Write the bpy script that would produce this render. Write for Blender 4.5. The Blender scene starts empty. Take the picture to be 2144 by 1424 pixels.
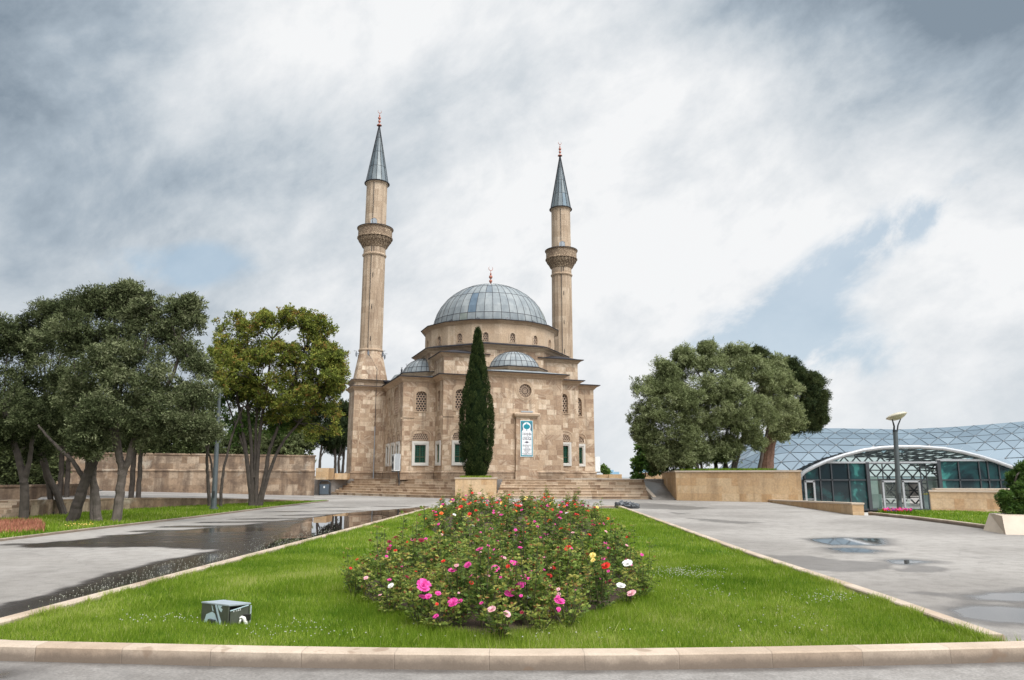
import bpy, bmesh, math, random
import numpy as np
from mathutils import Vector, Matrix
from mathutils.geometry import tessellate_polygon
random.seed(7); RNG = np.random.default_rng(7)
S = bpy.context.scene
COL = S.collection
PI = math.pi

# ------------------------------------------------------------------ camera
FPX = 1500.0                     # focal length in pixels of the 2144 px wide photograph
PITCH = math.atan(284/1500)
CP, SP = math.cos(PITCH), math.sin(PITCH)
EYE = 1.6
cam = bpy.data.cameras.new('camera'); camo = bpy.data.objects.new('camera', cam); COL.objects.link(camo)
cam.sensor_width = 36; cam.lens = FPX/2144*36; cam.clip_start = .1; cam.clip_end = 60000
camo.location = (0, 0, EYE); camo.rotation_euler = (PI/2+PITCH, 0, 0)
S.camera = camo

# ------------------------------------------------------------------ world: overcast sky
SUN_EL, SUN_AZ = math.radians(56), math.radians(38)   # azimuth from behind the camera towards the right
W = bpy.data.worlds.new('World'); S.world = W; W.use_nodes = True
nt = W.node_tree; nt.nodes.clear()
def N(t, **k):
    n = nt.nodes.new(t)
    for a, b in k.items(): setattr(n, a, b)
    return n
def L(a, b): nt.links.new(a, b)
def math_(op, a, b=None, c=None, clamp=False):
    n = N('ShaderNodeMath', operation=op); n.use_clamp = clamp
    for i, v in enumerate((a, b, c)):
        if v is None: continue
        if isinstance(v, (int, float)): n.inputs[i].default_value = v
        else: L(v, n.inputs[i])
    return n.outputs[0]
def vmath(op, a, b=None):
    n = N('ShaderNodeVectorMath', operation=op)
    for i, v in enumerate((a, b)):
        if v is None: continue
        if isinstance(v, tuple): n.inputs[i].default_value = v
        else: L(v, n.inputs[i])
    return n
def ramp(fac, stops, interp='EASE'):
    n = N('ShaderNodeValToRGB'); n.color_ramp.interpolation = interp
    e = n.color_ramp.elements
    while len(e) < len(stops): e.new(.5)
    for i, (p, c) in enumerate(stops):
        e[i].position = p; e[i].color = tuple(c)+(1,) if len(c) == 3 else c
    if not isinstance(fac, (int, float)): L(fac, n.inputs[0])
    return n.outputs[0]
def noise(vec, scale, detail=5, rough=.55, dist=0, lac=2.0, dim='3D'):
    n = N('ShaderNodeTexNoise', noise_dimensions=dim)
    L(vec, n.inputs['Vector']); n.inputs['Scale'].default_value = scale
    n.inputs['Detail'].default_value = detail; n.inputs['Roughness'].default_value = rough
    n.inputs['Distortion'].default_value = dist; n.inputs['Lacunarity'].default_value = lac
    return n.outputs[0]
def mixc(fac, a, b, mode='MIX'):
    n = N('ShaderNodeMix', data_type='RGBA', blend_type=mode)
    if isinstance(fac, (int, float)): n.inputs[0].default_value = fac
    else: L(fac, n.inputs[0])
    for i, v in ((6, a), (7, b)):
        if isinstance(v, tuple): n.inputs[i].default_value = v+(1,) if len(v) == 3 else v
        else: L(v, n.inputs[i])
    return n.outputs[2]
tc = N('ShaderNodeTexCoord'); gen = tc.outputs['Generated']
sky = N('ShaderNodeTexSky', sky_type='NISHITA'); sky.sun_disc = False
sky.sun_elevation = SUN_EL; sky.sun_rotation = PI-SUN_AZ; sky.altitude = 100; sky.air_density = 1.0; sky.dust_density = 1.6
sep = N('ShaderNodeSeparateXYZ'); L(gen, sep.inputs[0])
X_, Y_, Z_ = sep.outputs
zc = math_('ADD', math_('MAXIMUM', Z_, 0.0), .17)
px_ = math_('DIVIDE', X_, zc); py_ = math_('DIVIDE', Y_, zc)
cmb = N('ShaderNodeCombineXYZ'); L(px_, cmb.inputs[0]); L(py_, cmb.inputs[1])
mp = N('ShaderNodeMapping'); L(gen, mp.inputs[0])
mp.inputs['Rotation'].default_value = (0, math.radians(34), 0)
mps = N('ShaderNodeMapping'); L(mp.outputs[0], mps.inputs[0]); mps.inputs['Scale'].default_value = (1.1, 1.3, 1.75); mps.inputs['Location'].default_value = (2.2, .3, 1.4)
P2 = mps.outputs[0]
n1 = noise(P2, 1.35, 10, .58, .25)
mp2 = N('ShaderNodeMapping'); L(P2, mp2.inputs[0]); mp2.inputs['Location'].default_value = (7.3, 2.1, 3)
n2 = noise(mp2.outputs[0], 3.6, 10, .62, .2)
n3 = noise(mp2.outputs[0], .9, 4, .5, .4)
n4 = noise(P2, 4.2, 10, .62, .3)
# broad regions of the sky: azimuth-like coordinate (X over depth) and height
az = math_('DIVIDE', X_, math_('MAXIMUM', Y_, .15)); el = math_('DIVIDE', Z_, math_('MAXIMUM', Y_, .15))
def blob(cx, cy, rx, ry):
    a = math_('DIVIDE', math_('SUBTRACT', az, cx), rx); b = math_('DIVIDE', math_('SUBTRACT', el, cy), ry)
    d = math_('ADD', math_('MULTIPLY', a, a), math_('MULTIPLY', b, b))
    return math_('POWER', 2.718, math_('MULTIPLY', d, -1.0))
dark = math_('ADD', math_('MULTIPLY', blob(-.78, .62, .36, .30), .40), math_('MULTIPLY', blob(.72, .80, .46, .20), .66))
dark = math_('ADD', dark, math_('MULTIPLY', blob(-.62, .42, .32, .16), .22))
dark = math_('ADD', dark, math_('MULTIPLY', blob(.05, .90, .5, .12), .18))
light = math_('ADD', math_('MULTIPLY', blob(-.05, .25, .55, .25), .16), math_('MULTIPLY', blob(.50, .34, .40, .14), .16))
tone = math_('ADD', math_('MULTIPLY', math_('SUBTRACT', n1, .5), 2.1), math_('MULTIPLY', math_('SUBTRACT', n2, .5), 1.5))
tone = math_('SUBTRACT', math_('ADD', math_('ADD', tone, .66), light), dark)
cloud = ramp(tone, [(0.0, (.235, .295, .360)), (.28, (.400, .470, .540)), (.52, (.590, .645, .695)), (.78, (.770, .800, .830)), (1.0, (.915, .925, .935))], 'LINEAR')
# blue gaps, mostly low on the right
def rblob(cx, cy, rx, ry, ang):
    c, s = math.cos(math.radians(ang)), math.sin(math.radians(ang))
    u = math_('SUBTRACT', az, cx); v = math_('SUBTRACT', el, cy)
    a = math_('DIVIDE', math_('ADD', math_('MULTIPLY', u, c), math_('MULTIPLY', v, s)), rx); b = math_('DIVIDE', math_('SUBTRACT', math_('MULTIPLY', v, c), math_('MULTIPLY', u, s)), ry)
    return math_('POWER', 2.718, math_('MULTIPLY', math_('ADD', math_('MULTIPLY', a, a), math_('MULTIPLY', b, b)), -1.0))
gap = math_('ADD', math_('MULTIPLY', rblob(.45, .29, .22, .048, 38), .25), math_('MULTIPLY', rblob(.62, .38, .16, .035, 32), .22))
gap = math_('ADD', gap, math_('ADD', math_('MULTIPLY', blob(-.50, .30, .14, .04), .30), math_('MULTIPLY', blob(.40, .17, .16, .07), .30)))
gapm = ramp(math_('MULTIPLY', gap, math_('ADD', 1.25, math_('ADD', math_('MULTIPLY', math_('SUBTRACT', .5, n4), 9.0), math_('MULTIPLY', math_('SUBTRACT', n3, .5), 2.0)))), [(.14, (0, 0, 0)), (.52, (1, 1, 1))])
blue = mixc(.35, (.53, .69, .82), vmath('SCALE', sky.outputs[0]).outputs[0])
blue.node.inputs[7].links[0].from_node.inputs['Scale'].default_value = .10
skyc = mixc(math_('MULTIPLY', gapm, .72), cloud, blue)
# pale band at the horizon and an added glow overhead; unseen sky behind dimmed
hz = ramp(Z_, [(0.0, (1, 1, 1)), (.16, (0, 0, 0))])
skyc = mixc(math_('MULTIPLY', hz, .55), skyc, (.80, .835, .86))
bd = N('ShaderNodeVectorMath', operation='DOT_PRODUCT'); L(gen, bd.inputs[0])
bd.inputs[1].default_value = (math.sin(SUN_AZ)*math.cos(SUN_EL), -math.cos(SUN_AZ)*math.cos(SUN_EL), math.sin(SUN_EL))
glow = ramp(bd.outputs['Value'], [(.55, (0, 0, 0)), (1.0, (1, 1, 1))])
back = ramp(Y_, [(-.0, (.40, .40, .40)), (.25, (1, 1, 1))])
gl = math_('ADD', math_('MULTIPLY', glow, 6.0), back)  # glow and dimming shape the light falling on the scene
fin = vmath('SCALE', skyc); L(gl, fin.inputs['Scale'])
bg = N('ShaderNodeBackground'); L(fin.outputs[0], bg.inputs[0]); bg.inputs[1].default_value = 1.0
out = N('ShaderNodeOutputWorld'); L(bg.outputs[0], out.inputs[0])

# ------------------------------------------------------------------ sun (veiled by cloud)
sl = bpy.data.lights.new('sun', 'SUN'); sl.energy = 1.5; sl.angle = math.radians(12); sl.color = (1, .965, .91)
so = bpy.data.objects.new('sun', sl); COL.objects.link(so)
so.rotation_euler = Vector((math.sin(SUN_AZ)*math.cos(SUN_EL), -math.cos(SUN_AZ)*math.cos(SUN_EL), math.sin(SUN_EL))).to_track_quat('Z', 'Y').to_euler()

# ------------------------------------------------------------------ exposure
S.view_settings.view_transform = 'Standard'; S.view_settings.look = 'None'
S.view_settings.exposure = 0.0; S.view_settings.gamma = 1.0
S.render.engine = 'CYCLES'
S.cycles.max_bounces = 6; S.cycles.diffuse_bounces = 3; S.cycles.transparent_max_bounces = 8
S.cycles.use_denoising = True

# ------------------------------------------------------------------ measuring helpers
def ray(px, py):
    u = (px-1072)/FPX; v = (712-py)/FPX
    return Vector((u, CP-v*SP, SP+v*CP))
def G(px, py, z=0.0):
    d = ray(px, py); t = (z-EYE)/d.z
    return Vector((d.x*t, d.y*t, z))
def V(px, py, Y):
    d = ray(px, py); t = Y/d.y
    return Vector((d.x*t, Y, EYE+d.z*t))
def G2(px, py, z=0.0):
    p = G(px, py, z); return (p.x, p.y)

# ------------------------------------------------------------------ materials
MAT = {}
def newmat(name):
    global nt
    m = bpy.data.materials.new(name); m.use_nodes = True; nt = m.node_tree; nt.nodes.clear()
    o = N('ShaderNodeOutputMaterial'); b = N('ShaderNodeBsdfPrincipled'); L(b.outputs[0], o.inputs[0])
    MAT[name] = m
    return m, b, o
def setp(b, **k):
    for a, v in k.items():
        s = b.inputs[{'col': 'Base Color', 'rough': 'Roughness', 'metal': 'Metallic', 'spec': 'Specular IOR Level', 'trans': 'Transmission Weight', 'alpha': 'Alpha', 'coat': 'Coat Weight'}[a]]
        if isinstance(v, (int, float)): s.default_value = v
        elif isinstance(v, tuple): s.default_value = v+(1,) if len(v) == 3 else v
        else: L(v, s)
def bump(b, h, strength=.3, dist=.02):
    n = N('ShaderNodeBump'); n.inputs['Strength'].default_value = strength; n.inputs['Distance'].default_value = dist
    L(h, n.inputs['Height']); L(n.outputs[0], b.inputs['Normal'])
def plain(name, col, rough=.6, metal=0.0, var=.12, scale=6, spec=.5, bmp=0):
    m, b, o = newmat(name)
    g = N('ShaderNodeNewGeometry').outputs['Position']
    n = noise(g, scale, 5, .6)
    c = mixc(n, tuple(max(0, x*(1-var*1.6)) for x in col), tuple(min(1, x*(1+var*1.6)) for x in col))
    setp(b, col=c, rough=rough, metal=metal, spec=spec)
    if bmp: bump(b, noise(g, scale*6, 4, .6), bmp, .01)
    return m
def uvnode():
    return N('ShaderNodeUVMap').outputs[0]
def stone(name, bw=.78, bh=.40, tones=None, vein=.5, mortar=.35, grime=.55, rough=.75, bmp=.35, gl=.48, mott=0.0):
    """ashlar: every block its own tone and its own grain direction"""
    m, b, o = newmat(name)
    uv = uvnode(); sp = N('ShaderNodeSeparateXYZ'); L(uv, sp.inputs[0]); u, v = sp.outputs[0], sp.outputs[1]
    vr = math_('DIVIDE', v, bh); row = math_('FLOOR', vr); fv = math_('FRACT', vr)
    wr = N('ShaderNodeTexWhiteNoise', noise_dimensions='1D'); L(row, wr.inputs['W'])
    sc = math_('ADD', math_('MULTIPLY', wr.outputs[0], .5), .75)
    ur = math_('ADD', math_('MULTIPLY', math_('DIVIDE', u, bw), sc), math_('MULTIPLY', wr.outputs[0], 17.3))
    # unequal block lengths: shift joints by noise
    cl = math_('FLOOR', ur); fu = math_('FRACT', ur)
    key = N('ShaderNodeCombineXYZ'); L(cl, key.inputs[0]); L(row, key.inputs[1])
    jn = N('ShaderNodeTexWhiteNoise', noise_dimensions='2D'); L(key.outputs[0], jn.inputs['Vector'])
    split = math_('ADD', math_('MULTIPLY', jn.outputs[0], .45), .28)
    half = math_('GREATER_THAN', fu, split)
    do = math_('GREATER_THAN', jn.outputs[0], .52)
    hh = math_('MULTIPLY', half, do)
    key2 = N('ShaderNodeCombineXYZ'); L(math_('ADD', cl, math_('MULTIPLY', hh, .37)), key2.inputs[0]); L(row, key2.inputs[1])
    wn = N('ShaderNodeTexWhiteNoise', noise_dimensions='2D'); L(key2.outputs[0], wn.inputs['Vector'])
    r1 = wn.outputs[0]; rs = N('ShaderNodeSeparateColor'); L(wn.outputs[1], rs.inputs[0]); r2 = rs.outputs[1]; r3 = rs.outputs[2]
    tones = tones or [(0, (.280, .178, .112)), (.22, (.360, .240, .154)), (.5, (.445, .314, .208)), (.8, (.530, .393, .272)), (1, (.640, .505, .370))]
    base = ramp(r1, tones, 'LINEAR')
    # grain, turned per block
    ang = math_('MULTIPLY', math_('SUBTRACT', r2, .5), 2.6)
    rot = N('ShaderNodeVectorRotate', rotation_type='Z_AXIS'); L(uv, rot.inputs['Vector']); L(ang, rot.inputs['Angle'])
    off = vmath('ADD', rot.outputs[0]); cc = N('ShaderNodeCombineXYZ'); L(math_('MULTIPLY', r3, 40), cc.inputs[0]); L(math_('MULTIPLY', r2, 40), cc.inputs[1]); L(cc.outputs[0], off.inputs[1])
    mpp = N('ShaderNodeMapping'); L(off.outputs[0], mpp.inputs[0]); mpp.inputs['Scale'].default_value = (.55, 4.2, 1)
    g1 = noise(mpp.outputs[0], 1.3, 4, .55, .6)
    vfac = ramp(g1, [(.40, (0, 0, 0)), (.60, (1, 1, 1))])
    strong = ramp(r3, [(.35, (.15, .15, .15)), (.8, (1, 1, 1))], 'LINEAR')
    base = mixc(math_('MULTIPLY', math_('MULTIPLY', vfac, strong), vein), base, (.720, .585, .440))
    g = N('ShaderNodeNewGeometry').outputs['Position']
    big = noise(g, .35, 5, .6)
    base = mixc(math_('MULTIPLY', ramp(big, [(.45, (0, 0, 0)), (.75, (1, 1, 1))]), .35), base, (.300, .200, .130))
    # rain streaks and damp stains
    ms = N('ShaderNodeMapping'); L(g, ms.inputs[0]); ms.inputs['Scale'].default_value = (1.3, 1.3, .12)
    st = ramp(noise(ms.outputs[0], 1.6, 6, .65), [(gl, (0, 0, 0)), (gl+.22, (1, 1, 1))])
    base = mixc(math_('MULTIPLY', st, grime), base, (.135, .090, .060))
    if mott:
        base = mixc(math_('MULTIPLY', ramp(noise(g, 1.1, 7, .7), [(.42, (0, 0, 0)), (.60, (1, 1, 1))]), mott), base, (.085, .055, .038))
        base = mixc(math_('MULTIPLY', ramp(noise(g, .7, 6, .65, .3), [(.58, (0, 0, 0)), (.72, (1, 1, 1))]), mott*.8), base, (.46, .41, .33))
    gr = ramp(noise(g, 9, 6, .7), [(.3, (.82, .82, .82)), (.7, (1.08, 1.08, 1.08))])
    base = mixc(1.0, base, gr, 'MULTIPLY')
    # joints
    eu = math_('MULTIPLY', math_('MINIMUM', fu, math_('SUBTRACT', 1, fu)), bw)
    es = math_('ADD', math_('MULTIPLY', math_('ABSOLUTE', math_('SUBTRACT', fu, split)), bw), math_('MULTIPLY', math_('SUBTRACT', 1, do), 9))
    ev = math_('MULTIPLY', math_('MINIMUM', fv, math_('SUBTRACT', 1, fv)), bh)
    ed = math_('MINIMUM', math_('MINIMUM', eu, es), ev)
    joint = ramp(ed, [(0.0, (1, 1, 1)), (.016, (0, 0, 0))], 'LINEAR')
    base = mixc(math_('MULTIPLY', joint, mortar), base, (.20, .145, .10))
    setp(b, col=base, rough=rough, spec=.3)
    h = math_('SUBTRACT', math_('ADD', math_('MULTIPLY', noise(g, 22, 5, .65), .5), math_('MULTIPLY', r1, .3)), joint)
    bump(b, h, bmp, .012)
    return m
stone('mosque_stone', vein=.52)
stone('plinth_stone', vein=.4, grime=.6, mott=.25, tones=[(0, (.22, .14, .085)), (.5, (.33, .225, .145)), (1, (.43, .31, .21))])
stone('step_stone', bw=1.35, bh=.19, vein=.35, mortar=.5, grime=.22, tones=[(0, (.27, .175, .110)), (.3, (.43, .305, .200)), (.6, (.55, .415, .290)), (1, (.66, .53, .39))])
stone('planter_stone', bw=1.6, bh=.48, vein=.18, mortar=.12, grime=.30, tones=[(0, (.500, .310, .155)), (.5, (.560, .375, .205)), (1, (.610, .440, .265))])
stone('old_wall_stone', bw=1.15, bh=.50, vein=.05, mortar=.45, grime=.8, gl=.44, mott=.65, tones=[(0, (.21, .135, .082)), (.5, (.290, .200, .130)), (1, (.38, .290, .205))])
stone('moulding_stone', bw=2.4, bh=3.0, vein=.2, mortar=.25, grime=.25, tones=[(0, (.40, .28, .185)), (1, (.50, .375, .262))])
stone('shaft_stone', bw=1.5, bh=.62, vein=.18, mortar=.22, grime=.55, tones=[(0, (.36, .255, .17)), (.5, (.43, .315, .215)), (1, (.50, .38, .27))])
stone('drum_stone', bw=1.1, bh=1.9, vein=.22, mortar=.15, grime=.25, tones=[(0, (.43, .305, .20)), (.5, (.48, .35, .24)), (1, (.53, .40, .28))])
plain('white_marble', (.58, .55, .50), .35, var=.05)
plain('dark_opening', (.014, .012, .010), .5)
plain('screen_stone', (.46, .33, .235), .75, var=.15)
plain('green_grille', (.010, .130, .075), .45, var=.15)
plain('brown_shutter', (.16, .075, .035), .5)
plain('lead_edge', (.034, .031, .034), .85, var=.2, spec=.2)
plain('copper', (.36, .13, .085), .42, metal=.35, var=.25)
plain('dark_metal', (.045, .048, .052), .45, metal=.3)
plain('lamp_pole_paint', (.095, .108, .112), .5, metal=.3)
plain('lamp_shade', (.50, .45, .34), .5)
plain('white_plastic', (.74, .74, .72), .45, var=.06)
plain('grey_plastic', (.32, .34, .36), .5)
plain('white_steel', (.34, .345, .35), .35, metal=.3)
plain('mid_steel', (.10, .12, .135), .45, metal=.3)
plain('bark', (.062, .048, .038), .9, var=.5, scale=5, bmp=.8)
plain('pale_bark', (.125, .100, .082), .9, var=.45, scale=5, bmp=.8)
plain('pine_bark', (.17, .095, .065), .9, var=.6, scale=7, bmp=1.0)
plain('soil', (.055, .032, .020), .95, var=.5, scale=14, bmp=1.0)
plain('dry_bark_chips', (.30, .125, .075), .95, var=.5, scale=18, bmp=1.0)
plain('coping_stone', (.50, .405, .31), .6, var=.12, scale=3, bmp=.25)
plain('bin_panel', (.105, .130, .155), .45, metal=.2)

def lead(name, tones, rough=.42, metal=.15):
    m, b, o = newmat(name)
    at = N('ShaderNodeAttribute'); at.attribute_name = 'tint'
    c = ramp(at.outputs['Fac'], tones, 'LINEAR')
    g = N('ShaderNodeNewGeometry').outputs['Position']
    ms = N('ShaderNodeMapping'); L(g, ms.inputs[0]); ms.inputs['Scale'].default_value = (1, 1, .5)
    st = ramp(noise(ms.outputs[0], 1.6, 6, .65), [(.35, (.74, .76, .78)), (.65, (1.10, 1.08, 1.06))])
    c = mixc(1.0, c, st, 'MULTIPLY')
    setp(b, col=c, rough=rough, metal=metal, spec=.5)
    bump(b, noise(g, 5, 3, .5), .15, .03)
lead('lead_sheet', [(0, (.125, .148, .168)), (.12, (.180, .200, .208)), (.5, (.215, .233, .238)), (.85, (.258, .272, .272)), (.93, (.22, .24, .21)), (1, (.085, .125, .165))], .68, .0)
lead('spire_lead', [(0, (.095, .125, .140)), (.5, (.135, .160, .170)), (.9, (.165, .185, .185)), (1, (.07, .125, .165))])

# weathered asphalt, with wetness stored on the mesh
def asphalt(name, dry=(.270, .247, .222), wetc=(.042, .034, .030), grain=55):
    m, b, o = newmat(name)
    at = N('ShaderNodeAttribute'); at.attribute_name = 'wet'; wet = at.outputs['Fac']
    at2 = N('ShaderNodeAttribute'); at2.attribute_name = 'pool'; pool = at2.outputs['Fac']
    g = N('ShaderNodeNewGeometry').outputs['Position']
    a = noise(g, .45, 6, .62); f = noise(g, grain, 3, .7); md = noise(g, 3.2, 6, .65)
    c = mixc(a, tuple(x*.86 for x in dry), tuple(x*1.12 for x in dry))
    c = mixc(1.0, c, ramp(f, [(.3, (.78, .78, .78)), (.7, (1.16, 1.16, 1.16))]), 'MULTIPLY')
    c = mixc(1.0, c, ramp(md, [(.32, (.84, .83, .82)), (.6, (1.05, 1.05, 1.05))]), 'MULTIPLY')
    c = mixc(1.0, c, ramp(noise(g, .16, 6, .6, .4), [(.38, (.80, .79, .78)), (.62, (1.12, 1.12, 1.12))]), 'MULTIPLY')
    c = mixc(math_('MULTIPLY', ramp(noise(g, 1.1, 7, .72), [(.60, (0, 0, 0)), (.72, (1, 1, 1))]), .35), c, (.20, .175, .15))
    vo = N('ShaderNodeTexVoronoi', feature='DISTANCE_TO_EDGE'); vv = vmath('ADD', g); nn = N('ShaderNodeTexNoise'); L(g, nn.inputs['Vector']); nn.inputs['Scale'].default_value = 1.5
    L(vmath('SCALE', nn.outputs[1]).outputs[0], vv.inputs[1]); L(vv.outputs[0], vo.inputs['Vector']); vo.inputs['Scale'].default_value = .22
    cr = ramp(vo.outputs['Distance'], [(0, (1, 1, 1)), (.006, (0, 0, 0))], 'LINEAR')
    c = mixc(math_('MULTIPLY', cr, .35), c, (.12, .11, .10))
    c = mixc(wet, c, wetc)
    c = mixc(math_('MULTIPLY', pool, .8), c, (.02, .018, .017))
    r = math_('SUBTRACT', .86, math_('MULTIPLY', wet, .60))
    r = math_('MULTIPLY', r, math_('SUBTRACT', 1, math_('MULTIPLY', pool, .955)))
    setp(b, col=c, rough=r, spec=.5)
    bn = N('ShaderNodeBump'); bn.inputs['Distance'].default_value = .01
    L(f, bn.inputs['Height']); L(math_('MULTIPLY', math_('SUBTRACT', 1, pool), .45), bn.inputs['Strength']); L(bn.outputs[0], b.inputs['Normal'])
asphalt('asphalt')
asphalt('road_asphalt', dry=(.235, .215, .196), grain=38)
asphalt('terrace_paving', dry=(.24, .22, .20))

def kerbmat():
    m, b, o = newmat('kerb_stone')
    uv = uvnode(); sp = N('ShaderNodeSeparateXYZ'); L(uv, sp.inputs[0]); u = sp.outputs[0]
    g = N('ShaderNodeNewGeometry').outputs['Position']
    ub = math_('DIVIDE', u, .80); cell = math_('FLOOR', ub); fu = math_('FRACT', ub)
    w = N('ShaderNodeTexWhiteNoise', noise_dimensions='1D'); L(cell, w.inputs['W'])
    c = mixc(w.outputs[0], (.40, .305, .225), (.49, .40, .315))
    c = mixc(1.0, c, ramp(noise(g, 1.8, 6, .65), [(.3, (.86, .84, .82)), (.7, (1.08, 1.08, 1.08))]), 'MULTIPLY')
    c = mixc(1.0, c, ramp(noise(g, 60, 3, .7), [(.3, (.9, .9, .9)), (.7, (1.07, 1.07, 1.07))]), 'MULTIPLY')
    gz = N('ShaderNodeSeparateXYZ'); L(g, gz.inputs[0])
    low = ramp(math_('ADD', gz.outputs[2], math_('MULTIPLY', noise(g, 4, 6, .75), .13)), [(.095, (1, 1, 1)), (.185, (0, 0, 0))])
    c = mixc(math_('MULTIPLY', low, .75), c, (.13, .10, .078))
    sp_ = ramp(noise(g, 3.4, 2, .4), [(.66, (0, 0, 0)), (.70, (1, 1, 1))])
    c = mixc(math_('MULTIPLY', sp_, .5), c, (.20, .13, .085))
    jt = ramp(math_('MINIMUM', fu, math_('SUBTRACT', 1, fu)), [(0, (1, 1, 1)), (.009, (0, 0, 0))], 'LINEAR')
    c = mixc(math_('MULTIPLY', jt, .5), c, (.24, .19, .15))
    setp(b, col=c, rough=.8, spec=.25)
    bump(b, math_('SUBTRACT', math_('MULTIPLY', noise(g, 45, 4, .7), .4), jt), .5, .008)
kerbmat()

def leafmat(name, stops, rough=.5, transl=.25, spec=.35, spread=.35):
    m, b, o = newmat(name)
    at = N('ShaderNodeAttribute'); at.attribute_name = 'tint'
    g = N('ShaderNodeNewGeometry').outputs['Position']
    f = math_('ADD', at.outputs['Fac'], math_('MULTIPLY', math_('SUBTRACT', noise(g, 1.1, 2, .5), .5), spread))
    c = ramp(f, stops, 'LINEAR')
    setp(b, col=c, rough=rough, spec=spec)
    t = N('ShaderNodeBsdfTranslucent'); L(c, t.inputs[0])
    mx = N('ShaderNodeMixShader'); mx.inputs[0].default_value = transl
    L(b.outputs[0], mx.inputs[1]); L(t.outputs[0], mx.inputs[2]); L(mx.outputs[0], o.inputs[0])
leafmat('olive_leaf', [(0, (.034, .042, .018)), (.35, (.118, .140, .056)), (.7, (.215, .245, .106)), (1, (.360, .385, .200))], .85, .18, .06)
leafmat('silver_leaf', [(0, (.018, .024, .010)), (.35, (.062, .076, .032)), (.7, (.128, .146, .066)), (1, (.255, .268, .145))], .85, .15, .06)
leafmat('bronze_leaf', [(0, (.055, .072, .018)), (.35, (.138, .170, .034)), (.68, (.250, .275, .055)), (.93, (.30, .270, .060)), (1, (.27, .150, .045))], .8, .3, .06)
leafmat('bright_leaf', [(0, (.035, .080, .015)), (.5, (.090, .170, .030)), (1, (.180, .260, .060))], .45, .35)
leafmat('pine_leaf', [(0, (.018, .030, .012)), (.5, (.044, .064, .022)), (1, (.095, .112, .040))], .7, .15, .15)
leafmat('cypress_leaf', [(0, (.012, .022, .008)), (.5, (.034, .052, .016)), (1, (.105, .125, .042))], .85, .1, .05, .12)
leafmat('rose_leaf', [(0, (.034, .062, .016)), (.30, (.100, .165, .038)), (.6, (.230, .295, .060)), (.84, (.38, .38, .09)), (.93, (.30, .13, .05)), (1, (.20, .055, .035))], .6, .38, .15, .10)
leafmat('grass_blade', [(0, (.085, .165, .012)), (.5, (.205, .300, .026)), (.85, (.350, .425, .065)), (1, (.50, .48, .19))], .7, .45, .1, .35)
leafmat('mulch_strand', [(0, (.16, .050, .028)), (.5, (.33, .120, .070)), (1, (.50, .24, .15))], .9, .1)
leafmat('clover_petal', [(0, (.36, .38, .25)), (1, (.58, .56, .48))], .8)
leafmat('violet_petal', [(0, (.10, .015, .16)), (1, (.25, .05, .32))], .6)
def lawnmat():
    m, b, o = newmat('lawn_ground')
    g = N('ShaderNodeNewGeometry').outputs['Position']
    c = ramp(noise(g, .8, 7, .7), [(.3, (.040, .090, .008)), (.5, (.075, .145, .012)), (.7, (.12, .20, .02))])  # dark greens paint the shade between grass blades into the ground
    c = mixc(1.0, c, ramp(noise(g, 28, 4, .75), [(.3, (.55, .55, .5)), (.7, (1.35, 1.3, 1.2))]), 'MULTIPLY')
    setp(b, col=c, rough=.85, spec=.1); bump(b, noise(g, 34, 4, .8), .9, .03)
lawnmat()
for nm, a, bb in (('pink_petal', (.55, .020, .20), (.80, .10, .40)), ('red_petal', (.50, .008, .010), (.72, .045, .020)), ('white_petal', (.70, .68, .62), (.85, .84, .80)),
                  ('yellow_petal', (.70, .45, .06), (.85, .70, .25)), ('orange_petal', (.70, .08, .012), (.85, .20, .03)), ('pale_pink_petal', (.72, .30, .38), (.85, .52, .50)), ('crimson_petal', (.12, .004, .018), (.28, .010, .030))):
    leafmat(nm, [(0, a), (1, bb)], .55, .25, .3)

def glassmat(name, tint, transp=.6, rough=.02):
    m, b, o = newmat(name)
    nt.nodes.remove(b)
    gl = N('ShaderNodeBsdfGlossy'); gl.inputs['Roughness'].default_value = rough; gl.inputs[0].default_value = (.8, .9, .9, 1)
    tr = N('ShaderNodeBsdfTransparent'); tr.inputs[0].default_value = tint+(1,)
    fr = N('ShaderNodeFresnel'); fr.inputs[0].default_value = 1.5
    mx = N('ShaderNodeMixShader'); L(math_('ADD', math_('MULTIPLY', fr.outputs[0], .9), 1-transp, clamp=True), mx.inputs[0])
    L(tr.outputs[0], mx.inputs[1]); L(gl.outputs[0], mx.inputs[2]); L(mx.outputs[0], o.inputs[0])
glassmat('clear_pane', (.70, .82, .78), .93)
def tealmat():
    m, b, o = newmat('teal_glass')
    g = N('ShaderNodeNewGeometry').outputs['Position']
    c = ramp(noise(g, .38, 4, .6, .8), [(.40, (.005, .014, .018)), (.55, (.012, .050, .052)), (.60, (.035, .150, .135)), (.75, (.07, .25, .22))])
    setp(b, col=c, rough=.06, spec=.7)
tealmat()
def shellmat():
    m, b, o = newmat('shell_glass')
    at = N('ShaderNodeAttribute'); at.attribute_name = 'tint'
    c = ramp(at.outputs['Fac'], [(0, (.095, .130, .160)), (.5, (.130, .175, .210)), (.9, (.180, .230, .265)), (1, (.42, .47, .50))], 'LINEAR')
    setp(b, col=c, rough=.30, metal=.1, spec=.40)
shellmat()
def seamat():
    m, b, o = newmat('sea_water'); g = N('ShaderNodeNewGeometry').outputs['Position']
    setp(b, col=(.18, .26, .30), rough=.3); bump(b, noise(g, .02, 4, .6), .2, 2)
seamat()

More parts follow.
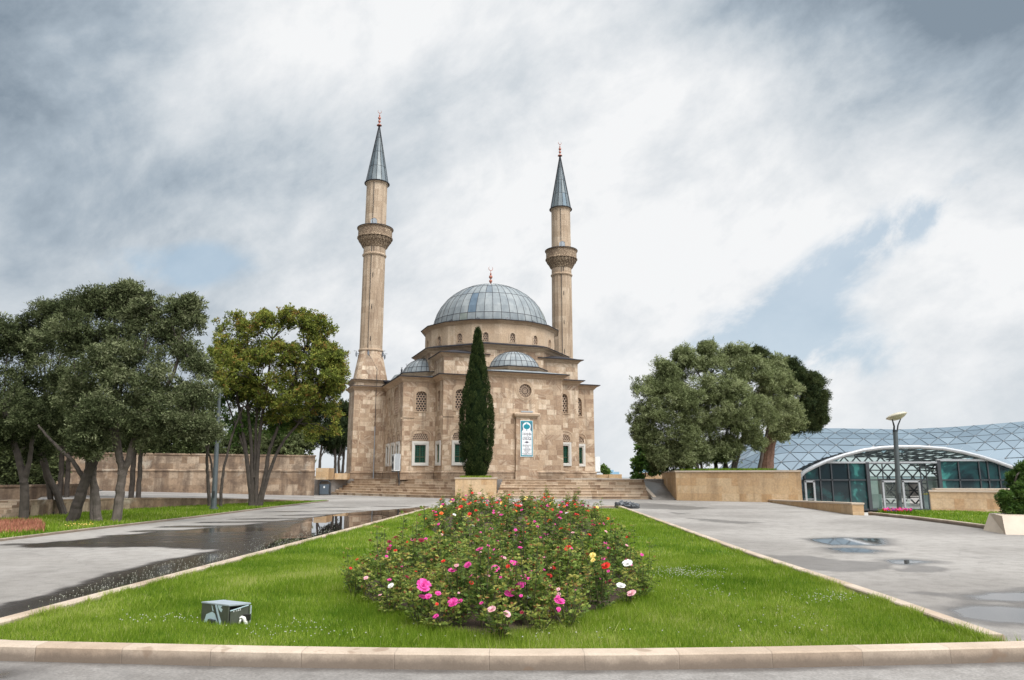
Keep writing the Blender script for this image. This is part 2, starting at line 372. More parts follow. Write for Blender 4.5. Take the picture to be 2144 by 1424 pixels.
# ------------------------------------------------------------------ object helpers
def tag(o, label=None, cat=None, group=None, kind=None):
    if label: o['label'] = label
    if cat: o['category'] = cat
    if group: o['group'] = group
    if kind: o['kind'] = kind
    return o
def empty(name, loc=(0, 0, 0), rz=0, label=None, cat=None, group=None):
    o = bpy.data.objects.new(name, None); COL.objects.link(o); o.location = loc; o.rotation_euler = (0, 0, rz)
    o.empty_display_size = .2
    return tag(o, label, cat, group)
class MB:
    """collects faces, then becomes ONE mesh object; UVs in metres by face direction"""
    def __init__(s): s.v = []; s.f = []; s.t = []; s.mi = []; s.uv = {}; s.cm = 0
    def face(s, pts, tint=.5, uv=None):
        i = len(s.v); s.v += [tuple(p) for p in pts]; s.f.append(tuple(range(i, i+len(pts)))); s.t.append(tint); s.mi.append(s.cm)
        if uv: s.uv[len(s.f)-1] = uv
    def box(s, x0, x1, y0, y1, z0, z1, M=None, tint=.5, skip=''):
        p = [Vector(c) for c in ((x0, y0, z0), (x1, y0, z0), (x1, y1, z0), (x0, y1, z0), (x0, y0, z1), (x1, y0, z1), (x1, y1, z1), (x0, y1, z1))]
        if M is not None: p = [M @ q for q in p]
        for k, q in (('b', (0, 3, 2, 1)), ('t', (4, 5, 6, 7)), ('f', (0, 1, 5, 4)), ('r', (1, 2, 6, 5)), ('k', (2, 3, 7, 6)), ('l', (3, 0, 4, 7))):
            if k not in skip: s.face([p[j] for j in q], tint)
    def bar(s, a, b, w, h=None, tint=.5, up=(0, 0, 1)):
        a, b = Vector(a), Vector(b); h = h or w; d = (b-a)
        if d.length < 1e-5: return
        d.normalize(); u = Vector(up)
        if abs(d.dot(u)) > .98: u = Vector((1, 0, 0))
        x = d.cross(u).normalized(); y = x.cross(d).normalized()
        c = [(-1, -1), (1, -1), (1, 1), (-1, 1)]
        A = [a+x*(i*w/2)+y*(j*h/2) for i, j in c]; B = [b+x*(i*w/2)+y*(j*h/2) for i, j in c]
        s.face(A[::-1], tint); s.face(B, tint)
        for k in range(4): s.face([A[k], A[(k+1) % 4], B[(k+1) % 4], B[k]], tint)
    def prism(s, poly, z0, z1, top=True, bot=False, tint=.5):
        n = len(poly)
        for i in range(n):
            a, b = poly[i], poly[(i+1) % n]
            s.face([(a[0], a[1], z0), (b[0], b[1], z0), (b[0], b[1], z1), (a[0], a[1], z1)], tint)
        if top: s.cap(poly, z1, tint)
        if bot: s.cap(poly, z0, tint, flip=True)
    def cap(s, poly, z, tint=.5, flip=False):
        tri = tessellate_polygon([[Vector((p[0], p[1], 0)) for p in poly]])
        for t in tri:
            q = [Vector((poly[k][0], poly[k][1], z if not callable(z) else z(*poly[k]))) for k in t]
            if (((q[1]-q[0]).cross(q[2]-q[0])).z < 0) != flip: q = q[::-1]
            s.face(q, tint)
    def loft(s, rings, closed=True, tint=None):
        for k in range(len(rings)-1):
            A, B = rings[k], rings[k+1]; n = len(A)
            for i in range(n if closed else n-1):
                j = (i+1) % n
                s.face([A[i], A[j], B[j], B[i]], .5 if tint is None else (tint(k, i) if callable(tint) else tint))
    def lathe(s, prof, n=24, c=(0, 0), tint=None, a0=0.0, flute=0.0):
        rings = []
        for r, z in prof:
            rings.append([(c[0]+r*math.cos(a0+2*PI*i/n)*(1-(flute if i % 2 else 0)), c[1]+r*math.sin(a0+2*PI*i/n)*(1-(flute if i % 2 else 0)), z) for i in range(n)])
        s.loft(rings, tint=tint)
        if prof[-1][0] > 1e-4: s.face(rings[-1])
    def tube(s, pts, rad, n=8, tint=.5, cap=True):
        pts = [Vector(p) for p in pts]; rings = []
        if not hasattr(rad, '__len__'): rad = [rad]*len(pts)
        px = None
        for i, p in enumerate(pts):
            d = (pts[min(i+1, len(pts)-1)]-pts[max(i-1, 0)]).normalized()
            if px is None:
                u = Vector((0, 0, 1)) if abs(d.z) < .9 else Vector((1, 0, 0)); px = d.cross(u).normalized()
            px = (px-d*px.dot(d)).normalized(); py = d.cross(px)
            rings.append([p+(px*math.cos(2*PI*k/n)+py*math.sin(2*PI*k/n))*rad[i] for k in range(n)])
        s.loft(rings, tint=tint)
        if cap: s.face(rings[0][::-1], tint); s.face(rings[-1], tint)
    def build(s, name, mat, parent=None, smooth=False, merge=False):
        me = bpy.data.meshes.new(name)
        me.from_pydata(s.v, [], s.f)
        mats = mat if isinstance(mat, (list, tuple)) else [mat]
        for m in mats: me.materials.append(MAT[m])
        if len(mats) > 1: me.polygons.foreach_set('material_index', s.mi)
        uvl = me.uv_layers.new(name='uv'); data = np.zeros(len(me.loops)*2, 'f')
        V_ = np.array(s.v, 'f').reshape(-1, 3)
        k = 0
        for fi, f in enumerate(s.f):
            nf = len(f)
            if fi in s.uv: q = s.uv[fi]
            else:
                p = V_[list(f)]; n = np.cross(p[1]-p[0], p[2]-p[0]) if nf > 2 else np.array((0, 0, 1.))
                if nf > 3 and np.abs(n).sum() < 1e-9: n = np.cross(p[2]-p[0], p[3]-p[0])
                l = np.linalg.norm(n); n = n/l if l > 1e-12 else np.array((0, 0, 1.))
                if abs(n[2]) > .75: q = p[:, :2]
                else:
                    t = np.array((-n[1], n[0], 0)); t /= (np.linalg.norm(t)+1e-9)
                    q = np.stack([p@t+(n[0]*3.7+n[1]*1.3), p[:, 2]], 1)
            data[k*2:(k+nf)*2] = np.array(q, 'f').ravel(); k += nf
        uvl.data.foreach_set('uv', data)
        a = me.attributes.new('tint', 'FLOAT', 'FACE'); a.data.foreach_set('value', np.array(s.t, 'f'))
        me.update()
        if smooth or merge:
            bm = bmesh.new(); bm.from_mesh(me); bmesh.ops.remove_doubles(bm, verts=bm.verts, dist=1e-4); bm.to_mesh(me); bm.free()
            if smooth: me.polygons.foreach_set('use_smooth', [True]*len(me.polygons))
        o = bpy.data.objects.new(name, me); COL.objects.link(o)
        if parent: o.parent = parent
        return o
def npmesh(name, verts, quads, tint, mat, parent=None, nper=4):
    """fast mesh from numpy: verts (V,3), faces (F,nper), per-face tint"""
    me = bpy.data.meshes.new(name); F = len(quads)
    me.vertices.add(len(verts)); me.vertices.foreach_set('co', np.asarray(verts, 'f').ravel())
    me.loops.add(F*nper); me.loops.foreach_set('vertex_index', np.asarray(quads, 'i').ravel())
    me.polygons.add(F); me.polygons.foreach_set('loop_start', np.arange(F, dtype='i')*nper)
    a = me.attributes.new('tint', 'FLOAT', 'FACE'); a.data.foreach_set('value', np.asarray(tint, 'f'))
    me.materials.append(MAT[mat]); me.update(calc_edges=True); me.validate()
    o = bpy.data.objects.new(name, me); COL.objects.link(o)
    if parent: o.parent = parent
    return o
def unit(a): return a/(np.linalg.norm(a, axis=-1, keepdims=True)+1e-9)
def leaf_arrays(P, D, length, width, tint, rng=RNG, fold=.25):
    """rhombic leaves: P base points, D directions"""
    n = len(P); D = unit(D); r = unit(rng.normal(size=(n, 3))); s = unit(np.cross(D, r)); up = np.cross(s, D)
    l = (length*rng.uniform(.7, 1.25, n))[:, None]; w = (width*rng.uniform(.7, 1.25, n))[:, None]
    a = P; m = P+D*l*.45; c = P+D*l; lft = m+s*w*.5+up*w*fold; rgt = m-s*w*.5+up*w*fold
    v = np.stack([a, rgt, c, lft], 1).reshape(-1, 3); q = np.arange(n*4).reshape(n, 4)
    return v, q, tint
def seg_dist(P, A, B):
    d = B-A; t = np.clip(((P-A)@d)/(d@d+1e-12), 0, 1); return np.linalg.norm(P-(A+t[:, None]*d), axis=1)
def sdf_poly(P, poly):
    """signed distance (inside positive) of 2-D points to a polygon"""
    poly = np.array(poly); n = len(poly); ins = np.zeros(len(P), bool); dm = np.full(len(P), 1e9)
    for i in range(n):
        a, b = poly[i], poly[(i+1) % n]
        dm = np.minimum(dm, seg_dist(P, a, b))
        c = ((a[1] > P[:, 1]) != (b[1] > P[:, 1])) & (P[:, 0] < (b[0]-a[0])*(P[:, 1]-a[1])/(b[1]-a[1]+1e-12)+a[0])
        ins ^= c
    return np.where(ins, dm, -dm)
def vnoise(x, y, seed=0):
    """smooth value noise on arrays"""
    xi = np.floor(x).astype(np.int64); yi = np.floor(y).astype(np.int64); fx = x-xi; fy = y-yi
    def h(i, j):
        a = (i*374761393+j*668265263+seed*1442695041) & 0xffffffff; a = ((a ^ (a >> 13))*1274126177) & 0xffffffff
        return ((a ^ (a >> 16)) & 0xffff)/65535.
    fx = fx*fx*(3-2*fx); fy = fy*fy*(3-2*fy)
    return (h(xi, yi)*(1-fx)+h(xi+1, yi)*fx)*(1-fy)+(h(xi, yi+1)*(1-fx)+h(xi+1, yi+1)*fx)*fy
def fbm(x, y, o=4, seed=0):
    s = 0; a = .5; t = 0
    for k in range(o): s = s+a*vnoise(x, y, seed+k); t += a; x = x*2.03+5.1; y = y*2.03+1.7; a *= .55
    return s/t
def offset(poly, d, closed=True):
    """offset a polygon outward (poly counter-clockwise)"""
    n = len(poly); out_ = []
    for i in range(n):
        p = Vector(poly[i]); a = Vector(poly[i-1]) if (closed or i) else None; b = Vector(poly[(i+1) % n]) if (closed or i < n-1) else None
        e1 = (p-a).normalized() if a is not None else None; e2 = (b-p).normalized() if b is not None else None
        if e1 is None: e1 = e2
        if e2 is None: e2 = e1
        n1 = Vector((e1.y, -e1.x)); n2 = Vector((e2.y, -e2.x)); m = (n1+n2).normalized()
        out_.append(tuple(p+m*(d/max(.3, m.dot(n1)))))
    return out_
# ================================================================== GROUND
TZ = 1.33                                        # height of the mosque terrace
def grid_sheet(name, xs, ys, mat, zf, wetf=None, poolf=None, kind='structure'):
    X, Y = np.meshgrid(xs, ys); nx, ny = len(xs), len(ys); P = np.stack([X.ravel(), Y.ravel()], 1)
    Z = zf(P[:, 0], P[:, 1]) if callable(zf) else np.full(len(P), zf)
    i = np.arange(nx*ny).reshape(ny, nx); q = np.stack([i[:-1, :-1], i[:-1, 1:], i[1:, 1:], i[1:, :-1]], -1).reshape(-1, 4)
    o = npmesh(name, np.column_stack([P, Z]), q, np.full(len(q), .5), mat)
    me = o.data
    for nm, f in (('wet', wetf), ('pool', poolf)):
        a = me.attributes.new(nm, 'FLOAT', 'POINT'); a.data.foreach_set('value', np.asarray(f(P) if f else np.zeros(len(P)), 'f'))
    return tag(o, kind=kind)
# wet areas read off the photograph, each an outline on the ground
def gp(l): return [G2(*p) for p in l]
WETL = [  # left path: broad wet sheet and long streaks
    (gp([(-60, 1296), (0, 1262), (60, 1252), (150, 1228), (215, 1205), (260, 1192), (330, 1176), (400, 1160), (456, 1151), (330, 1146), (180, 1146), (60, 1148), (30, 1141), (120, 1134), (240, 1122), (330, 1113), (420, 1106), (520, 1098), (620, 1086), (700, 1076), (800, 1069), (900, 1060), (860, 1080), (700, 1122), (520, 1166), (300, 1225), (100, 1277), (-60, 1318)]), .30),
]
POOLS = [(gp([(610, 1100), (650, 1084), (720, 1074), (800, 1068), (890, 1062), (870, 1076), (720, 1118), (560, 1158), (520, 1156), (580, 1125)]), .22)]
STREAKS = [(150, 1137, 620, 7), (240, 1122, 560, 5), (300, 1112, 640, 4), (360, 1103, 650, 4.0), (330, 1130, 600, 5), (430, 1094, 720, 3.0), (500, 1087, 760, 2.6), (600, 1079, 860, 2.2), (560, 1072, 800, 1.6), (640, 1063, 850, 1.2), (20, 1140, 330, 4)]
PUDDLES_R = [gp(l) for l in (
    [(1690, 1128), (1760, 1125), (1845, 1127), (1862, 1134), (1842, 1142), (1740, 1142), (1706, 1134)],
    [(1730, 1148), (1800, 1146), (1850, 1154), (1830, 1159), (1760, 1157)],
    [(1850, 1173), (1900, 1171), (1960, 1177), (1900, 1182), (1860, 1180)],
    [(2020, 1247), (2070, 1240), (2160, 1238), (2200, 1250), (2160, 1262), (2050, 1256)],
    [(1975, 1277), (2030, 1267), (2110, 1268), (2200, 1276), (2190, 1306), (2100, 1304), (2010, 1292)],
    [(-30, 1407), (30, 1402), (50, 1408), (20, 1424), (-40, 1430)],
)]
DAMP_R = [gp(l) for l in (
    [(1600, 1162), (1700, 1163), (1760, 1172), (1850, 1175), (1880, 1184), (1830, 1200), (1740, 1198), (1650, 1185), (1590, 1172)],
    [(1870, 1190), (1960, 1184), (2002, 1192), (1930, 1199), (1880, 1197)],
    [(1860, 1236), (1930, 1236), (2000, 1244), (1990, 1250), (1900, 1248)],
    [(1440, 1085), (1520, 1090), (1600, 1094), (1560, 1098), (1490, 1093)], [(1400, 1072), (1450, 1074), (1420, 1078)],
    [(1960, 1268), (2030, 1262), (2200, 1266), (2200, 1312), (2080, 1308), (1990, 1294)],
    [(-60, 1392), (120, 1392), (60, 1404), (20, 1428), (-60, 1428)],
    [(2000, 1238), (2200, 1230), (2200, 1268), (2030, 1262)],
    [(1356, 1035), (1380, 1012), (1392, 1012), (1425, 1048), (1395, 1044)],
    [(1270, 1063), (1340, 1052), (1420, 1058), (1500, 1064), (1440, 1068)],
)]
def jag(P, s=1.0):
    return (fbm(P[:, 0]*2.2+9, P[:, 1]*1.2, 5, 3)-.5)*s
def wetf(P):
    w = np.zeros(len(P))
    for poly, e in WETL:
        d = sdf_poly(P, poly)+jag(P, .55); w = np.maximum(w, np.clip(.5+d/.10, 0, 1)*.97)
    for x0, y, x1, h in STREAKS:
        a = np.array(G2(x0, y)); b = np.array(G2(x1, y+ (x1-x0)*-.012)); wd = abs(G(x0, y-h/2).y-G(x0, y+h/2).y)/2
        d = wd*(.55+.9*fbm(P[:, 0]*.8, P[:, 1]*.25+y, 3, 11))-seg_dist(P, a, b); w = np.maximum(w, np.clip(.4+d/(.25*wd+.03), 0, 1)*.9)
    for poly in PUDDLES_R:
        d = sdf_poly(P, poly)+jag(P, .45)+.18; w = np.maximum(w, np.clip(.5+d/.35, 0, 1)*.55)
    for poly in DAMP_R:
        d = sdf_poly(P, poly)+jag(P, .7); w = np.maximum(w, np.clip(.4+d/.12, 0, 1)*.50)
    return w
def poolf(P):
    w = np.zeros(len(P))
    for poly, e in WETL:
        d = sdf_poly(P, poly)-.10+jag(P, .5)+.5*(fbm(P[:, 0]*.9, P[:, 1]*.35, 4, 41)-.5); w = np.maximum(w, np.clip(d/.35, 0, 1)*(.25+.55*np.clip((fbm(P[:, 0]*.5+4, P[:, 1]*.45, 4, 51)-.42)*5, 0, 1)))
    for poly, e in POOLS:
        d = sdf_poly(P, poly)+jag(P, .3); w = np.maximum(w, np.clip(.5+d/.3, 0, 1))
    for x0, y, x1, h in STREAKS[:9]:
        a = np.array(G2(x0, y)); b = np.array(G2(x1, y+ (x1-x0)*-.012)); wd = abs(G(x0, y-h/2).y-G(x0, y+h/2).y)/2*.6
        d = wd*(.55+.9*fbm(P[:, 0]*.8, P[:, 1]*.25+y, 3, 11))-seg_dist(P, a, b); w = np.maximum(w, np.clip(d/(.3*wd+.05), 0, 1)*.7)
    for poly in PUDDLES_R:
        d = sdf_poly(P, poly)+jag(P, .3); w = np.maximum(w, np.clip(.3+d/.16, 0, 1))
    return w
ys = [4.0]
while ys[-1] < 64: ys.append(ys[-1]+max(.035, ys[-1]**2*.00062))
ys = np.array(ys)
xsL = np.arange(-26, 28, .085)
# the right-hand path ends along a line; beyond it the ground drops to the sunken court
def path_edge_x(y):          # x of the right limit of the level ground for a depth y
    return np.interp(y, [0, 21, 29.8, 36.0, 47.5, 60], [60, 60, 60, 60, 60, 60])
q0, q1 = G2(1583, 1047.5), G2(1786, 1078.5)
def edge_x(y): return np.interp(y, [q1[1], q0[1]], [q1[0], q0[0]])
sheet = grid_sheet('path', xsL, ys, 'asphalt', 0.0, wetf, poolf)
bm = bmesh.new(); bm.from_mesh(sheet.data)
dl = [f for f in bm.faces if f.calc_center_median().y > q1[1] and f.calc_center_median().x > edge_x(f.calc_center_median().y)+.2]
bmesh.ops.delete(bm, geom=dl, context='FACES'); bm.to_mesh(sheet.data); bm.free()
# wide ground below everything: hilltop that falls away to the sea
def hill(x, y):
    r = np.sqrt((x)**2+(y-30)**2); z = np.full_like(r, -.05)
    z = np.where(r > 95, -.05-(r-95)**1.25*.28, z)
    court = np.clip((x-edge_x(y)-.1)/1.5, 0, 1)*np.clip((y-29.9)/4, 0, 1)
    z = z-1.15*court
    return np.maximum(z, -95)
gx = np.concatenate([np.linspace(-420, -64, 25), np.arange(-60, 61, .75), np.linspace(64, 420, 25)])
grid_sheet('ground', gx, np.concatenate([np.linspace(-200, -4, 15), np.arange(-2, 120, 1.5), np.linspace(124, 480, 30)]), 'asphalt', hill)
m = MB(); m.face([(-40000, -4000, -90), (40000, -4000, -90), (40000, 45000, -90), (-40000, 45000, -90)]); tag(m.build('sea', 'sea_water'), kind='structure')

# front road strip in front of the near kerb
def off(p, dy): return (p[0], p[1]+dy)
FK_PX = [(-500, 1318), (-200, 1338), (0, 1351), (268, 1357), (536, 1363), (804, 1367), (1072, 1369.5), (1340, 1368.5), (1608, 1365), (1876, 1359.5), (2144, 1353), (2400, 1343), (2700, 1330)]
KZ = .13
front = [G2(x, y, KZ) for x, y in FK_PX]
xs = np.arange(-8, 8, .06)
def fz(x): return np.interp(x, [p[0] for p in front], [p[1] for p in front])
ty = np.linspace(0, 1, 46)
X = np.repeat(xs[None, :], len(ty), 0); Yb = fz(xs)[None, :]-.02; Y = 3.0+(Yb-3.0)*ty[:, None]
i = np.arange(X.size).reshape(X.shape); q = np.stack([i[:-1, :-1], i[:-1, 1:], i[1:, 1:], i[1:, :-1]], -1).reshape(-1, 4)
road = npmesh('road', np.column_stack([X.ravel(), Y.ravel(), np.full(X.size, .006)]), q, np.full(len(q), .5), 'road_asphalt')
P = np.column_stack([X.ravel(), Y.ravel()])
for nm, f in (('wet', wetf), ('pool', poolf)):
    a = road.data.attributes.new(nm, 'FLOAT', 'POINT'); w = f(P)
    if nm == 'wet': w = np.maximum(w, np.clip((Y.ravel()-np.repeat(Yb, len(ty), 0).ravel()+.06+.10*fbm(P[:, 0]*3, P[:, 1]*3, 4, 5))/.05, 0, 1)*.6)
    a.data.foreach_set('value', w.astype('f'))
tag(road, kind='structure')

# ------------------------------------------------------------------ kerbs
def sweep_kerb(name, outer, inner, z0=-.03, zt=KZ, bev=.014, closed=False, label=None):
    """outer and inner: matching 2-D lines; the section gets a small bevel"""
    m = MB(); n = len(outer); s = 0; prev = None
    rings = []
    for k in range(n):
        o_, i_ = Vector(outer[k]), Vector(inner[k]); d = (i_-o_).normalized()
        sec = [(o_, z0), (o_, zt-bev), (o_+d*bev, zt), (i_-d*bev, zt), (i_, zt-bev), (i_, z0)]
        rings.append([(p.x, p.y, z) for p, z in sec])
    s = 0
    for k in range(n-1):
        l = (Vector(outer[k+1])-Vector(outer[k])).length
        vacc = 0
        for j in range(5):
            a, b, c, d = rings[k][j], rings[k+1][j], rings[k+1][j+1], rings[k][j+1]
            h = (Vector(a)-Vector(d)).length
            m.face([a, b, c, d], .5, uv=[(s, vacc), (s+l, vacc), (s+l, vacc+h), (s, vacc+h)]); vacc += h
        s += l
    m.face(rings[0][::-1]); m.face(rings[-1])
    return tag(m.build(name, 'kerb_stone'), kind='structure')
def dens(line, step=.5):
    out_ = [line[0]]
    for a, b in zip(line[:-1], line[1:]):
        n = max(1, int((Vector(b)-Vector(a)).length/step))
        for k in range(1, n+1): out_.append((a[0]+(b[0]-a[0])*k/n, a[1]+(b[1]-a[1])*k/n))
    return out_
fd = dens(front)
sweep_kerb('kerb', fd, [(x, y+.205) for x, y in fd])
LK_o = [G2(*p, KZ) for p in ((-330, 1376), (0, 1293), (350, 1203), (700, 1113), (894, 1063))]
RK_o = [G2(*p, KZ) for p in ((2560, 1480), (2144, 1342), (1848, 1242), (1562, 1150), (1297, 1057.5))]
def shift(line, d):
    r = []
    for k, p in enumerate(line):
        a = Vector(line[max(0, k-1)]); b = Vector(line[min(len(line)-1, k+1)]); t = (b-a).normalized(); r.append((p[0]+t.y*d, p[1]-t.x*d))
    return r
LKi = shift(LK_o, .17); RKi = shift(RK_o, -.17)
def clipfront(line, inner):
    # start both lines where they meet the near kerb
    o_ = dens(line, .25); i_ = shift(o_, inner)
    keep = [k for k in range(len(o_)) if o_[k][1] > fz(o_[k][0])+.195]
    return [o_[k] for k in keep], [i_[k] for k in keep]
a, b = clipfront(LK_o, .17); sweep_kerb('kerb', a, b)
a, b = clipfront(RK_o, -.17); sweep_kerb('kerb', a, b)
e0, e1 = Vector(LK_o[-1]), Vector(RK_o[-1])
sweep_kerb('kerb', dens([tuple(e0), tuple(e1)]), dens([(e0.x, e0.y-.16), (e1.x, e1.y-.16)]), zt=KZ-.02)
# central lawn
LZ = .075
def xl(y): return np.interp(y, [p[1] for p in LKi], [p[0] for p in LKi])
def xr(y): return np.interp(y, [p[1] for p in RKi], [p[0] for p in RKi])
ylo, yhi = 5.6, min(e0.y, e1.y)-.1
m = MB(); yy = np.linspace(ylo, yhi, 60)
def inner_pt(t, y):
    x = xl(y)-.04+(xr(y)-xl(y)+.08)*t; return (x, max(y, fz(x)+.19) if y < 9 else y, LZ)
for k in range(59):
    for j in range(16):
        a, b = j/16, (j+1)/16
        q = [inner_pt(a, yy[k]), inner_pt(b, yy[k]), inner_pt(b, yy[k+1]), inner_pt(a, yy[k+1])]
        if abs(q[0][1]-q[3][1]) > 1e-3 or abs(q[1][1]-q[2][1]) > 1e-3: m.face(q)
tag(m.build('lawn', 'lawn_ground'), kind='structure')

# left lawn, its thin kerb
LL = [G2(*p) for p in ((-420, 1184), (0, 1133), (93, 1121.5), (172, 1111.7), (400, 1085), (560, 1064.5), (685, 1049.7))]
LB = [G2(*p) for p in ((685, 1048), (600, 1052), (400, 1062), (200, 1074), (60, 1086), (-60, 1094), (-420, 1110))]
m = MB(); poly = LL+LB
if True:
    m.cap(poly, .05); m.prism(poly, -.02, .05, top=False)
tag(m.build('lawn', 'lawn_ground'), kind='structure')
k1 = dens(LL, .6); sweep_kerb('kerb', shift(k1, .09), shift(k1, -.02), zt=.065, bev=.008)
# right lawn
RL = [G2(*p) for p in ((1820, 1078), (1900, 1085.5), (1985, 1096), (2080, 1109), (2300, 1140), (2500, 1110), (2300, 1088), (2144, 1078), (2000, 1073), (1878, 1071.5))]
m = MB(); m.cap(RL, .07); m.prism(RL, -.9, .07, top=False); tag(m.build('lawn', 'lawn_ground'), kind='structure')
k1 = dens([G2(*p) for p in ((1818, 1078), (1900, 1086.5), (1985, 1097), (2080, 1110), (2300, 1141))], .6); sweep_kerb('kerb', k1, shift(k1, -.14), zt=.12)
# paved apron joining the path and the glass hall (pale slabs)
plain('pale_paving', (.44, .41, .37), .7, var=.10, scale=1.2, bmp=.15)
m = MB(); m.cap([(16.0, 34), (45, 34), (60, 75), (17, 75)], -1.19); 
tag(m.build('courtyard', 'pale_paving'), kind='structure')

# soil of the rose beds
BED1 = [G2(*p, .09) for p in ((728, 1252), (800, 1285), (900, 1322), (985, 1340), (1080, 1340), (1180, 1318), (1290, 1280), (1362, 1246), (1356, 1215), (1290, 1184), (1000, 1176), (800, 1192), (738, 1220))]
BED2 = [G2(*p, .09) for p in ((905, 1125), (960, 1140), (1050, 1150), (1150, 1148), (1245, 1130), (1262, 1105), (1230, 1078), (1170, 1066), (960, 1066), (905, 1085), (890, 1105))]
def bedmesh(poly, seed):
    m = MB(); c = Vector((sum(p[0] for p in poly)/len(poly), sum(p[1] for p in poly)/len(poly))); d = dens(poly+[poly[0]], .3)[:-1]
    rings = []
    for k, (f, z) in enumerate(((.95, .06), (.90, .09), (.7, .12), (.4, .13), (.02, .13))):
        rings.append([(c.x+(p[0]-c.x)*f+random.uniform(-.03, .03), c.y+(p[1]-c.y)*f+random.uniform(-.03, .03), z+random.uniform(-.02, .02)*(k > 0)) for p in d])
    m.loft(rings); return tag(m.build('soil', 'soil'), kind='structure')
bedmesh(BED1, 1); bedmesh(BED2, 2)

# ------------------------------------------------------------------ terrace and its steps
NST = 7; RH = TZ/NST; TD = .36
SL = [G2(*p) for p in ((694, 1035.6), (800, 1039.4), (900, 1042.5), (954, 1043.8))]
SR = [G2(*p) for p in ((1037, 1044), (1150, 1044.8), (1250, 1045.4), (1358, 1045.6))]
def flight(line, label):
    root = empty('stone_steps', (0, 0, 0), 0, label, 'steps', 'flights of steps up to the terrace')
    for k in range(NST):
        m = MB(); a = shift(line, -TD*k); b = shift(line, -TD*NST-.6)
        z0, z1 = RH*k-(.02 if k == 0 else 0), RH*(k+1)
        for i in range(len(a)-1):
            l = (Vector(a[i+1])-Vector(a[i])).length; s0 = i*4.3
            v0 = k*RH
            nose = .04; a2 = shift(line, -TD*k+nose)
            m.face([(*a[i], z0), (*a[i+1], z0), (*a[i+1], z1-.035), (*a[i], z1-.035)], .5, uv=[(s0, v0+.01), (s0+l, v0+.01), (s0+l, v0+RH-.01), (s0, v0+RH-.01)])
            m.face([(*a2[i], z1-.035), (*a2[i+1], z1-.035), (*a2[i+1], z1), (*a2[i], z1)], .5, uv=[(s0, v0+.15), (s0+l, v0+.15), (s0+l, v0+.18), (s0, v0+.18)])
            c = shift(line, -TD*(k+1)-.01) if k < NST-1 else b
            m.face([(*a2[i], z1), (*a2[i+1], z1), (*c[i+1], z1), (*c[i], z1)], .5)
        for e in (0, -1):
            a2 = shift(line, -TD*k); m.face([(*a2[e], z0), (*a2[e], z1), (*b[e], z1), (*b[e], z0)])
        m.build('step', 'step_stone', root)
    return root
flight(SL, 'wide flight of sandstone steps left of the cypress planter')
flight(SR, 'wide flight of sandstone steps right of the cypress planter')
SLt = shift(SL, -TD*NST-.5); SRt = shift(SR, -TD*NST-.5)
tl = G(660, 1037)
terr = [(-60, 62.5), (tl.x-.2, 62.3)]+[tuple(p) for p in SLt]+[tuple(p) for p in SRt]+[(SRt[-1][0]+.05, 56), (14.2, 56.5), (14.2, 62), (40, 70), (40, 97), (-60, 97)]
m = MB(); m.cap(terr, TZ-.004); m.prism(terr, -.3, TZ-.004, top=False)
t_ = m.build('terrace', 'terrace_paving'); tag(t_, kind='structure')
# dark pointed verge stones at the ends of the steps
# retaining wall of the terrace, left of the steps, with coping
def walling(name, line, thick, z0, z1, cap, mat, label, cat='wall', ov=.06, z1b=None, capmat='coping_stone', group=None):
    """line runs left to right seen from the camera; thickness goes away from it"""
    root = empty(name, (*line[0], z0), 0, label, cat, group); o0 = Vector((*line[0], z0))
    n = len(line); zt = lambda k: z1+((z1b-z1)*k/(n-1) if z1b is not None else 0)
    b = shift(line, -thick); m = MB(); s = 0
    for k in range(n-1):
        l = (Vector(line[k+1])-Vector(line[k])).length
        for (A, B) in ((line, line), (b, b)):
            m.face([Vector((*A[k], z0))-o0, Vector((*A[k+1], z0))-o0, Vector((*A[k+1], zt(k+1)-cap))-o0, Vector((*A[k], zt(k)-cap))-o0], .5,
                   uv=[(s, z0), (s+l, z0), (s+l, zt(k+1)-cap), (s, zt(k)-cap)])
        s += l
    for e in (0, n-1):
        m.face([Vector((*line[e], z0))-o0, Vector((*b[e], z0))-o0, Vector((*b[e], zt(e)-cap))-o0, Vector((*line[e], zt(e)-cap))-o0])
    m.build('wall_body', mat, root)
    if cap:
        A = shift(line, ov); B = shift(line, -thick-ov); m = MB()
        A[0] = tuple(Vector(A[0])-(Vector(line[1])-Vector(line[0])).normalized()*ov); A[-1] = tuple(Vector(A[-1])+(Vector(line[-1])-Vector(line[-2])).normalized()*ov)
        B[0] = tuple(Vector(B[0])-(Vector(line[1])-Vector(line[0])).normalized()*ov); B[-1] = tuple(Vector(B[-1])+(Vector(line[-1])-Vector(line[-2])).normalized()*ov)
        rings = [[Vector((*A[k], zt(k)-cap))-o0, Vector((*A[k], zt(k)))-o0, Vector((*B[k], zt(k)))-o0, Vector((*B[k], zt(k)-cap))-o0] for k in range(n)]
        m.loft(rings); m.face(rings[0]); m.face(rings[-1]); m.build('coping', capmat, root)
    return root
wl = [G2(640, 1037.2), G2(690, 1036.4)]
walling('retaining_wall', [(wl[0][0]-1.2, wl[0][1]-.1), (SL[0][0]-1.0, SL[0][1]+.15), (SL[0][0]-.02, SL[0][1]+.5)], .5, -.05, TZ+.02, .10, 'mosque_stone', 'low sandstone terrace wall behind the litter bin, left of the steps', capmat='coping_stone')
m = MB()
for k in range(5):
    x = SL[0][0]+.1+k*.16; y = SL[0][1]+k*.42
    m.box(x-.12, x+.22, y, y+.5, -.03, .22+k*.24)
tag(m.build('step_cheek_wall', 'step_stone'), 'stepped sandstone cheek wall at the left end of the steps', 'wall')
m = MB(); e = SR[-1]
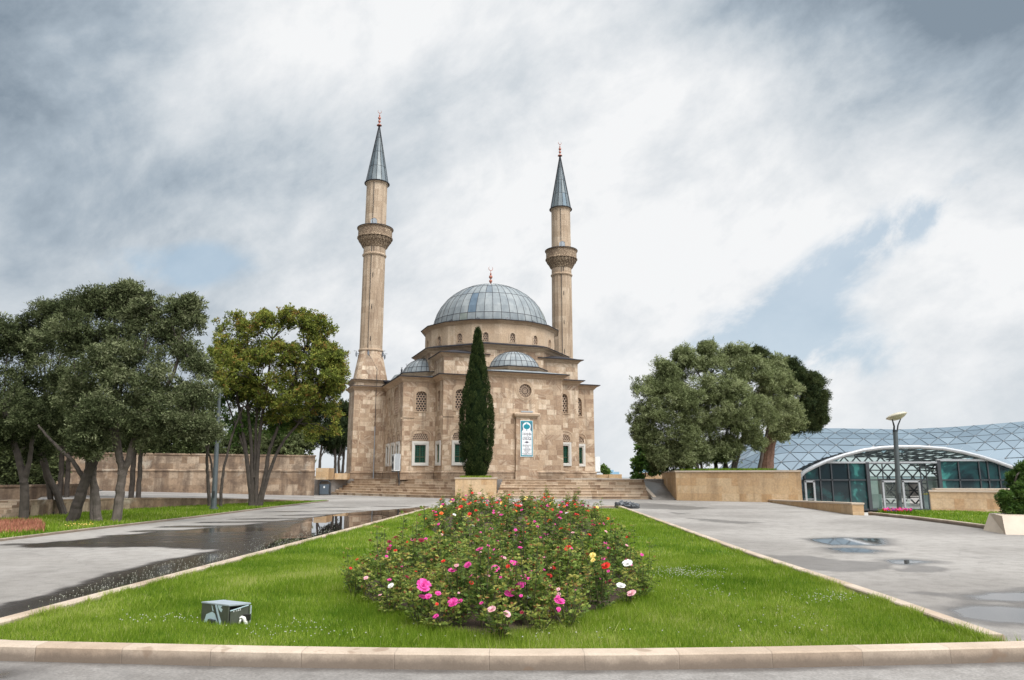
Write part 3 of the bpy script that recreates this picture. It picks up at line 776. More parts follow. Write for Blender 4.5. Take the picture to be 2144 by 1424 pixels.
m.loft([[(e[0]+.02, e[1]+2.3, TZ-.42), (e[0]+.22, e[1]+2.3, TZ-.42), (e[0]+.22, e[1]+2.3, 0), (e[0]+.02, e[1]+2.3, 0)],
        [(e[0]+.04, e[1]+1.0, .62), (e[0]+.28, e[1]+1.0, .62), (e[0]+.28, e[1]+1.0, -.02), (e[0]+.04, e[1]+1.0, -.02)],
        [(e[0]+.30, e[1]-.35, .10), (e[0]+.55, e[1]-.35, .10), (e[0]+.55, e[1]-.35, -.02), (e[0]+.30, e[1]-.35, -.02)]])
m.face([(e[0]+.30, e[1]-.35, .10), (e[0]+.55, e[1]-.35, .10), (e[0]+.55, e[1]-.35, -.02), (e[0]+.30, e[1]-.35, -.02)])
tag(m.build('ramp_kerb', 'coping_stone'), 'short sloping stone kerb at the right end of the steps beside the ramp', 'kerb')
# ramp on the right of the steps
r0 = G2(1362, 1046.5); r1 = G2(1416, 1047.5)
ys2 = np.linspace(0, 1, 30); xs2 = np.linspace(0, 1, 14)
A0, A1 = np.array(r0)+(.15, 0), np.array(r1); B0, B1 = np.array((SRt[-1][0]+.1, 56.2)), np.array((14.0, 60.5))
pts = np.array([[(A0*(1-u)+A1*u)*(1-v)+(B0*(1-u)+B1*u)*v for u in xs2] for v in ys2]).reshape(-1, 2)
zz = np.repeat(ys2, len(xs2))*(TZ+.02)+.008
i = np.arange(len(pts)).reshape(30, 14); q = np.stack([i[:-1, :-1], i[:-1, 1:], i[1:, 1:], i[1:, :-1]], -1).reshape(-1, 4)
ramp_o = npmesh('ramp', np.column_stack([pts, zz]), q, np.full(len(q), .5), 'asphalt')
for nm, sc in (('wet', .8), ('pool', 0)):
    a = ramp_o.data.attributes.new(nm, 'FLOAT', 'POINT'); vv = np.repeat(ys2, 14); uu = np.tile(xs2, 30)
    w = np.clip((vv*1.6+abs(uu-.45)*1.1-.55+fbm(uu*5, vv*4, 4, 9)*.5-.2)*3, 0, 1)*sc; a.data.foreach_set('value', w.astype('f'))
tag(ramp_o, kind='structure')

# cypress planter block
c0, c1 = G2(953, 1044.2), G2(1038, 1045.2)
cpl = empty('stone_planter', (*c0, 0), 0, 'square sandstone planter block between the two flights of steps, holding the cypress', 'planter')
w_ = c1[0]-c0[0]
m = MB(); m.box(0, w_, -.15, 2.8, -.03, TZ+.06); m.build('planter_body', 'planter_stone', cpl)
m = MB(); m.box(-.05, w_+.05, -.2, .15, TZ+.06, TZ+.14); m.box(-.05, .2, .15, 2.85, TZ+.06, TZ+.14); m.box(w_-.2, w_+.05, .15, 2.85, TZ+.06, TZ+.14); m.build('planter_rim', 'coping_stone', cpl)
m = MB(); m.box(.2, w_-.2, .15, 2.8, TZ+.0, TZ+.12); m.build('planter_soil', 'lawn_ground', cpl)
CYP = (c0[0]+w_/2-.05, c0[1]+1.3, TZ+.1)

# right planter (long raised bed under the olive trees)
p0 = G2(1386, 1012, 0); fc = G2(1417, 1047.8); rc = G2(1681, 1053)
PT = EYE+(996-985.5)/1526*fc[1]*1.0
bl = V(1386, 1000, 57.5)
out_pl = [fc, rc, (rc[0]+1.0, 57), (bl.x, 57.5)]
rpl = empty('raised_planter', (*fc, 0), 0, 'long raised sandstone planter wall under the olive trees, right of the ramp', 'planter')
def loc(pts, o): return [(p[0]-o[0], p[1]-o[1]) for p in pts]
lp = loc(out_pl, fc)
m = MB(); m.prism(lp, -1.3, PT-.11, top=False); m.build('planter_wall', 'planter_stone', rpl)
m = MB(); op = offset(lp, .05); ip = offset(lp, -.35)
m.loft([[(x, y, PT-.11) for x, y in op], [(x, y, PT) for x, y in op], [(x, y, PT) for x, y in ip], [(x, y, PT-.2) for x, y in ip]])
m.build('coping', 'coping_stone', rpl)
m = MB(); m.cap(offset(lp, -.3), PT-.04); m.build('planter_soil', 'lawn_ground', rpl)
# low tapering wall on the path's right side
q0, q1 = G2(1583, 1047.5), G2(1786, 1078.5)
walling('low_wall', [q0, ((q0[0]+q1[0])/2, (q0[1]+q1[1])/2), q1], .45, -1.3, .08, .07, 'planter_stone', 'low sandstone wall rising from the path edge in front of the glass hall', z1b=.50, ov=.03)
# the wall in front of the hall, right of the doors
q0, q1 = V(1951, 1068, 36.5), V(2260, 1078, 36.5)
w1 = walling('garden_wall', [(q0.x, q0.y), (q1.x, q1.y-3.5)], .5, -.9, V(1951, 1026.5, 36.5).z, .08, 'planter_stone', 'long sandstone garden wall behind the right lawn, left of the shrub', ov=.04)
q0 = V(1960, 1030, 39)
walling('garden_wall', [(q0.x, q0.y), (q0.x+9, q0.y-2)], .5, -.9, V(1960, 1022.5, 39).z, .07, 'planter_stone', 'second sandstone wall whose top shows just behind the long garden wall', ov=.04)

# stone block planter at right edge (sloped cheek) + its top
bx0, bx1 = G(2080, 1113), G(2106, 1119.5)
m = MB(); M0 = Vector((bx1.x, bx1.y, 0)); hz_ = .62
ft = V(2098, 1080, bx1.y+.35)
m.face([(0, 0, -.03), (4, -1.4, -.03), (4, -.9, ft.z), (ft.x-M0.x, .35, ft.z)])
m.face([(0, 0, -.03), (ft.x-M0.x, .35, ft.z), (bx0.x-M0.x+.45, 1.9, ft.z), (bx0.x-M0.x, 1.6, -.03)])
m.face([(ft.x-M0.x, .35, ft.z), (4, -.9, ft.z), (4, 2.0, ft.z), (bx0.x-M0.x+.45, 1.9, ft.z)])
m.face([(bx0.x-M0.x, 1.6, -.03), (bx0.x-M0.x+.45, 1.9, ft.z), (4, 2.0, ft.z), (4, 2.0, -.03)])
o = m.build('shrub_planter', 'coping_stone'); o.location = M0; tag(o, 'sloping pale stone planter block at the right edge under the green shrub', 'planter')

# ------------------------------------------------------------------ left side: walls and raised road
LWz = 3.24
lw = [G2(*p, z) for p, z in (((-300, 1022), .62), ((110, 1026), .62), ((215, 1028.5), .55), ((330, 1031), .42), ((450, 1033.5), .25), ((560, 1035.5), .12), ((655, 1037), .0))]
lw = [(-30, 54)]+[V(x, 1000, Y).xy[:] for x, Y in ((112, 51.0), (215, 52.0), (330, 53.6), (450, 55.4), (560, 57.2), (658, 59.2))]
lw = [tuple(p) for p in lw]
root = walling('boundary_wall', lw[1:], .8, -.1, LWz, .12, 'old_wall_stone', 'long weathered two-tier sandstone wall running behind the left trees', ov=.05, capmat='old_wall_stone')
o0 = Vector((*lw[1], -.1)); A = shift(lw[1:], .16); m = MB(); rings = []
for k, p in enumerate(lw[1:]):
    q = shift(lw[1:], .2)[k]; z = 2.02
    rings.append([Vector((*p, z-.1))-o0, Vector((*q, z-.1))-o0, Vector((*q, z))-o0, Vector((*p, z+.06))-o0])
m.loft(rings, closed=False); m.build('string_course', 'old_wall_stone', root)
A = shift(lw[1:], .14); m = MB(); s = 0
for k in range(len(A)-1):
    l = (Vector(A[k+1])-Vector(A[k])).length
    m.face([Vector((*A[k], -.1))-o0, Vector((*A[k+1], -.1))-o0, Vector((*A[k+1], 1.92))-o0, Vector((*A[k], 1.92))-o0], .5, uv=[(s+3, 0), (s+l+3, 0), (s+l+3, 2.0), (s+3, 2.0)]); s += l
m.face([Vector((*A[-1], -.1))-o0, Vector((*lw[-1], -.1))-o0, Vector((*lw[-1], 1.92))-o0, Vector((*A[-1], 1.92))-o0])
m.build('lower_tier', 'old_wall_stone', root)
# raised road between the two left walls
lowl = [G2(*p) for p in ((62, 1086), (200, 1074), (330, 1066), (450, 1060), (560, 1055), (660, 1049.5))]
lowz = [.66, .60, .52, .40, .22, .03]
m = MB(); rings = [[(a[0], a[1]+.1, z-.03) for a, z in zip([lowl[0]]+lowl, [.66]+lowz)], [(a[0], a[1], z) for a, z in zip(lw, (.62, .60, .55, .42, .30, .14, .02))]]
n_ = len(rings[0])
m.loft([rings[0], [( (a[0]+b[0])/2, (a[1]+b[1])/2, (a[2]+b[2])/2) for a, b in zip(*rings)], rings[1]], closed=False)
rr = m.build('side_road', 'terrace_paving'); tag(rr, kind='structure')
root = empty('low_retaining_wall', (*lowl[0], 0), 0, 'low dark sandstone retaining wall along the back of the left lawn', 'wall'); o0 = Vector((*lowl[0], 0))
m = MB(); s = 0
for k in range(len(lowl)-1):
    a, b = Vector((*lowl[k], 0))-o0, Vector((*lowl[k+1], 0))-o0; l = (b-a).length; z0, z1 = lowz[k]-.05, lowz[k+1]-.05
    m.face([a, b, b+Vector((0, 0, z1)), a+Vector((0, 0, z0))], .5, uv=[(s, 0), (s+l, 0), (s+l, z1), (s, z0)]); s += l
m.build('wall_body', 'old_wall_stone', root)
m = MB(); m.loft([[Vector((x, y+d, z+e))-o0 for d, e in ((-.05, -.05), (-.05, .02), (.3, .02), (.3, -.05))] for (x, y), z in zip(lowl, lowz)]); m.build('coping', 'old_wall_stone', root)
# far-left stair wall
w0 = [tuple(V(-160, 1050, 30.0).xy), tuple(V(60, 1050, 33.5).xy), tuple(V(192, 1050, 39.0).xy)]
walling('stair_wall', w0, .4, -.05, V(60, 1015, 33.5).z, .10, 'old_wall_stone', 'sandstone wall with stained coping at the far left behind the tree trunks', ov=.05, capmat='old_wall_stone')
m = MB(); a = V(-20, 1085, 29.5); b = V(84, 1042, 33); c = V(84, 1083, 33); d = V(-20, 1090, 29.5)
m.face([a, d, c, b]); a2, b2 = a+Vector((0, .5, 0)), b+Vector((0, .5, 0)); m.face([a, b, b2, a2]); b3 = V(205, 1045, 33.8); c3 = V(205, 1076, 33.8); m.face([b, c, c3, b3]); m.face([b, b3, b3+Vector((0, .5, 0)), b2])
tag(m.build('sloping_stair_cheek', 'old_wall_stone'), 'sloping stone stair cheek rising to the right at the far left edge', 'wall')
m = MB()
for k in range(4):
    z = .16*(k+1); a = V(-60, 1080, 28); b = V(18-k*1.5, 1080, 28); m.box(a.x, b.x, 27.6+k*.3, 30, z-.16 if k else -.03, z)
tag(m.build('stone_steps', 'step_stone'), 'small stone steps at the far left edge below the stained wall', 'steps')
# small walls beyond, left and right of the mosque
m = MB(); a = V(661, 992, 61); m.box(a.x, a.x+1.05, 61, 63, TZ-.05, V(661, 980, 61).z); m.box(a.x+1.1, a.x+2.2, 63, 64, TZ-.05, V(690, 991, 63).z)
tag(m.build('stepped_end_pier', 'planter_stone'), 'stepped pale orange stone pier at the right end of the weathered wall', 'pier')
m = MB(); a = V(640, 996, 90); b = V(740, 996, 90); m.box(a.x, b.x, 90, 90.4, TZ-.1, V(690, 997.2, 90).z); tag(m.build('parapet', 'old_wall_stone'), 'dark distant parapet seen left of the mosque under the pines', 'wall')
m = MB(); a = V(1243, 996, 66); b = V(1302, 996, 66)
m.box(a.x-1, V(1275, 996, 66).x, 66.3, 67, TZ-.1, V(1260, 993.6, 66).z); m.box(V(1275, 996, 66).x, b.x, 66, 67, TZ-.1, V(1260, 993.2, 66).z)
tag(m.build('parapet', 'planter_stone'), 'low pale parapet block right of the mosque beyond the steps', 'wall')
m = MB(); a = V(1338, 996, 64); m.box(a.x, a.x+4.5, 64, 64.6, TZ-.1, V(1360, 991, 64).z); m.box(a.x-.05, a.x+4.5, 63.93, 64.67, V(1360, 991, 64).z, V(1360, 989.6, 64).z)
tag(m.build('parapet', 'planter_stone'), 'low pale parapet behind the ramp, left of the long raised planter', 'wall')
m = MB(); a = V(1244, 1000.5, 63); b = V(1285, 1001, 63); m.box(a.x-4, b.x, 60.5, 64, TZ-.01, TZ+.07); tag(m.build('paving_edge', 'coping_stone'), kind='structure')
# far hazy blue building
m = MB(); a = V(1271, 984, 400); b = V(1285, 984, 400); m.box(a.x, b.x, 400, 415, -40, a.z); m.box(b.x, b.x+3, 400, 412, -40, V(1286, 988, 400).z)
plain('far_blue', (.24, .38, .48), .6, var=.05); tag(m.build('distant_building', 'far_blue'), 'tiny pale blue building far away right of the mosque', 'building')
m = MB(); a = V(1337, 975, 420); b = V(1400, 984, 420); m.box(a.x, b.x, 420, 440, -40, V(1340, 986.5, 420).z); m.box(a.x, a.x+8, 422, 440, -40, V(1340, 962, 420).z)
tag(m.build('distant_building', 'far_blue'), 'pale blue distant building glimpsed through leaves left of the raised planter', 'building')
# ================================================================== MOSQUE
MPHI = math.radians(20.47); MX, MY = -2.0, 65.0
mos = empty('mosque', (MX, MY, 0), MPHI, 'beige stone mosque with a grey lead dome and twin minarets above the steps', 'mosque')
A, Lb, Wb, WF = 5.98, 8.72, 3.5, 3.26
EZ = 9.62                       # eaves of the bays
BH = 11.42                      # eaves of the corner blocks
def arch(cx, zb, w, zs, zt, n=9, pointed=True):
    """outline of an arched opening, from bottom left counter-clockwise in (u, z)"""
    pts = [(cx-w/2, zb), (cx+w/2, zb), (cx+w/2, zs)]
    for k in range(1, n*2):
        t = k/(n*2)
        if pointed:
            s = abs(1-2*t); x = w/2*(math.sin(s*PI/2)**.92); z = zs+(zt-zs)*(1-s**2.1)**.72 if s < 1 else zs
            if s < .18: z = zt-(zt-zs)*.10*(s/.18)
            pts.append((cx+(x if t < .5 else -x), z))
        else: pts.append((cx+w/2*math.cos(PI*t), zs+(zt-zs)*math.sin(PI*t)))
    pts.append((cx-w/2, zs)); return pts
def disc(cx, cz, r, n=32): return [(cx+r*math.cos(2*PI*k/n), cz+r*math.sin(2*PI*k/n)) for k in range(n)]
class Plane:
    """a wall plane in mosque coordinates: u along, z up, d outward"""
    def __init__(s, o, t): s.o = Vector((o[0], o[1])); s.t = Vector((t[0], t[1])).normalized(); s.n = Vector((s.t.y, -s.t.x))
    def P(s, u, z, d=0.0): q = s.o+s.t*u+s.n*d; return (q.x, q.y, z)
def wallface(m, pl, u0, u1, z0, z1, holes=(), depth=.28, d=0.0):
    outer = [(u0, z0), (u1, z0), (u1, z1), (u0, z1)]
    loops = [outer]+[list(h) for h in holes]; flat = [p for l in loops for p in l]
    for t in tessellate_polygon([[Vector((p[0], p[1], 0)) for p in l] for l in loops]):
        q = [flat[k] for k in t]
        if (q[1][0]-q[0][0])*(q[2][1]-q[0][1])-(q[1][1]-q[0][1])*(q[2][0]-q[0][0]) < 0: q = q[::-1]
        m.face([pl.P(a, b, d) for a, b in q], .5, uv=[(a+pl.o.x*1.7+pl.o.y, b) for a, b in q])
    for h in holes:
        for k in range(len(h)):
            a, b = h[k], h[(k+1) % len(h)]
            m.face([pl.P(*a, d), pl.P(*b, d), pl.P(*b, d-depth), pl.P(*a, d-depth)])
def inside(poly, x, y):
    r = False; n = len(poly)
    for i in range(n):
        a, b = poly[i], poly[(i+1) % n]
        if (a[1] > y) != (b[1] > y) and x < (b[0]-a[0])*(y-a[1])/(b[1]-a[1])+a[0]: r = not r
    return r
def lattice(m, pl, outline, step=.20, w=.036, d=-.14, th=.05, angs=(0, 60, 120)):
    us = [p[0] for p in outline]; zs = [p[1] for p in outline]; cx, cz = (min(us)+max(us))/2, (min(zs)+max(zs))/2
    R = math.hypot(max(us)-min(us), max(zs)-min(zs))/2+step
    for an in angs:
        c, s = math.cos(math.radians(an)), math.sin(math.radians(an)); k = -int(R/step)-1
        while k*step < R:
            o = (k+.5)*step; run = None; t = -R
            while t < R+.03:
                x, z = cx-s*o+c*t, cz+c*o+s*t; ins = inside(outline, x, z)
                if ins and run is None: run = t
                if (not ins or t+.03 >= R+.03) and run is not None:
                    if t-run > .04:
                        a = pl.P(cx-s*o+c*run, cz+c*o+s*run, d); b = pl.P(cx-s*o+c*t, cz+c*o+s*t, d)
                        m.bar(a, b, w, th, up=(pl.n.x, pl.n.y, 0))
                    run = None
                t += .03
            k += 1
def ring2(m, pl, inner, outer, d0, d1):
    """moulding between two outlines with the same number of points"""
    n = len(inner)
    for k in range(n):
        j = (k+1) % n
        a, b, c, e = inner[k], inner[j], outer[j], outer[k]
        m.face([pl.P(*a, d1), pl.P(*b, d1), pl.P(*c, d1), pl.P(*e, d1)])
        m.face([pl.P(*a, d1), pl.P(*b, d1), pl.P(*b, d0), pl.P(*a, d0)]); m.face([pl.P(*e, d1), pl.P(*c, d1), pl.P(*c, d0), pl.P(*e, d0)])
def pane(m, pl, outline, d):
    for t in tessellate_polygon([[Vector((p[0], p[1], 0)) for p in outline]]): m.face([pl.P(*outline[k], d) for k in t])
def upper_window(pl, u, zb=6.83, zt=8.48, w=.90):
    o = arch(u, zb, w, zb+(zt-zb)*.66, zt); O = arch(u, zb-.10, w+.26, zb+(zt-zb)*.66, zt+.20)
    m = MB(); ring2(m, pl, o, O, -.002, .045)
    O2 = arch(u, zb-.14, w+.52, zb+(zt-zb)*.66, zt+.40); ring2(m, pl, O, O2, -.002, .018)
    m.box(0, 1, 0, 1, 0, 1, M=Matrix.LocRotScale(Vector(pl.P(u-w*.62, zb-.56, 0)), Matrix(((pl.t.x, pl.n.x, 0), (pl.t.y, pl.n.y, 0), (0, 0, 1))).to_quaternion(), Vector((w*1.24, .14, .12))))
    wn = m.build('window', 'moulding_stone', mos)
    m = MB(); lattice(m, pl, o); m.build('lattice', 'screen_stone', wn)
    m = MB(); pane(m, pl, o, -.24); m.build('pane', 'dark_opening', wn)
    return o
def lower_window(pl, u, zb=2.40, zt=4.37, w=1.40):
    r = [(u-w/2, zb), (u+w/2, zb), (u+w/2, zt), (u-w/2, zt)]; hw = w/2-.25; op = [(u-hw, zb+.24), (u+hw, zb+.24), (u+hw, zt-.30), (u-hw, zt-.30)]
    mid = [(u-hw-.09, zb+.15), (u+hw+.09, zb+.15), (u+hw+.09, zt-.20), (u-hw-.09, zt-.20)]
    m = MB(); ring2(m, pl, mid, r, -.002, .10); ring2(m, pl, op, mid, -.002, .055)
    wn = m.build('window', 'white_marble', mos)
    m = MB(); k = 0; x = u-hw+.08
    while x < u+hw: m.bar(pl.P(x, zb+.24, -.06), pl.P(x, zt-.30, -.06), .022, .022); x += .145
    z = zb+.36
    while z < zt-.32: m.bar(pl.P(u-hw, z, -.06), pl.P(u+hw, z, -.06), .022, .022, up=(pl.n.x, pl.n.y, 0)); z += .145
    m.build('grille', 'green_grille', wn)
    m = MB(); m.bar(pl.P(u-hw, (zb+zt)/2-.28, -.12), pl.P(u+hw, (zb+zt)/2-.28, -.12), .06, .04, up=(pl.n.x, pl.n.y, 0)); m.bar(pl.P(u, zb+.24, -.13), pl.P(u, zt-.30, -.13), .06, .04); m.build('shutter', 'brown_shutter', wn)
    m = MB(); pane(m, pl, op, -.22); m.build('pane', 'dark_opening', wn)
    ty = arch(u, zt+.06, w-.12, zt+.14, zt+.66); m = MB(); O = arch(u, zt+.0, w+.36, zt+.30, zt+1.02); O0 = arch(u, zt+.0, w+.22, zt+.28, zt+.92); ring2(m, pl, O0, O, -.002, .03)
    tn = m.build('tympanum', 'moulding_stone', mos)
    m = MB(); lattice(m, pl, ty, .15, .034, -.06); m.build('lattice', 'screen_stone', tn)
    m = MB(); pane(m, pl, ty, -.12); m.build('pane', 'dark_opening', tn)
    return [op, ty]
FRONT = Plane((0, -Lb), (1, 0)); BFR = Plane((0, -A), (1, 0)); WFR = Plane((0, -Wb), (1, 0)); LSIDE = Plane((-Lb, 0), (0, -1)); BSIDE = Plane((-A, 0), (0, -1)); FSIDE = Plane((-WF, 0), (0, -1))
z0 = TZ-.05
m = MB()
# front bay
rose = disc(0, 8.25, .53)
wallface(m, FRONT, -WF, WF, z0, EZ-.3, [rose], .3)
wallface(m, FSIDE, A, Lb, z0, EZ-.3); wallface(m, Plane((WF, 0), (0, 1)), -Lb, -A, z0, EZ-.3)
# corner blocks (front face, left side face)
for sx in (-1, 1):
    hs = []; uw = sx*4.52
    hs += lower_window(BFR, uw); hs.append(upper_window(BFR, uw, 6.83, 8.48))
    a, b = sorted((sx*WF, sx*A)); wallface(m, BFR, a, b, z0, EZ-.3, hs)
hs = lower_window(BSIDE, 4.80, w=1.4); hs.append(upper_window(BSIDE, 4.80)); wallface(m, BSIDE, Wb, A, z0, EZ-.3, hs)
wallface(m, Plane((A, 0), (0, 1)), -A, -Wb, z0, EZ-.3)
# side wings
for sx in (-1, 1):
    uw = sx*(7.18 if sx < 0 else 7.05); hs = lower_window(WFR, uw); hs.append(upper_window(WFR, uw))
    a, b = sorted((sx*A, sx*Lb)); wallface(m, WFR, a, b, z0, EZ-.3, hs)
hs = []
for u in (2.15, 0, -2.2): hs += lower_window(LSIDE, u, w=1.3)
hs.append(upper_window(LSIDE, -2.1)); 
big = arch(.95, 6.75, 2.1, 7.9, 9.05); hs.append(big)
wallface(m, LSIDE, -4.3, Wb, z0, EZ-.3, hs)
wallface(m, Plane((Lb, 0), (0, 1)), -Wb, 4.2, z0, EZ-.3)
# corner blocks above the eaves of the bays
for sx in (-1, 1):
    for sy in (-1, 1):
        a0, a1 = sorted((sx*2.5, sx*A)); b0, b1 = sorted((sy*2.5, sy*A)); m.prism([(a0, b0), (a1, b0), (a1, b1), (a0, b1)], EZ-.35, BH-.2, top=False)
# rear hall behind
m.prism([(-Lb, 4.1), (Lb, 4.1), (Lb, 11), (-Lb, 11)], z0, EZ+.25, top=False)
m.build('wall', 'mosque_stone', mos)
m = MB(); O = arch(.95, 6.68, 2.3, 7.9, 9.2); ring2(m, LSIDE, big, O, -.002, .05); bw_ = m.build('blind_arch', 'moulding_stone', mos)
m = MB(); pane(m, LSIDE, big, -.10); lattice(m, LSIDE, big, .22, .03, -.08); m.build('screen', 'screen_stone', bw_)
# rose window
m = MB(); ring2(m, FRONT, disc(0, 8.25, .53), disc(0, 8.25, .66), -.002, .05); ring2(m, FRONT, disc(0, 8.25, .66), disc(0, 8.25, .80), -.002, .022)
rw = m.build('rose_window', 'moulding_stone', mos)
m = MB()
for k in range(16):
    a = 2*PI*k/16; m.bar(FRONT.P(.10*math.cos(a), 8.25+.10*math.sin(a), -.08), FRONT.P(.54*math.cos(a), 8.25+.54*math.sin(a), -.08), .022, .04, up=(0, -1, 0))
for r, w in ((.32, .028), (.17, .024), (.05, .05)):
    ring2(m, FRONT, disc(0, 8.25, r-w/2), disc(0, 8.25, r+w/2), -.12, -.055)
for k in range(16):
    a = 2*PI*(k+.5)/16; ring2(m, FRONT, disc(.43*math.cos(a), 8.25+.43*math.sin(a), .052, 8), disc(.43*math.cos(a), 8.25+.43*math.sin(a), .07, 8), -.12, -.06)
m.build('tracery', 'screen_stone', rw)
m = MB(); pane(m, FRONT, disc(0, 8.25, .53), -.2); m.build('pane', 'dark_opening', rw)

# plinth all round
cross = [(-A, -A), (-WF, -A), (-WF, -Lb), (WF, -Lb), (WF, -A), (A, -A), (A, -Wb), (Lb, -Wb), (Lb, 11), (-Lb, 11), (-Lb, -Wb), (-A, -Wb)]
def band(m, poly, prof):
    """prof: list of (outward, z)"""
    m.loft([[(x, y, z) for x, y in offset(poly, d)] for d, z in prof])
m = MB(); band(m, cross, [(.09, z0), (.09, 1.80), (.13, 1.82), (.13, 1.87), (.06, 1.95), (0, 1.95)]); m.build('plinth', 'plinth_stone', mos)
# cornices
cp = [(0, -.40), (.03, -.40), (.05, -.34), (.10, -.32), (.14, -.24), (.24, -.14), (.38, -.08), (.40, -.04), (.42, -.03)]
m = MB(); band(m, cross, [(d, EZ+z) for d, z in cp])
for sx in (-1, 1):
    for sy in (-1, 1):
        a0, a1 = sorted((sx*2.55, sx*A)); b0, b1 = sorted((sy*2.55, sy*A)); band(m, [(a0, b0), (a1, b0), (a1, b1), (a0, b1)], [(d*.85, BH+z*.8) for d, z in cp])
OW = 6.26
def ngon(n, apo, rot=0.0, c=(0, 0)):
    R = apo/math.cos(PI/n); return [(c[0]+R*math.cos(rot+2*PI*(k+.5)/n), c[1]+R*math.sin(rot+2*PI*(k+.5)/n)) for k in range(n)]
octo = ngon(8, OW); band(m, octo, [(d*1.0, 12.26+z) for d, z in cp])
dr = ngon(16, 5.86); band(m, dr, [(d*.85, 14.50+z*.7) for d, z in cp])
m.build('cornice', 'moulding_stone', mos)
m = MB(); eb = [(.40, -.03), (.47, -.02), (.47, .045), (.30, .07)]
leadp = [[(.42, -.03), (.48, -.02), (.48, .05), (0, .12)]]
band(m, cross, [(d, EZ+z) for d, z in leadp[0]])
m.cap(cross, EZ+.12)
for sx in (-1, 1):
    for sy in (-1, 1):
        a0, a1 = sorted((sx*2.55, sx*A)); b0, b1 = sorted((sy*2.55, sy*A)); band(m, [(a0, b0), (a1, b0), (a1, b1), (a0, b1)], [(.36, BH-.03), (.42, BH-.02), (.42, BH+.04), (0, BH+.12), (-.9, BH+.42), (-1.7, BH+.6)])
band(m, octo, [(.42, 12.23), (.48, 12.24), (.48, 12.30), (.1, 12.42), (-.4, 12.55)])
band(m, dr, [(.355, 14.475), (.41, 14.485), (.41, 14.54), (-.25, 14.66), (-.5, 14.70)])
m.build('eaves', 'lead_edge', mos)
# lead slopes over the three visible bays
m = MB()
def slope(poly_out, poly_in, z0_, z1_): m.loft([[(x, y, z0_) for x, y in poly_out], [(x, y, z1_) for x, y in poly_in]], closed=False)
slope([(-WF-.3, -A), (-WF-.3, -Lb-.3), (WF+.3, -Lb-.3), (WF+.3, -A)], [(-2.7, -A), (-1.3, -Lb+.6), (1.3, -Lb+.6), (2.7, -A)], EZ+.08, EZ+.34); m.build('roof', 'lead_sheet', mos)
for sx in (-1, 1): m = MB(); slope([(sx*A, -Wb-.3), (sx*(Lb+.3), -Wb-.3), (sx*(Lb+.3), Wb+.3), (sx*A, Wb+.3)], [(sx*A, -2.7), (sx*(Lb-.6), -1.3), (sx*(Lb-.6), 1.3), (sx*A, 2.7)], EZ+.08, EZ+.34); m.build('roof', 'lead_sheet', mos)
# half-octagon drums and semi-domes over the bays
def semidome(c, ang, label=None):
    R3 = Matrix.Rotation(ang, 3, 'Z')
    def T(x, y, z): q = R3 @ Vector((x, y, 0)); return (q.x, q.y, z)
    base = [(-2.62, 0), (-2.62, -.55), (-1.18, -2.12), (1.18, -2.12), (2.62, -.55), (2.62, 0)]
    b2 = base
    def o(poly, d):
        q = offset(poly, -d, closed=False) if False else [(x*(1+d/2.6), y*(1+d/2.3) if y else 0) for x, y in poly]; return q
    m = MB(); m.loft([[T(x, y-A, z) for x, y in o(base, d)] for d, z in ((0, EZ+.05), (0, EZ+.36), (.06, EZ+.40), (.12, EZ+.48), (.22, EZ+.56), (.25, EZ+.60))], closed=False)
    sd = m.build('semi_dome_drum', 'moulding_stone', mos)
    m = MB(); m.loft([[T(x, y-A, z) for x, y in o(base, d)] for d, z in ((.25, EZ+.60), (.31, EZ+.61), (.31, EZ+.67), (-.2, EZ+.74))], closed=False); m.build('drum_eave', 'lead_edge', sd)
    m = MB(); n = 14; rows = 7; rx, rz = 2.28, 1.78; zb = EZ+.42; rings = []
    segs = []
    for k in range(rows+1):
        t = (PI/2)*k/rows; rr_ = rx*math.cos(t)*.999; z = zb+rz*math.sin(t)
        rings.append([T(-rr_*math.cos(PI*i/n), -rr_*math.sin(PI*i/n)*.93-A-.03, z) for i in range(n+1)])
    m.loft(rings, closed=False, tint=lambda k, i: random.uniform(.3, .85))
    sm = m.build('semi_dome', 'lead_sheet', mos)
    m = MB()
    for i in range(0, n+1):
        m.tube([Vector(rings[k][i])*1.0 for k in range(rows+1)], .022, 4, cap=False)
    for k in (2, 4): m.tube([rings[k][i] for i in range(n+1)], .018, 4, cap=False)
    m.build('seams', 'lead_edge', sm)
    m = MB(); pts_in = [T((rx+.10)*math.cos(PI*i/24), -A-.05, zb+(rz+.14)*math.sin(PI*i/24)) for i in range(25)]
    m.tube(pts_in, .09, 6); m.build('flashing', 'lead_edge', sm)
semidome((0, -A), 0); semidome((0, 0), -PI/2); semidome((0, 0), PI/2)

# octagon, drum with its windows
m = MB(); m.prism(octo, EZ-.1, 12.0, top=False); m.build('octagon_wall', 'mosque_stone', mos)
m = MB(); drum_holes = []
sl_ = 2*5.86*math.tan(PI/16)
wins = []
for k in range(16):
    a, b = Vector(dr[k]), Vector(dr[(k+1) % 16]); mid = (a+b)/2; pl = Plane(mid, (b-a))
    o = arch(0, 12.72, .46, 13.2, 13.46, 6, pointed=False); wallface(m, pl, -sl_/2, sl_/2, 12.4, 14.4, [o], .2); wins.append((pl, o))
    for e in (-1, 1):
        pass
m.build('drum', 'drum_stone', mos)
for k in range(16):
    m = MB(); p = Vector(dr[k]); q = p.normalized(); pl = Plane(p, (-q.y, q.x))
    m.box(0, 1, 0, 1, 0, 1, M=Matrix.LocRotScale(Vector((*(p-q*.2+Vector((q.y, -q.x))*.13), 12.4)), Matrix(((-q.y, q.x, 0), (q.x, q.y, 0), (0, 0, 1))).to_quaternion(), Vector((.26, .29, 1.95)))); m.build('pilaster', 'drum_stone', mos)

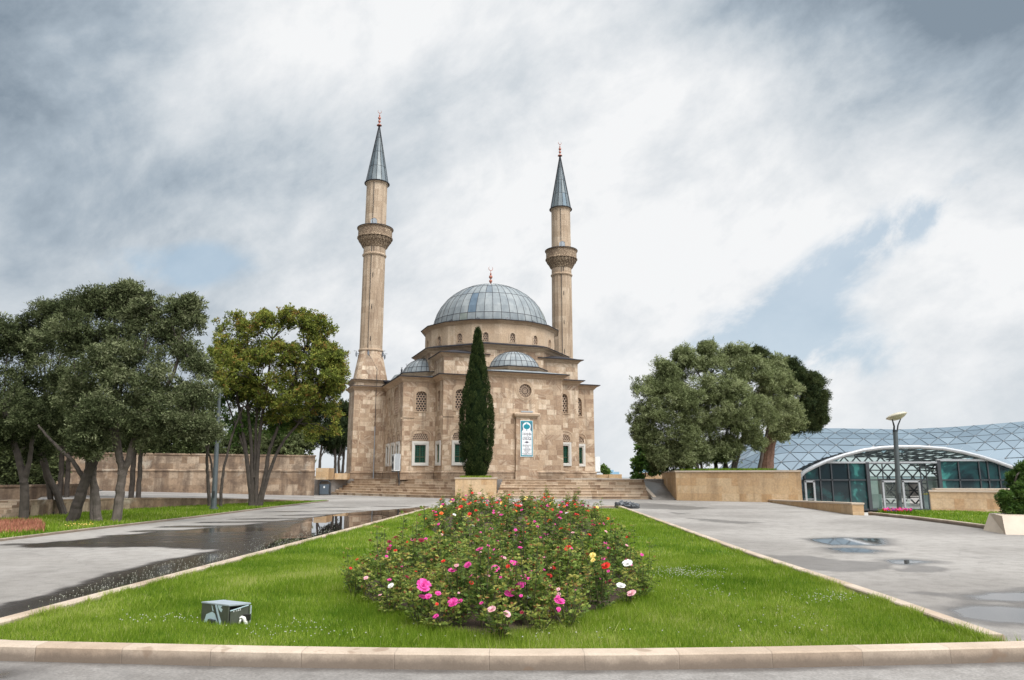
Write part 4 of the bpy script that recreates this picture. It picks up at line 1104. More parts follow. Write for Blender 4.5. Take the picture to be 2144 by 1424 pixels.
for pl, o in wins:
    if pl.n.y > .45: continue
    m = MB(); O = arch(0, 12.66, .66, 13.2, 13.60, 6, pointed=False); ring2(m, pl, o, O, -.002, .045); wn = m.build('drum_window', 'moulding_stone', mos)
    m = MB(); lattice(m, pl, o, .15, .026, -.08, .04); m.build('lattice', 'screen_stone', wn); m = MB(); pane(m, pl, o, -.16); m.build('pane', 'dark_opening', wn)
# main dome: 40 gores of lead, four rows
m = MB(); n = 44; RD, HD, zb = 5.30, 4.56, 14.50; rows = [0, .13, .30, .50, .70, .86, .97, 1.0]; tl_ = [math.asin(min(1, r)) for r in (0, .20, .50, .78, .93, .985, 1.0)]
lev = [0, .10, .20, .36, .52, .68, .84, 1.00, 1.16, 1.30, 1.42, 1.52, PI/2-.02]
tints = {}
def dt(k, i):
    row = 0 if k < 2 else 1 if k < 5 else 2 if k < 7 else 3
    key = (row, i)
    if key not in tints:
        t = random.uniform(.35, .72) if random.random() < .88 else random.choice((.12, .90, .2))
        tints[key] = t
    return tints[key]
rings = [[(RD*math.cos(t)*math.cos(2*PI*i/n), RD*math.cos(t)*math.sin(2*PI*i/n), zb+HD*math.sin(t)) for i in range(n)] for t in lev]
# one replaced blue sheet and one olive one, seen from the steps
def gore(deg): return int(round((math.radians(deg)-MPHI)/(2*PI)*n)) % n
tints[(1, gore(-113))] = 1.0; tints[(0, gore(-122))] = .93; tints[(2, gore(-92))] = .0; tints[(2, gore(-128))] = .05; tints[(1, gore(-104))] = .25
m.loft(rings, tint=dt); dome = m.build('dome', 'lead_sheet', mos)
m = MB()
for i in range(n): m.tube([rings[k][i] for k in range(len(lev))], .021, 4, cap=False)
m.build('ribs', 'lead_edge', dome)
m = MB()
for k in (2, 5, 7): m.tube([rings[k][i] for i in range(n)]+[rings[k][0]], .020, 4, cap=False)
m.build('seams', 'lead_edge', dome)
def finial(name, c, zb, h, mat='copper', parent=None, r=.16):
    m = MB(); p = [(.30*r/.16, zb), (.22*r/.16, zb+.07*h), (.05, zb+.12*h), (.045, zb+.20*h)]
    for zc_, rr in ((.28, r), (.50, r*1.08), (.66, r*.55)):
        for t in np.linspace(-1, 1, 7): p.append((max(.03, rr*math.cos(t*PI/2)), zb+h*zc_+rr*1.1*math.sin(t*PI/2)))
    p += [(.028, zb+.72*h), (.022, zb+.84*h)]
    m.lathe(p, 12, c)
    cz, R = zb+h*.84+.11*h, .11*h
    pts = []
    for t in np.linspace(-PI/2-2.55, -PI/2+2.55, 19): pts.append((c[0]+R*math.cos(t), c[1], cz+R*math.sin(t)))
    rads = [.006+.024*math.sin(PI*k/18) for k in range(19)]
    m.tube(pts, rads, 6)
    return m.build(name, mat, parent or mos)
finial('finial', (0, 0), zb+HD-.06, 1.85, parent=dome)
# dark floodlights round the foot of the dome
for k in range(14):
    a = 2*PI*(k+.35)/14; ca, sa = math.cos(a), math.sin(a); c = Vector((5.72*ca, 5.72*sa, 14.72))
    if sa > .35: continue
    m = MB(); Mx = Matrix.LocRotScale(c, Matrix(((-sa, ca, 0), (ca, sa, 0), (0, 0, 1))).to_quaternion() @ Matrix.Rotation(.5, 3, 'X').to_quaternion(), None)
    m.box(-.17, .17, -.06, .10, .0, .16, M=Mx); m.box(-.03, .03, -.03, .03, -.15, .0, M=Mx); m.build('floodlight', 'dark_metal', mos)
# inscription niche on the front bay
m = MB(); m.box(-.87, .87, -Lb-.26, -Lb, z0, 6.10); m.box(-.95, .95, -Lb-.34, -Lb-.002, z0, 1.90); m.build('inscription_pier', 'mosque_stone', mos)
m = MB(); m.loft([[(-x, -Lb, z), (-x, y, z), (x, y, z), (x, -Lb, z)] for x, y, z in ((.90, -Lb-.30, 6.08), (.95, -Lb-.36, 6.16), (1.06, -Lb-.46, 6.22), (1.10, -Lb-.50, 6.36), (1.06, -Lb-.46, 6.44), (.8, -Lb-.1, 6.52))], closed=False)
m.build('hood_moulding', 'moulding_stone', mos)
m = MB(); m.box(-.50, .50, -Lb-.42, -Lb-.30, 6.50, 6.60); m.box(-.4, -.36, -Lb-.38, -Lb-.1, 6.44, 6.5); m.box(.36, .40, -Lb-.38, -Lb-.1, 6.44, 6.5); m.build('strip_lamp', 'grey_plastic', mos)
# sign
plain('sign_teal', (.008, .215, .270), .35, var=.05); plain('sign_white', (.72, .72, .72), .35, var=.03); plain('sign_ink', (.10, .085, .12), .5); plain('sign_pattern', (.20, .13, .17), .5)
yb = -Lb-.27; SGN = Plane((0, yb), (1, 0)); sz0, sz1, sw = 3.04, 5.86, .53
sign = empty('inscription_sign', (0, 0, 0), 0); sign.parent = mos
m = MB(); m.box(-sw, sw, yb-.03, yb+.005, sz0, sz1); sb = m.build('sign_border', 'sign_white', sign)
m = MB(); m.box(-sw+.035, sw-.035, yb-.036, yb-.03, sz0+.035, sz1-.035); m.build('sign_field', 'sign_teal', sign)
m = MB(); inn = [(-.42, sz0+.12), (.42, sz0+.12), (.42, 4.98), (.40, 5.02), (.30, 5.12)]
for k in range(13): t = math.radians(-25+230*k/12); inn.append((.34*math.cos(t), 5.42+.31*math.sin(t)))
inn += [(-.30, 5.12), (-.40, 5.02), (-.42, 4.98)]
pane(m, SGN, inn, .042); m.build('sign_panel', 'sign_white', sign)
m = MB(); rr = random.Random(3)
for sx in (-1, 1):
    for k in range(46):
        x, z = sx*rr.uniform(.30, .42), rr.uniform(5.08, 5.72)
        if (x/.36)**2+((z-5.42)/.33)**2 < 1.0: continue
        m.box(x-.018, x+.018, yb-.040, yb-.036, z-.018, z+.018)
m.build('sign_ornament', 'sign_pattern', sign)
m = MB(); ov = [(.27*math.cos(2*PI*k/24), 5.38+.20*math.sin(2*PI*k/24)) for k in range(24)]; pane(m, SGN, ov, .046)
m.box(-.03, .03, yb-.047, yb-.043, 5.58, 5.68); m.box(-.03, .03, yb-.047, yb-.043, 5.06, 5.17); m.build('sign_medallion', 'sign_teal', sign)
m = MB()
def scribble(zc, h, w0, dense=1.0, th=.012):
    x = -w0
    while x < w0:
        l = rr.uniform(.03, .09); z = zc+rr.uniform(-h, h)*.45
        kind = rr.random()
        if kind < .35:
            m.tube([SGN.P(x+l*t, z-h*.4*math.sin(PI*t), .046) for t in (0, .25, .5, .75, 1)], th*.5, 4)
        elif kind < .7: m.bar(SGN.P(x, z-h*.4, .046), SGN.P(x+l*.3, z+h*.5, .046), th, .004)
        elif kind < .85: m.box(x, x+.014, yb-.048, yb-.044, z+h*.3, z+h*.3+.014)
        else: m.tube([SGN.P(x+.02*math.cos(t), z+.02*math.sin(t), .046) for t in np.linspace(0, 5.5, 7)], th*.45, 4)
        x += l*.62/dense
for zc, h, w in ((4.86, .10, .33), (4.76, .08, .36), (4.55, .10, .33), (4.44, .10, .37), (4.38, .06, .34)): scribble(zc, h, w, 1.5, .016)
for zc, w in ((3.96, .33), (3.88, .34), (3.80, .14), (3.70, .20), (3.62, .34), (3.55, .26), (3.47, .20), (3.40, .10), (3.32, .36), (3.22, .36)): scribble(zc, .045, w, 1.7, .010)
pane(m, SGN, [(.14*math.cos(2*PI*k/16), 4.17+.075*math.sin(2*PI*k/16)) for k in range(16)], .046); m.box(-.24, .24, yb-.047, yb-.043, 4.16, 4.18)
m.build('sign_lettering', 'sign_ink', sign)

# ------------------------------------------------------------------ minarets
def minaret(cx, cy, side, detail=True):
    mn = empty('minaret', (cx, cy, 0), 0); mn.parent = mos; hb = 1.62
    sq = [(-hb, -hb), (hb, -hb), (hb, hb), (-hb, hb)]
    m = MB()
    m.prism(sq, z0, 10.0, top=False)
    m.build('base_wall', 'mosque_stone', mn)
    m = MB()
    for (u0, u1) in ((-1.05, 1.05),):
        pl = Plane((0, -hb), (1, 0)); fr = [(u0, 2.75), (u1, 2.75), (u1, 8.7), (u0, 8.7)]; fo = [(u0-.1, 2.65), (u1+.1, 2.65), (u1+.1, 8.8), (u0-.1, 8.8)]; ring2(m, pl, fr, fo, -.002, .02)
    m.build('wall_panel_frame', 'mosque_stone', mn)
    m = MB(); band(m, sq, [(.09, z0), (.09, 1.80), (.13, 1.82), (.13, 1.87), (.06, 1.95), (0, 1.95)]); m.build('plinth', 'plinth_stone', mn)
    m = MB(); band(m, sq, [(d*.8, 9.62+z*.8) for d, z in cp]+[(.30, 9.64), (.12, 9.70), (.10, 9.72)]); band(m, sq, [(.0+d*.7, 10.22+z*.6) for d, z in cp]+[(.22, 10.24), (-.05, 10.30)])
    m.build('cornice', 'moulding_stone', mn)
    m = MB(); band(m, sq, [(.30, 9.60), (.34, 9.61), (.34, 9.65), (.1, 9.71)]); band(m, sq, [(.28, 10.20), (.32, 10.21), (.32, 10.25), (-.1, 10.31)]); m.build('eaves', 'lead_edge', mn)
    # transition from the square base to the round shaft
    def blend(t, z):
        r = []
        for k in range(24):
            a = 2*PI*(k+.5)/24-PI; c, s = math.cos(a), math.sin(a); q = max(abs(c), abs(s)); R_sq = (hb-.10)/q; R_sq = min(R_sq, (hb-.10)*1.22); r.append(((R_sq*(1-t)+1.07*t)*c, (R_sq*(1-t)+1.07*t)*s, z))
        return r
    m = MB(); m.loft([blend(t, z) for t, z in ((0, 10.25), (.10, 10.6), (.48, 11.8), (.86, 12.8), (1.0, 13.25))]); m.build('transition', 'mosque_stone', mn)
    fl = 32
    m = MB(); m.lathe([(1.10, 13.10), (1.17, 13.15), (1.17, 13.27), (1.10, 13.32)], 32); m.build('ring_moulding', 'moulding_stone', mn); m = MB()
    m.lathe([(1.06, 22.45), (1.14, 22.52), (1.17, 22.62), (1.10, 22.70), (1.07, 22.74)], 32); m.build('ring_moulding', 'moulding_stone', mn)
    m = MB(); m.lathe([(1.085, 13.3), (1.06, 22.5)], fl, flute=.035); m.lathe([(1.06, 22.7), (1.06, 23.35)], 32); m.build('shaft', 'shaft_stone', mn)
    # corbelled balcony
    m = MB(); m.lathe([(1.06, 23.30), (1.12, 23.36), (1.14, 23.46), (1.30, 23.74), (1.32, 23.80), (1.52, 24.02), (1.54, 24.06), (1.60, 24.22)], 32)
    nt_ = 26
    for row, (r0_, r1_, za, zb_) in enumerate(((1.20, 1.34, 23.42, 23.72), (1.36, 1.50, 23.72, 24.0), (1.54, 1.66, 23.96, 24.28))):
        for k in range(nt_):
            a = 2*PI*(k+.5*(row % 2))/nt_; da = PI/nt_*.55
            pA = [(r0_*math.cos(a+e), r0_*math.sin(a+e), za) for e in (-da*.4, da*.4)]; pB = [(r1_*math.cos(a+e), r1_*math.sin(a+e), zb_) for e in (da, -da)]
            m.face([pA[0], pA[1], pB[0], pB[1]]); inn_ = [((r0_-.12)*math.cos(a), (r0_-.12)*math.sin(a), zb_)]
            m.face([pA[0], pB[1], inn_[0]]); m.face([pA[1], pB[0], inn_[0]])
    m.build('corbels', 'carved_stone', mn)
    m = MB(); m.lathe([(1.66, 24.26), (1.72, 24.30), (1.72, 24.38), (1.66, 24.42), (1.64, 24.44), (1.64, 25.20), (1.74, 25.24), (1.74, 25.34), (1.56, 25.36), (1.56, 24.4), (1.0, 24.4)], 32); bal = m.build('balcony', 'carved_stone', mn)
    m = MB(); m.lathe([(1.735, 25.27), (1.76, 25.28), (1.76, 25.35), (1.55, 25.375)], 32); m.build('railing_edge', 'lead_edge', bal)
    m = MB(); m.lathe([(1.04, 24.4), (1.02, 29.85), (1.10, 29.92), (1.14, 30.02)], fl, flute=.028); m.build('upper_shaft', 'shaft_stone', mn)
    ad = -PI/2-MPHI+math.atan2(MX, MY)*-1+(.12 if side < 0 else -.10)
    ad = -PI/2-MPHI+.02
    m = MB(); c, s = math.cos(ad), math.sin(ad); pl = Plane((1.03*c, 1.03*s), (-s, c)); o = arch(0, 24.4, .62, 25.85, 26.12, 6, pointed=False); O = arch(0, 24.4, .78, 25.85, 26.22, 6, pointed=False); ring2(m, pl, o, O, -.1, .03); dn = m.build('balcony_door', 'moulding_stone', mn)
    m = MB(); pane(m, pl, o, .012); m.build('door_leaf', 'grey_plastic', dn)
    m = MB()
    for zz_ in (14.0, 17.1, 20.2, 22.85):
        pl = Plane((1.068*c, 1.068*s), (-s, c)); pane(m, pl, [(.08, zz_), (.14, zz_), (.14, zz_+.45), (.08, zz_+.45)], .012)
    m.build('slit_windows', 'dark_opening', mn)
    n = 14; m = MB(); zs = [30.08, 31.7, 33.3, 34.9, 36.4]; rs = [1.13, .835, .55, .265, .03]
    tr = {}
    rings = [[(r*math.cos(2*PI*i/n), r*math.sin(2*PI*i/n), z) for i in range(n)] for r, z in zip(rs, zs)]
    m.loft(rings, tint=lambda k, i: .97 if (k == 0 and random.random() < .22) else random.uniform(.2, .85)); sp_ = m.build('spire', 'spire_lead', mn)
    m = MB()
    for i in range(n): m.bar(rings[0][i], rings[-1][i], .035, .035)
    for k in (1, 2, 3): m.tube(rings[k]+[rings[k][0]], .016, 4, cap=False)
    m.lathe([(1.12, 30.0), (1.24, 30.0), (1.24, 30.06), (1.13, 30.12)], 28); m.build('seams', 'lead_edge', sp_)
    finial('finial', (0, 0), 36.3, 1.62, parent=sp_, r=.14)
    if detail:
        m = MB(); pts = []
        ac = ad-.10; cc, ss = math.cos(ac), math.sin(ac)
        for r_, z in ((1.05, 29.8), (1.06, 25.4)): pts.append((r_*cc, r_*ss, z))
        m.tube(pts, .022, 5)
        m.tube([(1.08*cc, 1.08*ss, 23.3), (1.09*cc, 1.09*ss, 13.3), (1.20*cc, 1.20*ss, 13.0), (.42, -1.36, 11.3), (.35, -hb-.10, 10.3), (.35, -hb-.36, 10.2), (.35, -hb-.06, 9.2), (.35, -hb-.06, 6)], .024, 5)
        m.build('lightning_cable', 'dark_metal', mn)
        m = MB(); m.tube([(.35, -hb-.08, 6), (.35, -hb-.14, 1.35)], .04, 6); m.build('drainpipe', 'grey_plastic', mn)
    for k in range(6):
        a = ad+2*PI*(k+.5)/6-.5; ca, sa = math.cos(a), math.sin(a); rr_ = 1.30; m = MB()
        Mx = Matrix.LocRotScale(Vector(((rr_+.12)*ca, (rr_+.12)*sa, 12.75)), Matrix(((-sa, ca, 0), (ca, sa, 0), (0, 0, 1))).to_quaternion(), None)
        m.box(-.08, .08, -.06, .06, -.20, .10, M=Mx); m.box(-.02, .02, -.25, 0, -.36, -.32, M=Mx); m.box(-.02, .02, -.03, .03, -.34, .22, M=Mx); m.build('floodlight', 'lamp_fitting', mn)
    return mn
plain('lamp_fitting', (.20, .21, .23), .45, metal=.4)
def carved():
    m, b, o = newmat('carved_stone'); uv = uvnode(); g = N('ShaderNodeNewGeometry').outputs['Position']
    vo = N('ShaderNodeTexVoronoi'); L(g, vo.inputs['Vector']); vo.inputs['Scale'].default_value = 9
    c = mixc(ramp(vo.outputs['Distance'], [(.25, (1, 1, 1)), (.5, (0, 0, 0))]), (.22, .155, .105), (.52, .39, .26))
    big = ramp(noise(g, 1.1, 5, .6), [(.45, (0, 0, 0)), (.62, (1, 1, 1))]); c = mixc(math_('MULTIPLY', big, .55), c, (.15, .10, .068))
    setp(b, col=c, rough=.85, spec=.2); bump(b, vo.outputs['Distance'], .8, .04)
carved()
minaret(-9.975, 5.85, -1); minaret(9.975, 5.85, 1, True)
# little finials of the porch domes peeping over the wing
for (px_, py0, py1) in ((852, 779, 762), (841, 779, 769)):
    for_b = V(px_, py0, 70); mi = Matrix.Rotation(-MPHI, 3, 'Z') @ Vector((for_b.x-MX, for_b.y-MY, 0)); f = finial('porch_finial', (mi.x, mi.y), for_b.z-.1, V(px_, py1, 70).z-for_b.z+.1, 'dark_metal', mos, r=.10)
    f_ = MB(); f_.lathe([(1.3, for_b.z-1.6), (1.1, for_b.z-.9), (.7, for_b.z-.35), (.01, for_b.z-.1)], 20, (mi.x, mi.y)); f_.build('porch_dome', 'lead_sheet', mos)
m = MB(); band(m, [(-Lb, 4.2), (-5, 4.2), (-5, 11), (-Lb, 11)], [(d*.8, EZ+.55+z) for d, z in cp]+[(.3, EZ+.58), (-.3, EZ+.7)]); m.build('porch_cornice', 'lead_edge', mos)
# two air-conditioning units fixed to the walls
def ac(M_, label):
    r = empty('air_conditioner', M_.to_translation(), 0, label, 'air conditioner', 'air conditioner units on the mosque walls'); r.rotation_euler = M_.to_euler()
    m = MB(); m.box(-.52, .52, -.24, .24, 0, 1.32); m.build('casing', 'white_plastic', r)
    m = MB()
    for z in (.36, .96):
        for rr_ in (.10, .17, .24, .29): m.tube([(rr_*math.cos(t)-.08, -.26, z+rr_*math.sin(t)) for t in np.linspace(0, 2*PI, 20)], .010, 4)
        for k in range(8): a = PI*k/8; m.bar((-.08-.29*math.cos(a), -.262, z-.29*math.sin(a)), (-.08+.29*math.cos(a), -.262, z+.29*math.sin(a)), .010)
    m.build('fan_guard', 'dark_metal', r)
    m = MB()
    for k in range(16): m.box(.525, .535, -.2, .2, .08+k*.082, .13+k*.082)
    m.build('vent', 'grey_plastic', r)
    m = MB(); m.bar((-.45, .22, -.06), (-.45, -.28, -.06), .05); m.bar((.45, .22, -.06), (.45, -.28, -.06), .05); m.bar((-.5, -.2, -.03), (.5, -.2, -.03), .05); m.build('bracket', 'dark_metal', r)
    m = MB(); m.tube([(.45, .1, 0), (.50, .15, -.5), (.46, .22, -.9), (.48, .2, -1.15)], .05, 6); m.tube([(.38, .1, 0), (.40, .18, -.6), (.38, .2, -1.15)], .035, 6); m.build('pipe', 'dark_metal', r)
    return r
Mm = Matrix.Translation((MX, MY, 0)) @ Matrix.Rotation(MPHI, 4, 'Z')
ac(Mm @ Matrix.Translation((-Lb-.36, -Wb+.28, 1.98)) @ Matrix.Rotation(-PI/2, 4, 'Z'), 'white air conditioner unit on the left wing wall beside the drainpipe')
ac(Mm @ Matrix.Translation((Lb+.36, -Wb+.70, 1.95)) @ Matrix.Rotation(PI/2, 4, 'Z'), 'white louvred air conditioner unit on the right edge of the mosque')
# ================================================================== GLASS HALL
HY = 57.0; HZ = V(1850, 1067.5, HY).z
hall = empty('glass_hall', (V(1900, 1000, HY).x, HY, HZ), 0, 'low glass hall with a triangulated blue glass shell and a white arched entrance', 'hall'); HO = Vector(hall.location)
def H(px, py, Y=HY): return V(px, py, Y)-HO
ARCH = [(1680, 989), (1700, 978), (1728, 965.5), (1765, 953), (1804, 943), (1840, 938), (1874, 936), (1920, 936), (1971, 939.5), (2010, 946.5), (2044, 955), (2080, 966), (2116, 979), (2150, 993), (2175, 1004)]
AW = [V(a, b, HY) for a, b in ARCH]; axs = [p.x for p in AW]; azs = [p.z for p in AW]
def archz(x): return np.interp(x, axs, azs, left=-9, right=-9)
m = MB(); pts = [p-HO+Vector((0, -.25, 0)) for p in AW]; pts = [pts[0]+Vector((-.9, 0, -1.0))]+pts
m.tube(pts, .15, 10); m.build('entrance_arch', 'white_steel', hall, smooth=True)
# shell
CW = 1.5; cols = np.arange(V(1500, 1000, 58.2).x, V(2420, 1000, 58.2).x, CW); NR = 10; gridp = []
sky_px = [(1490, 975), (1540, 935), (1600, 903), (1640, 896), (1763, 897.6), (1864, 899.6), (1965, 895.6), (2144, 881.5), (2420, 855)]
def shell(x, t):
    th = t*math.radians(78); Y = 58.2+9*(1-math.cos(th)); p = 1072+x/58.2*1500*.985; ytop = np.interp(p, [a for a, b in sky_px], [b for a, b in sky_px])
    zt = V(p, ytop, 58.2+9*(1-math.cos(math.radians(78)))).z; bow = .35*math.sin(x*.11+1)
    YY = Y+bow
    return Vector((x*YY/58.2, YY, HZ-.4+(zt-HZ+.4)*(.55*math.sin(th)/math.sin(math.radians(78))+.45*t)))
m = MB(); lt = MB(); dots = MB()
for r in range(NR):
    t0, t1 = r/NR, (r+1)/NR
    for i, x in enumerate(cols[:-1]):
        h_ = CW/2; o0 = h_ if r % 2 else 0; o1 = 0 if r % 2 else h_
        a, b = shell(x+o0, t0), shell(x+CW+o0, t0)
        top_ = shell(x+h_ if r % 2 == 0 else x+CW, t1); top2 = shell(x+3*h_ if r % 2 == 0 else x+2*CW, t1)
        for q in ([a, b, top_], [b, top2, top_]):
            ce = (q[0]+q[1]+q[2])/3
            if ce.z < archz(ce.x*HY/ce.y)*1.0+.05 and archz(ce.x*HY/ce.y) > -5: continue
            tilt = Vector((random.uniform(-.012, .012), random.uniform(-.03, .03), random.uniform(-.02, .02)))
            tv = random.uniform(.25, .6) if random.random() > .02 else .82
            tv = min(1, tv+(.30 if r == NR-1 else .10*(r/NR)))
            m.face([q[0]-HO+tilt, q[1]-HO-tilt, q[2]-HO], tv)
        if archz(a.x*HY/a.y) < -5 or a.z > archz(a.x*HY/a.y)+.25:
            for e in (b, top_, ): lt.bar(a-HO+Vector((0, -.03, 0)), e-HO+Vector((0, -.03, 0)), .034, .03)
            lt.bar(b-HO+Vector((0, -.03, 0)), top_-HO+Vector((0, -.03, 0)), .034, .03)
            dots.box(a.x-HO.x-.06, a.x-HO.x+.06, a.y-HO.y-.08, a.y-HO.y, a.z-HO.z-.04, a.z-HO.z+.04)
m.build('shell_panels', 'shell_glass', hall); lt.build('shell_lattice', 'mid_steel', hall); dots.build('shell_nodes', 'white_steel', hall)
# entrance vault behind the arch: lattice bars and pale panes
m = MB(); pn = MB(); NB = 26; us = np.linspace(0, 1, NB+1); DEP = [0, 2.2, 4.4, 6.6, 8.8, 11.0]
def vau(u, dpt):
    x = np.interp(u, np.linspace(0, 1, len(axs)), axs); z = archz(x)-.12*dpt*.3
    return Vector((x, HY+.1+dpt, z))-HO
for r in range(5):
    for i in range(NB):
        s = .5/NB if r % 2 else 0
        a, b = vau(us[i]+s, DEP[r]), vau(min(1, us[i+1]+s), DEP[r]); c = vau(min(1, us[i]+(.5/NB if not r % 2 else 1/NB)), DEP[r+1])
        for p, q in ((a, c), (b, c), (a, b)): m.bar(p, q, .06, .08)
        pn.face([a, b, c])
m.build('vault_lattice', 'dark_metal', hall); pn.build('vault_panes', 'clear_pane', hall)
# far end screen
m = MB(); YE = HY+11.5; xs_ = np.arange(AW[0].x*1.1, AW[-1].x*1.1, 1.15); zs_ = np.arange(HZ, HZ+6.2, .62)
for k, z in enumerate(zs_[:-1]):
    for x in xs_:
        if archz(x) < z: continue
        o = .575 if k % 2 else 0
        p = [Vector((x+o, YE, z)), Vector((x+o+1.15, YE, z)), Vector((x+o+.575, YE, z+.62))]
        for a, b in ((0, 2), (1, 2), (0, 1)): m.bar(p[a]-HO, p[b]-HO, .10, .10)
m.build('back_lattice', 'dark_metal', hall)
# glazed front
def gl_rect(mb, x0, x1, y0, y1, d=0.0, clipz=True):
    n = 8; X0, X1 = V(x0, 1000, HY).x, V(x1, 1000, HY).x; zt, zb_ = V(x0, y0, HY).z, V(x0, y1, HY).z
    for k in range(n):
        a, b = X0+(X1-X0)*k/n, X0+(X1-X0)*(k+1)/n; za, zb2 = (min(zt, archz(a)), min(zt, archz(b))) if clipz else (zt, zt)
        if max(za, zb2) <= zb_: continue
        mb.face([Vector((a, HY+d, zb_))-HO, Vector((b, HY+d, zb_))-HO, Vector((b, HY+d, max(zb_, zb2)))-HO, Vector((a, HY+d, max(zb_, za)))-HO])
m = MB(); gl_rect(m, 1681, 1814, 968, 1068); m.build('tinted_glazing', 'teal_glass', hall); m = MB(); gl_rect(m, 1963, 2150, 964, 1068)
m.build('tinted_glazing', 'teal_glass', hall)
m = MB(); gl_rect(m, 1814, 1846, 968, 1068, .3); gl_rect(m, 1925, 1963, 968, 1068, .3); gl_rect(m, 1846, 1925, 968, 1005, .3); gl_rect(m, 1728, 2110, 930, 968, .1)
m.build('clear_glazing', 'clear_pane', hall)
m = MB()
def vb(px, y0, y1, w=.10, d=-.05): a, b = V(px, y0, HY+d)-HO, V(px, y1, HY+d)-HO; b.x = a.x; m.bar(a, b, w, w)
def hb_(x0, x1, y, w=.09, d=-.05): a, b = V(x0, y, HY+d)-HO, V(x1, y, HY+d)-HO; b.z = a.z; m.bar(a, b, w, w)
for p, y0 in ((1684, 988), (1715, 972), (1739, 968), (1775, 968), (2005, 964), (2048, 964), (2066, 964), (2090, 970)): vb(p, y0, 1068, .09)
vb(1814, 968, 1068, .26); vb(1963, 964, 1068, .26); hb_(1684, 1814, 1005); hb_(1963, 2120, 1005); hb_(1684, 1950, 1067, .14); hb_(1814, 1963, 1005, .08, .25)
vb(1846, 968, 1068, .07, .25); vb(1925, 968, 1068, .07, .25); vb(1937, 968, 1068, .06, .25)
m.build('mullions', 'dark_metal', hall)
m = MB(); hb_(1728, 1963, 968.3, .14, -.1); hb_(1960, 2075, 963.5, .16, -.1); m.build('transom_beam', 'white_steel', hall)
for x0, x1 in ((1846, 1878), (1888, 1925), (1684, 1705)):
    m = MB()
    for a, b in ((x0, 1), (x1, -1)): vb(a+b*1.5, 1007, 1067, .14, -.02 if x0 != 1684 else -.1)
    dd = -.02 if x0 != 1684 else -.1
    hb_(x0, x1, 1008, .14, dd); hb_(x0, x1, 1066, .14, dd); hb_(x0, x1, 1045, .06, dd); m.build('door_frame', 'white_steel', hall)
m = MB(); gl_rect(m, 1848, 1877, 1008, 1066, .0, False); gl_rect(m, 1890, 1900, 1008, 1066, .0, False); m.build('door_panes', 'clear_pane', hall)
m = MB(); a = V(1936, 1036, HY+.6)-HO; m.box(a.x-.1, a.x+.6, a.y, a.y+.5, 0, a.z); m.build('counter', 'grey_plastic', hall)
m = MB(); m.box(a.x-.12, a.x+.62, a.y-.02, a.y+.52, a.z, a.z+.10); plain('yellow_panel', (.62, .42, .03), .5); m.build('yellow_sign', 'yellow_panel', hall)
m = MB(); m.box(V(1816, 1040, HY+1).x-HO.x, V(1845, 1040, HY+1).x-HO.x, .9, 1.4, 0, 1.15); plain('interior_wall', (.42, .47, .44), .6); m.build('reception_desk', 'interior_wall', hall)
m = MB(); m.box(axs[0]-HO.x, axs[-1]-HO.x, 0.05, 11.5, -.05, .02); m.build('floor', 'pale_paving', hall)
m = MB(); m.box(V(1812, 1000, HY+5).x-HO.x-3.5, V(1812, 1000, HY+5).x-HO.x, 3, 7, 0, 2.5); m.box(V(1966, 1000, HY+5).x-HO.x, V(1966, 1000, HY+5).x-HO.x+4, 3, 7, 0, 2.5); m.build('inner_wall', 'interior_wall', hall)

# ================================================================== STREET FURNITURE
def disc_lamp(base, top_y_px, px_top, Rb, Rt, label, head=True, headpx=None, grp='street lamps with disc heads'):
    r = empty('street_lamp', base, 0, label, 'street lamp', grp); Y = base[1]
    t = V(px_top, top_y_px, Y)-Vector(base); t.y = 0
    m = MB(); m.tube([Vector((0, 0, 0)), t*.5, t], [Rb, (Rb+Rt)/2, Rt], 16); m.tube([Vector((0, 0, 0)), Vector((0, 0, .12))], [Rb*1.5, Rb*1.45], 16); m.build('pole', 'lamp_pole_paint', r, smooth=False)
    m = MB(); m.box(-.05, .05, -Rb-.02, -Rb+.02, .55, .85); m.build('service_hatch', 'dark_metal', r)
    m = MB(); m.tube([t-Vector((0, 0, .02)), t+Vector((0, 0, .05))], [Rt*1.15]*2, 16); m.build('collar', 'dark_metal', r)
    c = V(headpx[0], headpx[1], Y)-Vector(base); c.y = 0; W_ = headpx[2]*Y/1500/2; tl = Matrix.Rotation(math.radians(-14), 4, 'Y') @ Matrix.Rotation(math.radians(-9), 4, 'X')
    m = MB(); prof = [(.001, -.42), (.35, -.38), (.68, -.24), (.90, -.08), (1.0, 0), (.93, .09), (.7, .20), (.4, .27), (.001, .29)]
    rings = []
    for q, z in prof: rings.append([c+(tl @ Vector((W_*q*math.cos(2*PI*k/28), W_*q*math.sin(2*PI*k/28), W_*z*.95))) for k in range(28)])
    m.loft(rings); m.build('lamp_shade', 'lamp_shade', r, smooth=True)
    m = MB()
    for k, (dx, dy) in enumerate(((-.62, -.2), (-.35, .35), (.42, -.1))):
        e = c+(tl @ Vector((W_*dx, W_*dy, -W_*.16))); s0 = t+Vector((Rt*.7*(1 if dx > 0 else -1), dy*.1, -.05)); mid = (s0*.55+e*.45)+Vector((.05*(-1 if dx > 0 else 1), 0, 0)); m.tube([s0, mid, e], [.035, .03, .022], 6)
    m.build('arms', 'dark_metal', r)
    return r
b_ = G(1884, 1073.5); disc_lamp(tuple(b_), 903, 1874.5, .115, .095, 'dark grey lamp post with a tilted disc head in front of the glass hall', headpx=(1877, 871, 43))
b_ = G(447, 1067.5, .05); disc_lamp(tuple(b_), 800, 461, .13, .065, 'tall leaning grey lamp post between the left trees, head hidden in foliage', headpx=(463, 776, 30))
